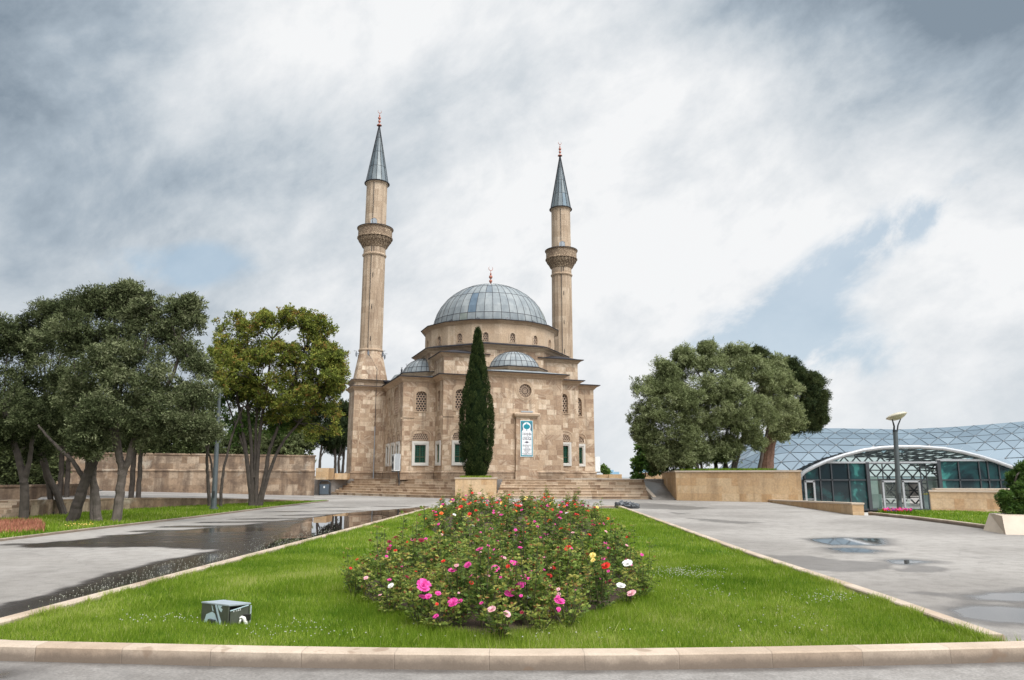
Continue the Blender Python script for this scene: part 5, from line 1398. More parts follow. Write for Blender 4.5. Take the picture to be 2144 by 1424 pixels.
# litter bin
b0 = G(681.5, 1037.0); s = b0.y/1500
bn = empty('litter_bin', (b0.x, b0.y-.3, 0), 0, 'dark grey litter bin with a white emblem against the terrace wall', 'litter bin')
m = MB(); w, hh = 11*s, 27.5*s
for x in (-1, 1): m.tube([(x*w, 0, 0), (x*w, 0, hh*.85), (x*w*.85, 0, hh*.97), (x*w*.5, 0, hh*1.06)], .05, 8)
m.tube([(-w*.5, 0, hh*1.06), (w*.5, 0, hh*1.06)], .05, 8); m.bar((-w, 0, .08), (w, 0, .08), .06); m.build('frame', 'dark_metal', bn)
m = MB(); prof = [(-.80, .10), (-.86, .5), (-.90, .88)]
m.loft([[(-w*.80, -.20, hh*.08), (w*.80, -.20, hh*.08), (w*.8, .2, hh*.08), (-w*.8, .2, hh*.08)], [(-w*.86, -.25, hh*.80), (w*.86, -.25, hh*.80), (w*.86, .25, hh*.80), (-w*.86, .25, hh*.80)]]); m.face([(-w*.80, -.20, hh*.08), (w*.80, -.20, hh*.08), (w*.8, .2, hh*.08), (-w*.8, .2, hh*.08)])
m.build('bin_body', 'bin_panel', bn)
m = MB(); m.face([(.07*math.cos(2*PI*k/14), -.258, hh*.60+.09*math.sin(2*PI*k/14)) for k in range(14)]); m.build('emblem', 'white_plastic', bn)
# floodlight housing on the lawn
plain('box_paint', (.085, .090, .070), .38, metal=.3, var=.3, scale=12); plain('box_top', (.36, .40, .43), .4, metal=.2, var=.08, scale=10); plain('bare_blue', (.40, .50, .52), .45, var=.08, scale=15)
plain('insulation_foam', (.68, .66, .60), .8, bmp=.6, scale=10)
F_ = G(475.6, 1310.5, LZ); L_ = G(420.2, 1303.0, LZ); R_ = G(519.5, 1306.5, LZ); hgt = V(475.8, 1267.8, F_.y).z-LZ
fb = empty('floodlight_box', F_, 0, 'small battered grey metal floodlight housing with peeled paint standing on the lawn', 'floodlight box')
l = L_-F_; r = R_-F_; r = Vector((r.x, max(r.y, .12), 0)); l = Vector((l.x, l.y, 0)); up = Vector((0, 0, hgt)); O = Vector((0, 0, 0)); bk = l+r
m = MB()
for q in ([O, l, l+up, up], [l, bk, bk+up, l+up], [bk, r, r+up, bk+up]): m.face([p-Vector((0, 0, .04)) if p.z == 0 else p for p in q])
fr_ = r.normalized(); n_out = Vector((fr_.y, -fr_.x, 0))
for a, b, c, d in ((O, O+r*.06, O+r*.06+up, up), (r*.95, r, r+up, r*.95+up), (up*.92, r+up*.92, r+up, up)): m.face([a, b, c, d])
m.build('housing', 'box_paint', fb)
m = MB(); e = .008; cn = (bk)/2
tp = [p+(p-cn).normalized()*e for p in (O, r, bk, l)]; m.loft([[p+up*.97 for p in tp], [p+up*1.035 for p in tp]]); m.face([p+up*1.035 for p in tp]); m.build('lid', 'box_top', fb)
m = MB(); inr = -n_out*.10; m.face([r*.06+inr, r*.95+inr, r*.95+inr+up*.92, r*.06+inr+up*.92]); m.build('inside', 'dark_opening', fb)
m = MB(); a = r*.09+n_out*.012; b = r*.93+n_out*.004
dq = [a-Vector((0, 0, .03)), b-Vector((0, 0, .03)), b+up*.90, a+up*.70]; m.face(dq); m.loft([[p for p in dq], [p-n_out*.012 for p in dq]]); m.build('hanging_door', 'box_paint', fb)
m = MB(); m.bar(r*.08+up*.73+n_out*.014, r*.92+up*.93+n_out*.006, .012, .008); m.build('door_edge', 'bare_blue', fb)
m = MB(); tz = r*1.02; m.face([tz, tz+r*.06, tz+r*.06+up*.9, tz+up*.92]); m.build('side_flange', 'box_top', fb)
nl = Vector((l.y, -l.x, 0)).normalized(); nl = nl if nl.y < 0 else -nl
def LF(u, v, d=.0025): return l*(1-u)+up*v+nl*d       # u from left edge to front edge
m = MB()
for poly in ([(.12, .02), (.20, .44), (.30, .52), (.42, .60), (.52, .52), (.62, .22), (.70, .0), (.40, -.05)], [(.50, .98), (.57, .98), (.66, .60), (.82, .0), (.72, -.05), (.60, .50), (.53, .80)],
             [(.60, .96), (.78, .95), (.72, .84), (.80, .78), (.76, .62), (.72, .66), (.64, .80)], [(.37, .92), (.40, .90), (.47, .62), (.42, .66)]):
    m.cap([(a, b) for a, b in poly], 0)
m2 = MB()
for f in m.f: m2.face([LF(m.v[k][0], m.v[k][1]) for k in f])
m2.build('peeled_patch', 'bare_blue', fb)
m = MB(); m.bar(LF(.50, .96, .006), LF(.72, 0, .006), .010, .004); m.bar(LF(.36, .18, .02), LF(.58, .14, .02), .03, .03); m.tube([LF(.36, .16, .01), LF(.42, .05, .03), LF(.5, .08, .03)], .006, 5); m.build('bracket', 'dark_metal', fb)
m = MB(); c0_ = r*.72+up*.22+n_out*.02; m.tube([c0_-r*.20+up*.10, c0_-r*.10+up*.16, c0_+up*.10, c0_+r*.10+Vector((0, 0, -.02)), c0_+r*.10+n_out*.03-up*.25], [.010, .012, .022, .024, .022], 8); m.tube([c0_-r*.20-up*.15, c0_-r*.14+up*.05], .010, 6); m.build('insulation_pipe', 'insulation_foam', fb, smooth=True)
m = MB(); m.box(-.035, .035, -.02, .02, -.03, .03, M=Matrix.Translation(c0_+r*.14+up*.12)); m.tube([c0_-r*.1, c0_+up*.06, c0_+r*.12+up*.02], .010, 5); m.build('socket', 'dark_opening', fb)
cu = bpy.data.curves.new('stencil_number', 'FONT'); cu.body = '2·123'; cu.size = .036; cu.extrude = .0005; tmp = bpy.data.objects.new('tmp', cu); COL.objects.link(tmp); bpy.context.view_layer.update()
me_ = bpy.data.meshes.new_from_object(tmp); bpy.data.objects.remove(tmp); bpy.data.curves.remove(cu); me_.materials.clear(); me_.materials.append(MAT['white_plastic'])
to = bpy.data.objects.new('stencil_number', me_); COL.objects.link(to); to.parent = fb
mx = Matrix(((fr_.x, 0, n_out.x), (fr_.y, 0, n_out.y), (0, 1, 0))).to_4x4(); mx.translation = r*.20+up*.66+n_out*.016; to.matrix_local = mx @ Matrix.Rotation(math.radians(8), 4, 'Z')
# crumpled dark bag at the far right corner of the lawn
plain('bag_plastic', (.060, .064, .070), .35, var=.7, scale=6)
bg0 = G(1313, 1064.5); m = MB(); rings = []
n = 18
for k in range(15):
    t = k/14; x = -.62+1.24*t; rr_ = .17*math.sin(PI*min(1, max(0, .06+t*.90)))**.5+.02; rings.append([Vector((x+random.uniform(-.03, .03), rr_*1.1*math.cos(2*PI*i/n)*(1+random.uniform(-.25, .25)), max(-.01, .12+rr_*math.sin(2*PI*i/n)*(1+random.uniform(-.3, .3)))+.10*(t < .35)*random.random())) for i in range(n)])
m.loft(rings); m.face(rings[0]); m.face(rings[-1]); o = m.build('crumpled_bag', 'bag_plastic', smooth=False); o.location = bg0; o.rotation_euler = (0, 0, -.45)
tag(o, 'crumpled dark plastic bag lying on the kerb at the far right corner of the lawn', 'bag')

# ================================================================== VEGETATION
def frand(a, b, n=None): return RNG.uniform(a, b, n)
def clump_leaves(c, r, ntw, nlf, ll, lw_, flat=.9, upb=.25, tint0=.4, tw=.45, tvar=.3, outc=None, jit=.05):
    """twigs radiating from a clump centre, leaves along their outer part"""
    d = unit(RNG.normal(size=(ntw, 3))+np.array((0, 0, upb)))
    if outc is not None: d = unit(d+.5*np.asarray(outc))
    d[:, 2] *= flat; R_ = r*frand(.58, 1.12, ntw)[:, None]*(1+.28*(RNG.random(ntw) < .10))[:, None]; tip = c+d*R_
    dd = unit(d+np.array((0, 0, .25))+RNG.normal(size=d.shape)*.25)
    t = frand(0, 1, (ntw, nlf))[:, :, None]**.8
    P_ = tip[:, None, :]-dd[:, None, :]*t*(r*tw)+RNG.normal(size=(ntw, nlf, 3))*jit*(.4+t)
    D_ = unit(dd[:, None, :]+RNG.normal(size=(ntw, nlf, 3))*.75)
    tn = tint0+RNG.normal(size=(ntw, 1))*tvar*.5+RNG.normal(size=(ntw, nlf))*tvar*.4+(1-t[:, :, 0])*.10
    return P_.reshape(-1, 3), D_.reshape(-1, 3), np.clip(tn.ravel(), 0, 1)
def crown_mesh(name, parent, base, clumps, ll, lw_, mat, **k):
    PP, DD, TT = [], [], []
    cen = np.mean([c[0] for c in clumps], 0)
    for c, r, dens_, t0 in clumps:
        oc = unit(np.asarray(c)-cen)*min(1, np.linalg.norm(np.asarray(c)-cen)/2)
        a, b, t = clump_leaves(np.asarray(c, float), r, int(dens_), k.get('nlf', 13), ll, lw_, tint0=t0, outc=oc, **{q: v for q, v in k.items() if q != 'nlf'}); PP.append(a); DD.append(b); TT.append(t)
    P_ = np.concatenate(PP)-np.array(base); D_ = np.concatenate(DD); T_ = np.concatenate(TT)
    v, q, t = leaf_arrays(P_, D_, ll, lw_, T_)
    return npmesh(name, v, q, t, mat, parent)
def wig(pts, r0, r1, n=7, amp=.05):
    """smooth wobbly limb through the points"""
    pts = [Vector(p) for p in pts]; out_ = []
    for i in range(len(pts)-1):
        a = pts[max(0, i-1)]; b = pts[i]; c = pts[i+1]; d = pts[min(len(pts)-1, i+2)]
        for k in range(n):
            t = k/n; t2, t3 = t*t, t*t*t
            p = .5*((2*b)+(c-a)*t+(2*a-5*b+4*c-d)*t2+(3*b-a-3*c+d)*t3); amp_ = amp*.35
            out_.append(p+Vector((random.uniform(-amp_, amp_), random.uniform(-amp_, amp_), 0))*(.3 if not out_ else 1))
    out_.append(pts[-1]); m_ = len(out_)
    return out_, [r0+(r1-r0)*(k/(m_-1))**.8 for k in range(m_)]
DENS = 1.6
def tree(name, label, cat, basepx, z, stems, big, mat, bark, ll=.11, lw_=.038, sub=14, dens_=15, subr=.42, group=None, twigs=True, nlf=13, tint=.42, tvar=.3, Y=None, depth=1.0, up=.25, **kw):
    """basepx: pixel of the foot on height z; stems: [(r0, r1, [(px,py,dY)...])]; big: [(px,py,rpx,dY)]"""
    b = G(*basepx, z) if Y is None else V(basepx[0], basepx[1], Y)
    Y0 = b.y; root = empty(name, b, 0, label, cat, group)
    m = MB(); ends = []
    for r0, r1, pts in stems:
        wp = [V(p[0], p[1], Y0+(p[2] if len(p) > 2 else 0))-b for p in pts]; 
        if wp[0].z < .25: wp[0].z = -.08
        pl_, rd = wig(wp, r0, r1); rd[0] *= 1.35; rd[1] *= 1.12; m.tube(pl_, rd, 9); ends += [pl_[-1]+b, pl_[len(pl_)*2//3]+b]
    clumps = []
    for px_, py_, rp, dY in big:
        c = V(px_, py_, Y0+dY); R_ = rp*Y0/1500
        for k in range(int(sub*DENS)):
            d = unit(RNG.normal(size=3)+np.array((0, -.25, .15))); rr = R_*frand(.30, .98)
            cc = np.array(c)+d*rr*np.array((1, depth, .92)); sr = subr*frand(.75, 1.25)
            dens2 = dens_*(sr/subr)**2; clumps.append((cc, sr, dens2, tint+frand(-.24, .26)+.08*d[2]))  # clump tints spread wide to paint dark shaded gaps; upper clumps lighter
        if twigs:
            e = min(ends, key=lambda q: (q-c).length) if ends else b
            if (e-c).length < 6*R_+2:
                mid = (e+c)/2+Vector((random.uniform(-.2, .2), random.uniform(-.2, .2), .1)); pl_, rd = wig([e-b, mid-b, c-b], max(.03, r1*.8), .015, 4, .03); m.tube(pl_, rd, 5)
            for k in range(5):
                d = Vector(unit(RNG.normal(size=3)+np.array((0, 0, .5)))); m.tube([c-b, c-b+d*R_*.5+Vector((0, 0, .05)), c-b+d*R_*.95], [.022, .014, .006], 4)
    m.build('trunk', bark, root)
    crown_mesh('crown', root, b, clumps, ll, lw_, mat, nlf=nlf, upb=up, tvar=tvar, **kw)
    return root
GL = 'olive trees on the left lawn'
tree('olive_tree', 'dark olive tree cut by the left edge, single leaning trunk', 'tree', (50, 1088), .05,
     [(0.170, .09, [(50, 1088), (52, 1030), (45, 985), (30, 930), (10, 860)]), (.12, .05, [(50, 1010), (62, 960), (70, 900)])],
     [(20, 712, 44, 0), (-30, 760, 60, 0), (60, 790, 52, .5), (10, 850, 58, -.5), (62, 880, 42, -.8), (-50, 690, 60, .5), (-60, 860, 60, 0), (70, 730, 40, .6), (15, 915, 38, 0), (70, 930, 30, .8)], 'silver_leaf', 'bark', group=GL, tint=.30, sub=16, subr=.36, dens_=17)
tree('olive_tree', 'olive tree with two thin dark trunks crossing in front of the low wall', 'tree', (134, 1079), .05,
     [(0.145, .08, [(137, 1079), (120, 1035), (98, 985), (88, 930), (95, 860)]), (.13, .06, [(108, 1076), (104, 1030), (92, 980), (70, 900)])],
     [(112, 720, 52, .5), (92, 668, 42, .8), (150, 648, 40, .5), (130, 790, 54, 0), (115, 850, 48, -.6), (60, 700, 40, .8), (130, 900, 38, 0), (95, 930, 30, 1)], 'silver_leaf', 'bark', group=GL, tint=.32, sub=16, subr=.38, dens_=17)
tree('olive_tree', 'olive tree with a thick dark trunk leaning right and a long low branch reaching left', 'tree', (150, 1093), .05,
     [(0.204, .12, [(150, 1093), (165, 1050), (178, 1010), (192, 975), (215, 935), (235, 880)]), (.085, .03, [(176, 1003), (152, 966), (125, 940), (100, 915), (80, 890)]), (.10, .05, [(185, 985), (180, 930), (170, 860)])],
     [(185, 720, 58, .6), (190, 648, 46, .4), (205, 860, 50, -1.2), (175, 915, 34, -1.4), (210, 780, 55, -.6), (155, 700, 48, 0), (165, 830, 45, 0), (225, 640, 40, .8)], 'silver_leaf', 'bark', group=GL, tint=.42, sub=16, subr=.34, dens_=17)
tree('olive_tree', 'olive tree with a slim pale trunk and a silvery tuft hanging low in front', 'tree', (206, 1092), .05,
     [(0.145, .08, [(206, 1092), (201, 1040), (192, 985), (184, 940), (186, 880)]), (.11, .05, [(196, 1088), (194, 1040), (196, 1000), (205, 950), (230, 880)])],
     [(195, 925, 32, -1.0), (250, 632, 42, .8), (270, 700, 55, .4), (255, 800, 52, -.4), (212, 870, 40, -1.2), (238, 745, 45, -.6), (270, 615, 26, .5), (290, 660, 38, .6)], 'silver_leaf', 'pale_bark', group=GL, tint=.50, sub=16, subr=.33, dens_=17)
tree('olive_tree', 'olive tree with a forked pale grey trunk and pale foliage on its right side', 'tree', (243, 1092), .05,
     [(0.170, .10, [(243, 1092), (250, 1040), (256, 990), (250, 955), (246, 920), (240, 860)]), (.13, .05, [(256, 992), (270, 960), (278, 925), (310, 860), (360, 790), (378, 720)]), (.09, .04, [(250, 960), (238, 920), (232, 860)])],
     [(305, 650, 46, .4), (300, 740, 52, 0), (335, 805, 50, -.4), (350, 870, 48, -.8), (300, 890, 44, 0), (400, 890, 42, -.6), (412, 830, 40, -.3), (372, 655, 36, .4), (400, 680, 28, .3), (385, 735, 34, .2), (420, 770, 30, 0), (345, 700, 30, .2), (430, 905, 28, 0), (395, 640, 20, .2)], 'silver_leaf', 'pale_bark', group=GL, tint=.52, sub=15, subr=.34, dens_=15)
# two trees a little behind; low leaf tint paints the shade under the crowns
for px_, py_, lab, dk in ((118, 1066, 'shaded dark tree behind the olive trees, its two black trunks side by side', [(128, 880, 60, 0), (190, 880, 60, 0), (90, 920, 50, 0), (160, 820, 60, 0), (230, 900, 50, .5), (60, 850, 60, 0)]), (268, 1064, 'shaded dark tree behind the forked olive, hanging over the weathered wall', [(300, 900, 52, 0), (360, 900, 50, 0), (420, 905, 38, 0), (330, 830, 55, 0), (250, 850, 50, .5), (395, 850, 45, 0)])):
    tree('shade_tree', lab, 'tree', (px_, py_), .05, [(0.136, .10, [(px_+4, py_), (px_+10, 1000), (px_+14, 940), (px_+30, 880)]), (.13, .08, [(px_+20, py_), (px_+24, 1000), (px_+30, 940), (px_+60, 870)])], dk, 'olive_leaf', 'bark', group='shaded trees behind the olive trees', tint=.10, sub=15, subr=.5, dens_=16, ll=.14, lw_=.06)
# bronze-leaved tree
cl = []
rr = random.Random(5)
for k in range(150):
    for _ in range(50):
        x, y = rr.uniform(455, 712), rr.uniform(655, 900)
        e = ((x-588)/128)**2+((y-762)/112)**2
        if e < 1 and (e > .25 or rr.random() < .5) and not (y > 850 and x < 560): break
    cl.append((x, y, 20, rr.uniform(-2.2, 2.2)*(1-e*.6)))
cl += [(650, 905, 16, 0), (690, 900, 16, 0), (700, 870, 20, 0), (620, 885, 16, .5), (705, 770, 18, 0), (690, 740, 20, 0), (560, 880, 14, 1), (462, 772, 22, -5), (470, 798, 16, -5), (455, 745, 18, -2.5), (470, 750, 20, -5), (690, 850, 26, 0), (700, 810, 24, 0), (640, 880, 24, .5), (665, 905, 20, .5), (500, 665, 22, 0), (470, 690, 20, 0), (610, 672, 22, 0), (655, 700, 24, 0)]
tree('bronze_tree', 'round-crowned tree with many slender stems and bronze green leaves beside the lamp post', 'tree', (531, 1061), .05,
     [(.15, .04, [(527, 1061), (522, 1000), (508, 900), (492, 800), (482, 720)]), (.13, .04, [(531, 1062), (528, 980), (522, 880), (515, 780), (520, 700)]), (.14, .04, [(536, 1061), (538, 990), (545, 900), (560, 800), (570, 710)]),
      (.13, .04, [(540, 1060), (556, 990), (565, 940), (595, 860), (620, 780), (640, 730)]), (.12, .035, [(544, 1059), (560, 1000), (590, 930), (640, 870), (682, 820)]), (.09, .03, [(533, 1000), (536, 900), (540, 800), (545, 730)]), (.08, .03, [(515, 950), (490, 880), (465, 810)])],
     cl, 'bronze_leaf', 'bark', ll=.12, lw_=.06, sub=5, subr=.32, dens_=8, nlf=11, tint=.46, tvar=.38, up=.5)
tree('young_tree', 'slim young tree with bright green leaves just left of the bronze tree', 'tree', (450, 1062), .05,
     [(.10, .05, [(440, 1062), (436, 1010), (434, 950), (450, 880)]), (.09, .04, [(462, 1060), (464, 1020), (470, 975), (490, 900), (510, 850)]), (.07, .03, [(446, 1000), (440, 960), (425, 920)])],
     [(478, 880, 24, .5), (455, 850, 24, .5), (500, 905, 20, .8), (600, 895, 22, 1.2), (575, 900, 18, 1.2), (440, 905, 22, .3), (520, 880, 18, 1), (480, 830, 20, 1), (615, 870, 18, 1.5)], 'bright_leaf', 'bark', ll=.14, lw_=.07, sub=7, subr=.38, dens_=9, nlf=9, tint=.5, tvar=.4)
# trees beyond the weathered wall
for k, (px_, rp, ty) in enumerate(((20, 62, 900), (110, 60, 905), (215, 58, 905), (320, 56, 905), (425, 52, 915), (520, 48, 918), (598, 50, 915))):
    nm = ['leftmost', 'second from left', 'third from left', 'middle', 'third from right', 'second from right', 'rightmost'][k]
    tree('background_tree', f'dark green bushy tree beyond the weathered wall, {nm} in the row', 'tree', (px_, 985), 0, [(.16, .08, [(px_, 1000), (px_+4, 940), (px_, 900)])],
         [(px_+dx, ty+dy, rp*.62, 0) for dx, dy in ((-rp*.4, 10), (rp*.4, 8), (0, -rp*.5), (0, 30), (-rp*.5, 45), (rp*.5, 45))], 'olive_leaf' if k != 6 else 'olive_leaf', 'bark', Y=66+(k % 3)*2, ll=.26, lw_=.11, sub=13, subr=.75, dens_=16, group='trees beyond the weathered wall', tint=.12 if k < 5 else .28, twigs=False)
for k, (px_, ty, rp, lab) in enumerate(((30, 985, 40, 'dark shrub above the stained wall at the far left edge'), (85, 985, 36, 'dark shrub above the stained wall, right of the one at the left edge'))):
    tree('dark_shrub', lab, 'shrub', (px_, 1010), 0, [(.1, .05, [(px_, 1014), (px_, 985), (px_+5, 960)])], [(px_+dx, ty+dy, rp*.6, 0) for dx, dy in ((-20, 0), (20, 4), (0, -26), (0, 16), (-24, -30))], 'olive_leaf', 'bark', Y=44, ll=.2, lw_=.09, sub=12, subr=.5, dens_=14, tint=.05, twigs=False)  # near-black leaf tint paints the shade behind the trunks
# pines near the minaret
for k, (px_, st, bg_, lab) in enumerate((
    (669, [(669, 1000), (670, 965), (674, 930)], [(668, 905, 26, 0), (648, 890, 24, 0), (690, 900, 22, 0), (665, 870, 26, 0), (640, 925, 20, 0), (690, 870, 24, 0)], 'dark umbrella pine with a forked trunk right of the weathered wall end'),
    (701, [(701, 1001), (702, 960), (700, 925)], [(700, 910, 20, 0), (712, 890, 22, 0), (690, 925, 14, 0), (715, 860, 22, 0)], 'slender pine with a straight trunk left of the pair by the minaret'),
    (711, [(711, 1001), (709, 965), (714, 930)], [(716, 915, 17, 1), (722, 880, 22, 1), (705, 935, 10, 1)], 'slender pine with a bent trunk next to the minaret'),
    (717, [(716, 1001), (719, 965), (722, 930)], [(728, 905, 20, 2), (735, 870, 20, 2)], 'pine half hidden behind the left minaret base'))):
    tree('pine_tree', lab, 'tree', (px_, 1000), 0, [(.22, .10, [(*p,) for p in st]), (.10, .05, [(st[1][0], st[1][1]-5), (st[2][0]+(10 if k % 2 == 0 else -8), st[2][1]+4)])], bg_, 'pine_leaf', 'bark', Y=84+k*1.5, ll=.34, lw_=.07, sub=12, subr=.85, dens_=18, group='pines near the left minaret', tint=.35, twigs=False)
# right: olives on the raised planter
GR = 'olive trees on the raised planter'
tree('olive_tree', 'broad olive tree at the left end of the raised planter, reaching over the ramp', 'tree', (1452, 986), 0, [(.16, .07, [(1462, 986), (1452, 950), (1430, 900), (1400, 850)]), (.12, .05, [(1448, 986), (1446, 945), (1450, 890)]), (.10, .04, [(1470, 986), (1466, 940), (1462, 880)])],
     [(1362, 820, 36, 0), (1400, 800, 38, .5), (1350, 870, 30, 0), (1385, 870, 40, -.5), (1420, 900, 40, -.6), (1375, 925, 34, 0), (1430, 840, 40, -.8), (1345, 905, 24, 0), (1445, 930, 30, 0), (1410, 945, 26, 0), (1380, 955, 22, -.5), (1430, 960, 20, -.6), (1390, 775, 20, .4)], 'olive_leaf', 'bark', Y=50, ll=.13, lw_=.042, sub=19, subr=.50, dens_=26, group=GR, tint=.50)
tree('olive_tree', 'tall olive tree in the middle of the planter group with the highest top', 'tree', (1500, 986), 0, [(.15, .07, [(1500, 986), (1495, 950), (1480, 880), (1475, 800)]), (.13, .05, [(1515, 986), (1525, 940), (1535, 870)])],
     [(1420, 790, 36, 1.5), (1445, 850, 40, 1.5), (1520, 760, 34, 1.8), (1510, 850, 42, 1.2), (1400, 830, 38, 1.5), (1450, 765, 34, .6), (1490, 770, 38, .6), (1470, 820, 42, -.6), (1515, 820, 40, -.8), (1500, 890, 42, -.6), (1545, 745, 26, 1), (1430, 750, 22, 1), (1480, 735, 20, .8), (1495, 940, 26, 0), (1475, 950, 18, -.8), (1510, 945, 20, -.8), (1465, 880, 36, -.4), (1550, 790, 34, .6)], 'olive_leaf', 'bark', Y=51, ll=.13, lw_=.042, sub=19, subr=.50, dens_=26, group=GR, tint=.58)
tree('olive_tree', 'olive tree with leaning dark stems left of the thick pine trunk', 'tree', (1540, 986), 0, [(.14, .06, [(1536, 986), (1550, 940), (1562, 880)]), (.10, .05, [(1524, 986), (1518, 940), (1525, 880)]), (.12, .05, [(1533, 986), (1542, 930), (1550, 860)])],
     [(1560, 830, 38, -.5), (1575, 775, 32, .8), (1555, 890, 38, -.8), (1590, 870, 34, -.5), (1535, 930, 26, 0), (1580, 920, 24, 0), (1605, 800, 34, .6), (1525, 870, 34, -.8)], 'olive_leaf', 'bark', Y=50.5, ll=.13, lw_=.042, sub=19, subr=.50, dens_=26, group=GR, tint=.57)
tree('olive_tree', 'olive tree at the right end of the planter group, foliage drooping over the glass shell', 'tree', (1585, 986), 0, [(.14, .06, [(1588, 986), (1600, 930), (1615, 860), (1620, 800)])],
     [(1620, 800, 34, .8), (1640, 840, 32, .4), (1655, 880, 26, .2), (1620, 880, 30, 0), (1610, 780, 26, 1), (1650, 810, 24, .8), (1635, 905, 16, .2), (1600, 840, 34, 0), (1625, 765, 18, 1)], 'olive_leaf', 'bark', Y=52.5, ll=.13, lw_=.042, sub=19, subr=.50, dens_=26, group=GR, tint=.64)
tree('pine_tree', 'pine with a thick reddish brown trunk and dark crown rising behind the planter olives', 'tree', (1605, 986), 0, [(.52, .38, [(1605, 990), (1608, 950), (1616, 905), (1630, 850)]), (.25, .1, [(1630, 850), (1670, 815), (1695, 800)]), (.2, .08, [(1630, 860), (1670, 850), (1700, 860)])],
     [(1680, 800, 26, 0), (1700, 815, 24, 0), (1665, 785, 22, 0), (1690, 850, 26, 0), (1710, 855, 18, 0), (1695, 885, 18, 0), (1715, 835, 14, 0), (1655, 770, 20, 0), (1670, 860, 24, 0), (1715, 878, 10, 0), (1650, 800, 24, 0), (1590, 745, 20, 0), (1705, 800, 14, 0), (1660, 890, 14, 0)], 'pine_leaf', 'pine_bark', Y=54, ll=.20, lw_=.035, sub=14, subr=.46, dens_=34, tint=.5)
tree('leafy_shrub', 'small bright broad-leaved shrub poking out at the left end of the raised planter', 'shrub', (1352, 996), 0, [(.05, .03, [(1352, 1000), (1350, 980), (1345, 960)]), (.04, .02, [(1356, 1000), (1362, 975), (1375, 955)])],
     [(1338, 972, 12, 0), (1352, 958, 14, 0), (1372, 965, 14, 0), (1345, 945, 12, 0), (1335, 1000, 7, 0), (1385, 975, 13, 0), (1362, 980, 10, 0)], 'bright_leaf', 'bark', Y=60, ll=.30, lw_=.20, sub=8, subr=.40, dens_=7, nlf=6, tint=.35)
tree('dark_shrub', 'dark rounded shrub in the shade under the planter olive trees', 'shrub', (1410, 986), 0, [(.05, .03, [(1410, 988), (1410, 970), (1412, 960)])],
     [(1400, 962, 22, 0), (1425, 965, 22, 0), (1380, 970, 16, 0), (1440, 972, 16, 0)], 'olive_leaf', 'bark', Y=51, ll=.12, lw_=.05, sub=12, subr=.34, dens_=16, tint=.05, twigs=False)
tree('leafy_shrub', 'tiny bright green shrub beside the air conditioner right of the mosque', 'shrub', (1266, 990), 0, [(.04, .02, [(1266, 996), (1266, 985)])], [(1266, 986, 6, 0), (1262, 981, 5, 0), (1271, 989, 4, 0)], 'bright_leaf', 'bark', Y=72, ll=.2, lw_=.12, sub=7, subr=.25, dens_=8, nlf=6, tint=.6, twigs=False)
sb_ = bx1.y+1.3
tree('conifer_shrub', 'bushy bright green shrub cut by the right edge, growing from the sloping stone planter', 'shrub', (2130, 1080), 0, [(.06, .03, [(2130, 1084), (2128, 1060), (2125, 1020)])],
     [(2112, 1062, 17, 0), (2140, 1060, 22, 0), (2108, 1042, 14, 0), (2135, 1030, 24, 0), (2125, 1005, 14, .2), (2150, 1000, 22, 0), (2160, 1040, 26, 0), (2145, 985, 12, 0)], 'bright_leaf', 'bark', Y=sb_, ll=.075, lw_=.022, sub=14, subr=.15, dens_=26, nlf=12, tint=.22, tvar=.3, jit=.015)
# cypress
cyp = empty('cypress_tree', CYP, 0, 'tall narrow dark green cypress in the square planter in front of the mosque', 'tree'); cb = Vector(CYP)
toph = V(1012, 682, CYP[1]).z-CYP[2]
prof = [(0.0, .28), (.03, .62), (.12, 1.02), (.25, 1.22), (.40, 1.24), (.52, 1.08), (.60, .86), (.70, .62), (.80, .42), (.90, .24), (.97, .12), (1.0, .02)]
PX_ = lambda t: np.interp(t, [a for a, b in prof], [b for a, b in prof])
m = MB(); m.lathe([(max(.02, PX_(t)*.66), .02+toph*t*.99) for t in np.linspace(0, .99, 26)], 16, tint=0.0); m.build('inner_core', 'cypress_leaf', cyp)  # smooth solid core, all in the darkest leaf tint
m = MB(); m.tube([(0, 0, -.1), (0, 0, .5)], .16, 8); m.build('trunk', 'bark', cyp)
PP, DD, TT = [], [], []
for k in range(560):
    t = frand(0, 1)**1.15*.97; a = frand(0, 2*PI); R_ = PX_(t); lean = .10*t*toph*.04
    w = (.18+.08*frand(0, 1))*(1-.45*t); h = frand(.5, 1.15)*(1-.35*t)
    c = np.array((R_*math.cos(a)*.93+lean, R_*math.sin(a)*.93, t*toph)); n = int(150*(1-.4*t)); s_ = RNG.normal(size=(n, 3)); s_ = unit(s_)*frand(.75, 1.0, n)[:, None]
    rad = np.array((math.cos(a), math.sin(a), 0)); taper = 1-.55*np.clip(s_[:, 2:3], 0, 1)
    p = c+s_*np.array((w, w, h/2))*np.concatenate([taper, taper, np.ones_like(taper)], 1)
    PP.append(p); DD.append(unit(np.array((0, 0, 1.3))+s_*.5+rad*.25+RNG.normal(size=(n, 3))*.35)); TT.append(np.clip(frand(.15, .65)+RNG.normal(size=n)*.18, 0, 1))
PP = np.concatenate(PP); ok = PP[:, 2] < toph; v, q, t = leaf_arrays(PP[ok], np.concatenate(DD)[ok], .13, .035, np.concatenate(TT)[ok]); npmesh('foliage', v, q, t, 'cypress_leaf', cyp)

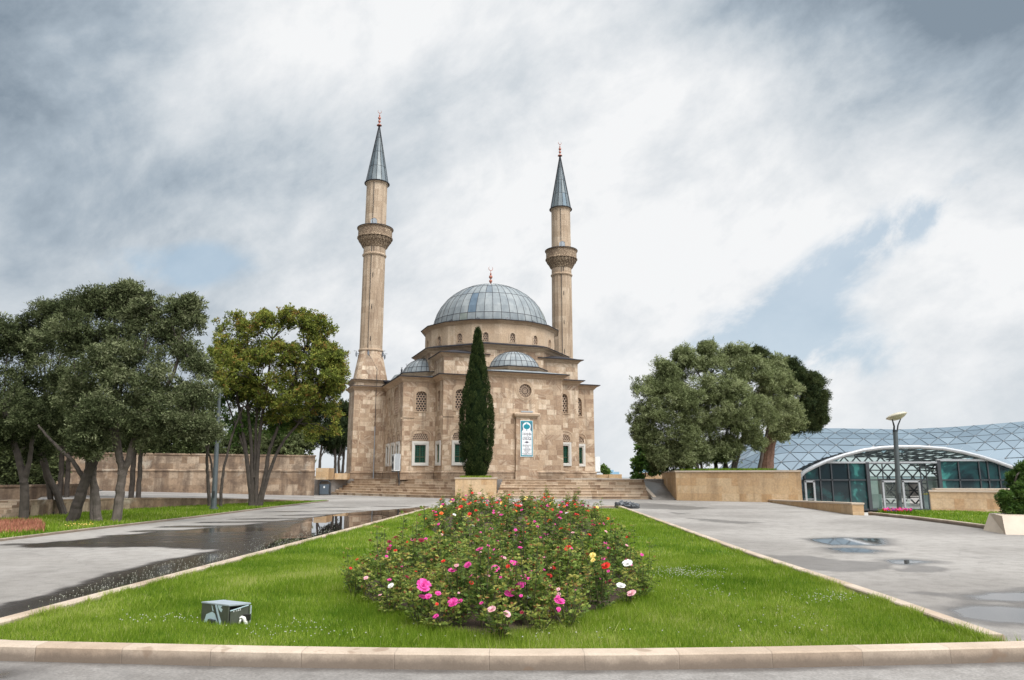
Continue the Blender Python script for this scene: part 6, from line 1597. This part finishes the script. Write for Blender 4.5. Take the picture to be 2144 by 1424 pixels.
# ------------------------------------------------------------------ rose bushes
def petal_flower(name, mat, r, layers=4, seed=0):
    g = np.random.default_rng(seed); V_, Q_, T_ = [], [], []
    for L_k in range(layers):
        n = 5+L_k*2; el_ = math.radians(82-L_k*(46/(layers-1))); rad = r*(.35+.65*L_k/(layers-1))
        for k in range(n):
            a = 2*PI*k/n+L_k*1.1+g.uniform(-.2, .2); w = rad*.62*g.uniform(.85, 1.15); d = np.array((math.cos(a), math.sin(a), 0)); s_ = np.array((-math.sin(a), math.cos(a), 0)); u = np.array((0, 0, 1.))
            o_ = d*rad*.08+u*r*.10*(layers-L_k-1)*.4; mid = o_+d*rad*.55*math.cos(el_)+u*rad*.60*math.sin(el_); tip = o_+d*rad*(math.cos(el_)+.12)*.95+u*rad*(math.sin(el_)*.85-.05*L_k)+g.uniform(-.05, .05, 3)*rad
            i = len(V_)*0+sum(len(x) for x in V_); pts = np.array([o_, mid-s_*w*.5, tip-s_*w*.36, tip+s_*w*.36+u*rad*.05, mid+s_*w*.5, mid-d*rad*.06])
            V_.append(pts); Q_ += [(i, i+1, i+5, i+4), (i+1, i+2, i+3, i+5), (i+5, i+3, i+4, i+4)]; T_ += [g.uniform(0, 1)]*3
    Vv = np.concatenate(V_); me = bpy.data.meshes.new(name); Q2 = [tuple(dict.fromkeys(q)) for q in Q_]; me.from_pydata([tuple(p) for p in Vv], [], Q2)
    a = me.attributes.new('tint', 'FLOAT', 'FACE'); a.data.foreach_set('value', np.array(T_, 'f')); me.materials.append(MAT[mat]); return me
COLS = {'pink': 'pink_petal', 'red': 'red_petal', 'white': 'white_petal', 'yellow': 'yellow_petal', 'orange': 'orange_petal', 'pale pink': 'pale_pink_petal', 'dark crimson': 'crimson_petal'}
FL = {c: [petal_flower('bloom', mt, 1.0, 4, s) for s in range(2)] for c, mt in COLS.items()}
def bush_proto(seed, h, spread, nst, leaf=.060, dense=1.0):
    g = random.Random(seed); gn = np.random.default_rng(seed); m = MB(); tips = []; PP, DD, TT = [], [], []; off_ = (0, .12, -.08, .16, .04, -.04, .20, .08)[seed-1]
    for k in range(nst):
        a = g.uniform(0, 2*PI); hh = h*g.uniform(.55, 1.08) if k else h*1.3; rr_ = spread*g.uniform(.15, 1)
        p0_ = Vector((.05*math.cos(a), .05*math.sin(a), -.02)); p2 = Vector((rr_*math.cos(a), rr_*math.sin(a), hh)); p1 = (p0_+p2)/2+Vector((math.cos(a)*.06*g.uniform(-1, 1.5), math.sin(a)*.06, .05))
        pl_, rd = wig([p0_, p1, p2], .0085, .003, 5, .008); m.tube(pl_, rd, 5); tips.append(p2)
        n = int(18*min(hh, h)/.7*dense)
        for j in range(n):
            t = g.uniform(.12, 1.0); idx = t*(len(pl_)-1); i0 = min(int(idx), len(pl_)-2); c = pl_[i0].lerp(pl_[i0+1], idx-i0)
            aa = g.uniform(0, 2*PI); od = Vector((math.cos(aa), math.sin(aa), g.uniform(-.1, .6))).normalized(); stl = g.uniform(.03, .12)*(1.35-t*.7)
            young = t > .88
            for q in range(5 if not young else 3):
                s_ = (q/4.); side = Vector((-od.y, od.x, 0))*(1 if q % 2 else -1)
                PP.append(tuple(c+od*stl*(.5+.8*s_))); DD.append(tuple(od*(.5 if q < 4 else 1.2)+side*(.9 if q < 4 else 0)+Vector((0, 0, g.uniform(-.3, .3))))); TT.append(min(.86, max(0, g.gauss(.30+off_, .17)+(.26 if young else 0)+(.16*t))) if g.random() > (.02 if not young else .18) else .95)
    v, q, t = leaf_arrays(np.array(PP), np.array(DD), leaf, leaf*.62, np.array(TT), gn, .2)
    lo = npmesh('foliage', v, q, t, 'rose_leaf'); so_ = m.build('stems', 'rose_stem')
    return lo, so_, tips
plain('rose_stem', (.075, .070, .030), .6, var=.4, scale=20)
PRO = [bush_proto(s, h, sp_, n) for s, h, sp_, n in ((1, .72, .27, 10), (2, .60, .30, 11), (3, .82, .26, 10), (4, .52, .30, 10), (5, .68, .32, 12), (6, .95, .20, 8), (7, .45, .28, 9), (8, .76, .30, 11))]
used = set()
def place_bush(k, x, y, z, rz, sc, label, group):
    root = empty('rose_bush', (x, y, z), rz, label, 'rose bush', group); root.scale = (sc, sc, sc); lo, so_, tips = PRO[k]
    for s_ in (lo, so_):
        if k in used: s_ = s_.copy(); COL.objects.link(s_)
        s_.parent = root
    used.add(k); return root
# bloom list read off the photograph: (px, py, colour, size px)
BL1 = [(886, 1229, 'pink', 27), (884, 1252, 'pink', 15), (897, 1250, 'pink', 13), (949, 1264, 'pink', 20), (963, 1261, 'pink', 12), (917, 1244, 'pink', 11), (1037, 1193, 'pink', 16), (1069, 1244, 'pink', 22), (1072, 1222, 'pink', 18), (1100, 1215, 'pink', 22), (1091, 1228, 'pink', 19), (1076, 1182, 'pink', 18), (1171, 1262, 'pink', 21),
       (1040, 1152, 'pink', 14), (1005, 1152, 'pink', 14), (947, 1197, 'pink', 16), (980, 1185, 'pink', 14), (984, 1206, 'pink', 10), (1022, 1205, 'pale pink', 14), (1046, 1212, 'pink', 11), (1030, 1278, 'pale pink', 16), (1061, 1287, 'pale pink', 14), (913, 1292, 'pink', 11), (1051, 1170, 'pink', 12), (1089, 1148, 'pink', 9), (1125, 1212, 'pink', 9),
       (1314, 1182, 'white', 19), (1300, 1229, 'white', 17), (819, 1228, 'white', 12), (1109, 1251, 'white', 10), (1323, 1245, 'pale pink', 18), (1269, 1187, 'red', 17), (1190, 1150, 'red', 14), (1241, 1164, 'yellow', 12), (1242, 1174, 'yellow', 9), (1064, 1187, 'red', 9), (1045, 1177, 'red', 10), (1150, 1207, 'red', 11), (1160, 1190, 'red', 9), (1138, 1227, 'red', 8),
       (872, 1137, 'dark crimson', 16), (882, 1133, 'dark crimson', 12), (838, 1174, 'dark crimson', 9), (814, 1150, 'dark crimson', 9), (956, 1185, 'pale pink', 9), (796, 1247, 'pale pink', 7), (757, 1214, 'dark crimson', 6)]
BL2 = [(965, 1062, 'red', 8), (966, 1063, 'orange', 6), (908, 1072, 'orange', 8), (924, 1076, 'orange', 8), (983, 1077, 'red', 8), (981, 1082, 'yellow', 8), (951, 1079, 'white', 7), (968, 1087, 'white', 8), (976, 1085, 'white', 8), (907, 1099, 'yellow', 8), (992, 1101, 'white', 7), (928, 1116, 'red', 7), (1029, 1109, 'pink', 7),
       (1084, 1061, 'red', 8), (1090, 1060, 'red', 8), (1147, 1060, 'pink', 8), (1155, 1069, 'red', 9), (1208, 1080, 'red', 12), (1187, 1075, 'white', 7), (1222, 1086, 'dark crimson', 8), (1169, 1080, 'dark crimson', 8), (1151, 1092, 'red', 9), (1100, 1093, 'pink', 8), (1105, 1096, 'red', 7), (1119, 1093, 'pink', 6), (1217, 1099, 'pink', 6), (1242, 1100, 'dark crimson', 8),
       (1052, 1124, 'pink', 9), (1063, 1123, 'red', 8), (1097, 1115, 'red', 7), (1041, 1134, 'pink', 7), (1151, 1118, 'pink', 6), (1152, 1132, 'red', 9), (1175, 1108, 'red', 8), (1233, 1122, 'red', 9), (928, 1059, 'dark crimson', 8), (1204, 1057, 'red', 5), (1171, 1059, 'red', 5)]
def poisson(poly, dmin, seed):
    g = random.Random(seed); pts = []; xs__ = [p[0] for p in poly]; ys__ = [p[1] for p in poly]
    for _ in range(6000):
        x, y = g.uniform(min(xs__), max(xs__)), g.uniform(min(ys__), max(ys__))
        if inside(poly, x, y) and all((x-a)**2+(y-b)**2 > dmin**2 for a, b in pts): pts.append((x, y))
    return pts
BU = []
for bi, (poly, dmin, hs_, seed) in enumerate(((BED1, .45, (.70, 1.0), 4), (BED2, .84, (.60, .92), 9))):
    pin = offset(poly, -.12) if True else poly
    for (x, y) in poisson(poly, dmin, seed):
        edge = sdf_poly(np.array([[x, y]]), poly)[0]
        k = random.choice((3, 6, 1)) if (edge < .35 and random.random() < .55) else random.choice((0, 1, 2, 4, 7, 5))
        sc = random.uniform(*hs_)*(1 if edge > .3 else .80)
        BU.append([x, y, k, sc, bi, []])
for (x, y) in poisson([p for p in BED1], .30, 22):
    if y < 9.4 and all((x-b[0])**2+(y-b[1])**2 > .24**2 for b in BU): BU.append([x, y, random.choice((3, 6, 1)), random.uniform(.55, .78), 0, []])
def assign(bl, bi, h0):
    for (px_, py_, c, s_) in bl:
        # bloom sits near the top of a bush: pick the bush whose upper part projects closest
        best = None
        for b in BU:
            if b[4] != bi: continue
            hh = [.72, .60, .82, .52, .68, .95, .45, .76][b[2]]*b[3]
            q = V(px_, py_, b[1]); d = abs(q.x-b[0])+.9*abs(q.z-(.10+hh*.92))+.03*len(b[5])
            if q.z < .15 or q.z > .1+hh*1.25 or abs(q.x-b[0]) > .42: d += 3
            d += .02*b[1]
            if best is None or d < best[0]: best = (d, b, q)
        b = best[1]; b[5].append((best[2], c, s_))
assign(BL1, 0, .7); assign(BL2, 1, .9)
for x, y, k, sc, bi, bl in BU:
    for _ in range(random.choice((0, 1, 1, 2, 3)) if bi == 0 else random.choice((1, 1, 2, 2))):
        hh = [.72, .60, .82, .52, .68, .95, .45, .76][k]*sc
        c = random.choice(('dark crimson', 'pink', 'pink', 'pink', 'pale pink', 'red', 'dark crimson', 'pink') if bi == 0 else ('red', 'red', 'orange', 'dark crimson', 'pink', 'yellow', 'pale pink', 'red'))
        bl.append((Vector((x+random.uniform(-.22, .22), y+random.uniform(-.22, .22), .1+hh*random.uniform(.7, 1.02))), c, random.uniform(4.5, 9) if bi == 0 else random.uniform(4, 6.5)))
ordn = 0; seen_lab = {}
def near_words(x, y, bi):
    px_ = 1072+1500*x/(y*CP+.5*SP)
    a = 'left' if px_ < 900 else 'left centre' if px_ < 1010 else 'middle' if px_ < 1120 else 'right centre' if px_ < 1230 else 'right'
    if bi == 0: dp = 'front tip' if y < 8.3 else 'front part' if y < 9.8 else 'middle part' if y < 11.5 else 'back part'
    else: dp = 'front part' if y < 18.5 else 'middle part' if y < 22.5 else 'back part'
    return f'{a}, {dp}, {"near" if bi == 0 else "far"} bed'
for x, y, k, sc, bi, bl in sorted(BU, key=lambda b: b[1]):
    big_ = [c for q, c, s_ in bl if s_ > (11 if bi == 0 else 7.5)]
    cols = []
    for c in (big_ or [c for q, c, s_ in bl]):
        if c not in cols: cols.append(c)
    what = ('rose bush with '+' and '.join(cols[:2])+(' blooms' if big_ else ' buds')) if cols else 'leafy rose bush without open blooms'
    lab = what+', '+near_words(x, y, bi)
    root = place_bush(k, x, y, .10, random.uniform(0, 6.28), sc, lab, f'rose bushes in the {"near" if bi == 0 else "far"} bed: {what}' if False else ('rose bushes in the near bed' if bi == 0 else 'rose bushes in the far bed'))
    inv = Matrix.LocRotScale(root.location, root.rotation_euler, root.scale).inverted()
    sm = MB(); any_ = False
    for q, c, s_ in bl:
        q = Vector((0, 0, EYE))+(q-Vector((0, 0, EYE)))*(1-(.20 if bi == 0 else .25)/q.length)*1.0; p = inv @ q; rad = s_*y/1500/2*1.12/sc; fo = bpy.data.objects.new('bloom', FL[c][random.randint(0, 1)]); COL.objects.link(fo); fo.parent = root
        fo.location = p; fo.scale = (rad,)*3; tilt_ = Vector((random.uniform(-.5, .5), random.uniform(-.9, -.2), .9)); tilt_.rotate(Matrix.Rotation(-root.rotation_euler.z, 3, 'Z')); fo.rotation_euler = tilt_.to_track_quat('Z', 'Y').to_euler()
        b0 = Vector((p.x*.35, p.y*.35, max(.05, p.z*.35))); sm.tube([b0, (b0+p)/2+Vector((.01, .01, .02)), p-Vector((0, 0, rad*.1))], [.006, .005, .004], 5); any_ = True
    if any_: sm.build('flower_stalks', 'rose_stem', root)

# ------------------------------------------------------------------ grass and small flowers
def grass(name, P_, hgt_, wid, z, tintm=.5, kind='stuff', mat='grass_blade', lean=.5):
    n = len(P_); a = frand(0, 2*PI, n); hh = hgt_*frand(.55, 1.35, n); w = wid*frand(.7, 1.3, n)
    d = np.stack([np.cos(a), np.sin(a)], 1); ln = frand(.1, lean, n)*hh; la = frand(0, 2*PI, n); l2 = np.stack([np.cos(la), np.sin(la)], 1)*ln[:, None]
    base = np.column_stack([P_, np.full(n, z) if np.isscalar(z) else z])
    v = np.zeros((n, 3, 3)); v[:, 0] = base; v[:, 0, :2] -= d*w[:, None]/2; v[:, 1] = base; v[:, 1, :2] += d*w[:, None]/2; v[:, 2] = base; v[:, 2, :2] += l2; v[:, 2, 2] += hh
    t = np.clip(tintm+RNG.normal(size=n)*.20+.55*(RNG.random(n) < .05)+.85*(fbm(P_[:, 0]*1.3, P_[:, 1]*1.3, 5, 21)-.5)+.6*(fbm(P_[:, 0]*.4+3, P_[:, 1]*.35, 3, 31)-.5), 0, 1)
    o = npmesh(name, v.reshape(-1, 3), np.arange(n*3).reshape(n, 3), t, mat, nper=3); return tag(o, kind=kind)
def lawn_pts(n, y0, y1, power=1.0):
    y = y0+(y1-y0)*frand(0, 1, n)**power; lo, hi = xl(y)+.0, xr(y)-.0; x = lo+(hi-lo)*frand(0, 1, n); P_ = np.column_stack([x, y])
    ok = (y > fz(x)+.215) & (abs(x) < y*.78+1.2); b1 = sdf_poly(P_, BED1); b2 = sdf_poly(P_, BED2); ok &= (b1 < .20) & (b2 < .12); return P_[ok]
lawn_pieces = [lawn_pts(230000, 5.9, 9.2), lawn_pts(170000, 9.2, 14.5), lawn_pts(130000, 14.5, yhi)]
hts = np.concatenate([np.full(len(p), h) for p, h in zip(lawn_pieces, (.046, .05, .06))]); wds = np.concatenate([np.full(len(p), h) for p, h in zip(lawn_pieces, (.0065, .009, .016))])
Pg = np.concatenate(lawn_pieces); tall = 1+1.1*np.clip(fbm(Pg[:, 0]*1.7, Pg[:, 1]*1.7, 3, 77)-.5, 0, 1)*2+.9*np.clip(1-abs(sdf_poly(Pg, BED1))/.5, 0, 1)
go = grass('lawn_grass', Pg, hts*tall, wds, LZ-.01, .50); 
y = frand(17, 44, 150000); x = frand(-26, 0, 150000); Pl = np.column_stack([x, y]); Pl = Pl[sdf_poly(Pl, poly_left) > .02] if False else Pl[sdf_poly(Pl, LL+LB) > .10]
grass('lawn_grass', Pl, .10, .03, .045, .42)
Pr = np.column_stack([frand(10, 32, 60000), frand(17, 34, 60000)]); Pr = Pr[sdf_poly(Pr, RL) > .1]; grass('lawn_grass', Pr, .07, .03, .065, .36)
# ragged tufts along the kerbs and round the beds
kp = []
for ln, sd in ((LKi, 1), (RKi, -1)):
    for a_, b_2 in zip(ln[:-1], ln[1:]):
        for _ in range(2600): t = random.random(); kp.append((a_[0]+(b_2[0]-a_[0])*t+sd*abs(random.gauss(0, .05)), a_[1]+(b_2[1]-a_[1])*t))
for _ in range(5000): x_ = random.uniform(-7, 7); kp.append((x_, fz(x_)+.215+abs(random.gauss(0, .03))))
kp = np.array(kp); kp = kp[(kp[:, 1] > fz(kp[:, 0])+.21) & (fbm(kp[:, 0]*2.5, kp[:, 1]*2.5, 3, 63) > .5) & (abs(kp[:, 0]) < kp[:, 1]*.8+1)]
grass('lawn_grass', kp, .095, .0075, LZ-.01, .60, lean=.9)
wd = lawn_pts(9000, 5.9, 15); wd = wd[fbm(wd[:, 0]*1.9, wd[:, 1]*1.9, 4, 91) > .60]; grass('lawn_grass', np.repeat(wd, 5, 0)+RNG.normal(size=(len(wd)*5, 2))*.012, .10, .010, LZ-.01, .30, lean=1.3)
# planter-top grass
pp = np.column_stack([frand(out_pl[0][0]-2, out_pl[2][0], 16000), frand(47, 56, 16000)]); pp = pp[sdf_poly(pp, offset([tuple(p) for p in out_pl], -.4)) > 0]; grass('planter_grass', pp, .20, .05, PT-.06, .25)
pp = np.column_stack([CYP[0]+frand(-1.1, 1.1, 4000), CYP[1]-.2+frand(-1.0, 1.2, 4000)]); grass('planter_grass', pp, .16, .03, TZ+.1, .45)
# clover flowers scattered in drifts
def specks(name, pts, r, mat, z):
    V_, Q_ = [], []; k6 = 6
    ang = np.arange(k6)*2*PI/k6; n = len(pts); rr_ = r*frand(.6, 1.3, n)
    top = np.column_stack([pts, z+rr_*1.1]); bot = np.column_stack([pts, z-rr_*.4]); ring = np.stack([np.stack([pts[:, 0]+rr_*math.cos(a), pts[:, 1]+rr_*math.sin(a), z+rr_*.1], 1) for a in ang], 1)
    v = np.concatenate([top[:, None], bot[:, None], ring], 1).reshape(-1, 3); f = []
    b = np.arange(n)*8
    for k in range(k6): f.append(np.stack([b, b+2+k, b+2+(k+1) % k6], 1)); f.append(np.stack([b+1, b+2+(k+1) % k6, b+2+k], 1))
    f = np.concatenate(f); return tag(npmesh(name, v, f, frand(0, 1, len(f)), mat, nper=3), kind='stuff')
cl_ = []
for px_, py_, sx, sy, n in ((310, 1298, 45, 5, 34), (380, 1300, 30, 4, 14), (620, 1304, 35, 6, 22), (660, 1330, 40, 7, 22), (560, 1325, 40, 8, 30), (1440, 1203, 50, 6, 220), (1410, 1196, 30, 4, 90), (1750, 1252, 45, 6, 90), (1640, 1300, 60, 16, 40), (1480, 1240, 60, 10, 40), (1280, 1096, 50, 4, 60), (1330, 1128, 40, 3, 30), (1150, 1330, 200, 9, 40)):
    for _ in range(n):
        g_ = G(px_+RNG.normal()*sx, py_+RNG.normal()*sy, LZ+.05); cl_.append((g_.x, g_.y))
cl_ = np.array(cl_); ok = (sdf_poly(cl_, BED1) < -.05) & (sdf_poly(cl_, BED2) < -.05) & (cl_[:, 0] > xl(cl_[:, 1])+.1) & (cl_[:, 0] < xr(cl_[:, 1])-.1) & (cl_[:, 1] > fz(cl_[:, 0])+.25)
cl_ = cl_[ok]; specks('clover_flowers', cl_, .0075, 'clover_petal', LZ+.06+frand(0, .03, len(cl_)))
cl_ = np.array([G2(190+RNG.normal()*25, 1104+RNG.normal()*2.2, .08) for _ in range(90)]); cl_ = cl_[sdf_poly(cl_, LL+LB) > .1]; specks('clover_flowers', cl_, .022, 'yellow_petal', .13+frand(0, .02, len(cl_)))
# petals and froth floating on the wet path
pt_ = []
while len(pt_) < 800:
    t = random.random()**.8; x0, x1 = (-20, 700); px_ = x0+(x1-x0)*t; py_ = 1293-(px_)*.257-abs(random.gauss(0, 1))*(6+24*(1-t)); g_ = G2(px_, py_)
    pt_.append(g_)
pt_ = np.array(pt_); w_ok = poolf(pt_) > .25; pt_ = pt_[w_ok]
specks('floating_petals', pt_, .0075, 'clover_petal', np.full(len(pt_), .006)*1.0)
# reddish mulch patch on the left lawn, flowers by the lamp
mp_ = [G2(*p, .06) for p in ((-80, 1098), (20, 1094), (84, 1093), (96, 1112), (0, 1118), (-80, 1124))]
a = np.column_stack([frand(-26, -12, 60000), frand(18, 26, 60000)]); a = a[sdf_poly(a, mp_) > 0]; g_ = grass('mulch_bed', a, .16, .025, .05, .5, mat='mulch_strand'); 
a = np.array([G2(1850+60*random.random()**1, 1073+random.gauss(0, 1.0), .1) for _ in range(420)])
for mt, sl_c in (('pink_petal', slice(0, 130)), ('red_petal', slice(130, 250)), ('violet_petal', slice(250, 360))): specks('bedding_flowers', a[sl_c], .045, mt, .16+frand(0, .06, len(a[sl_c])))
grass('bedding_foliage', np.repeat(a, 6, 0)+RNG.normal(size=(len(a)*6, 2))*.08, .14, .05, .07, .2)
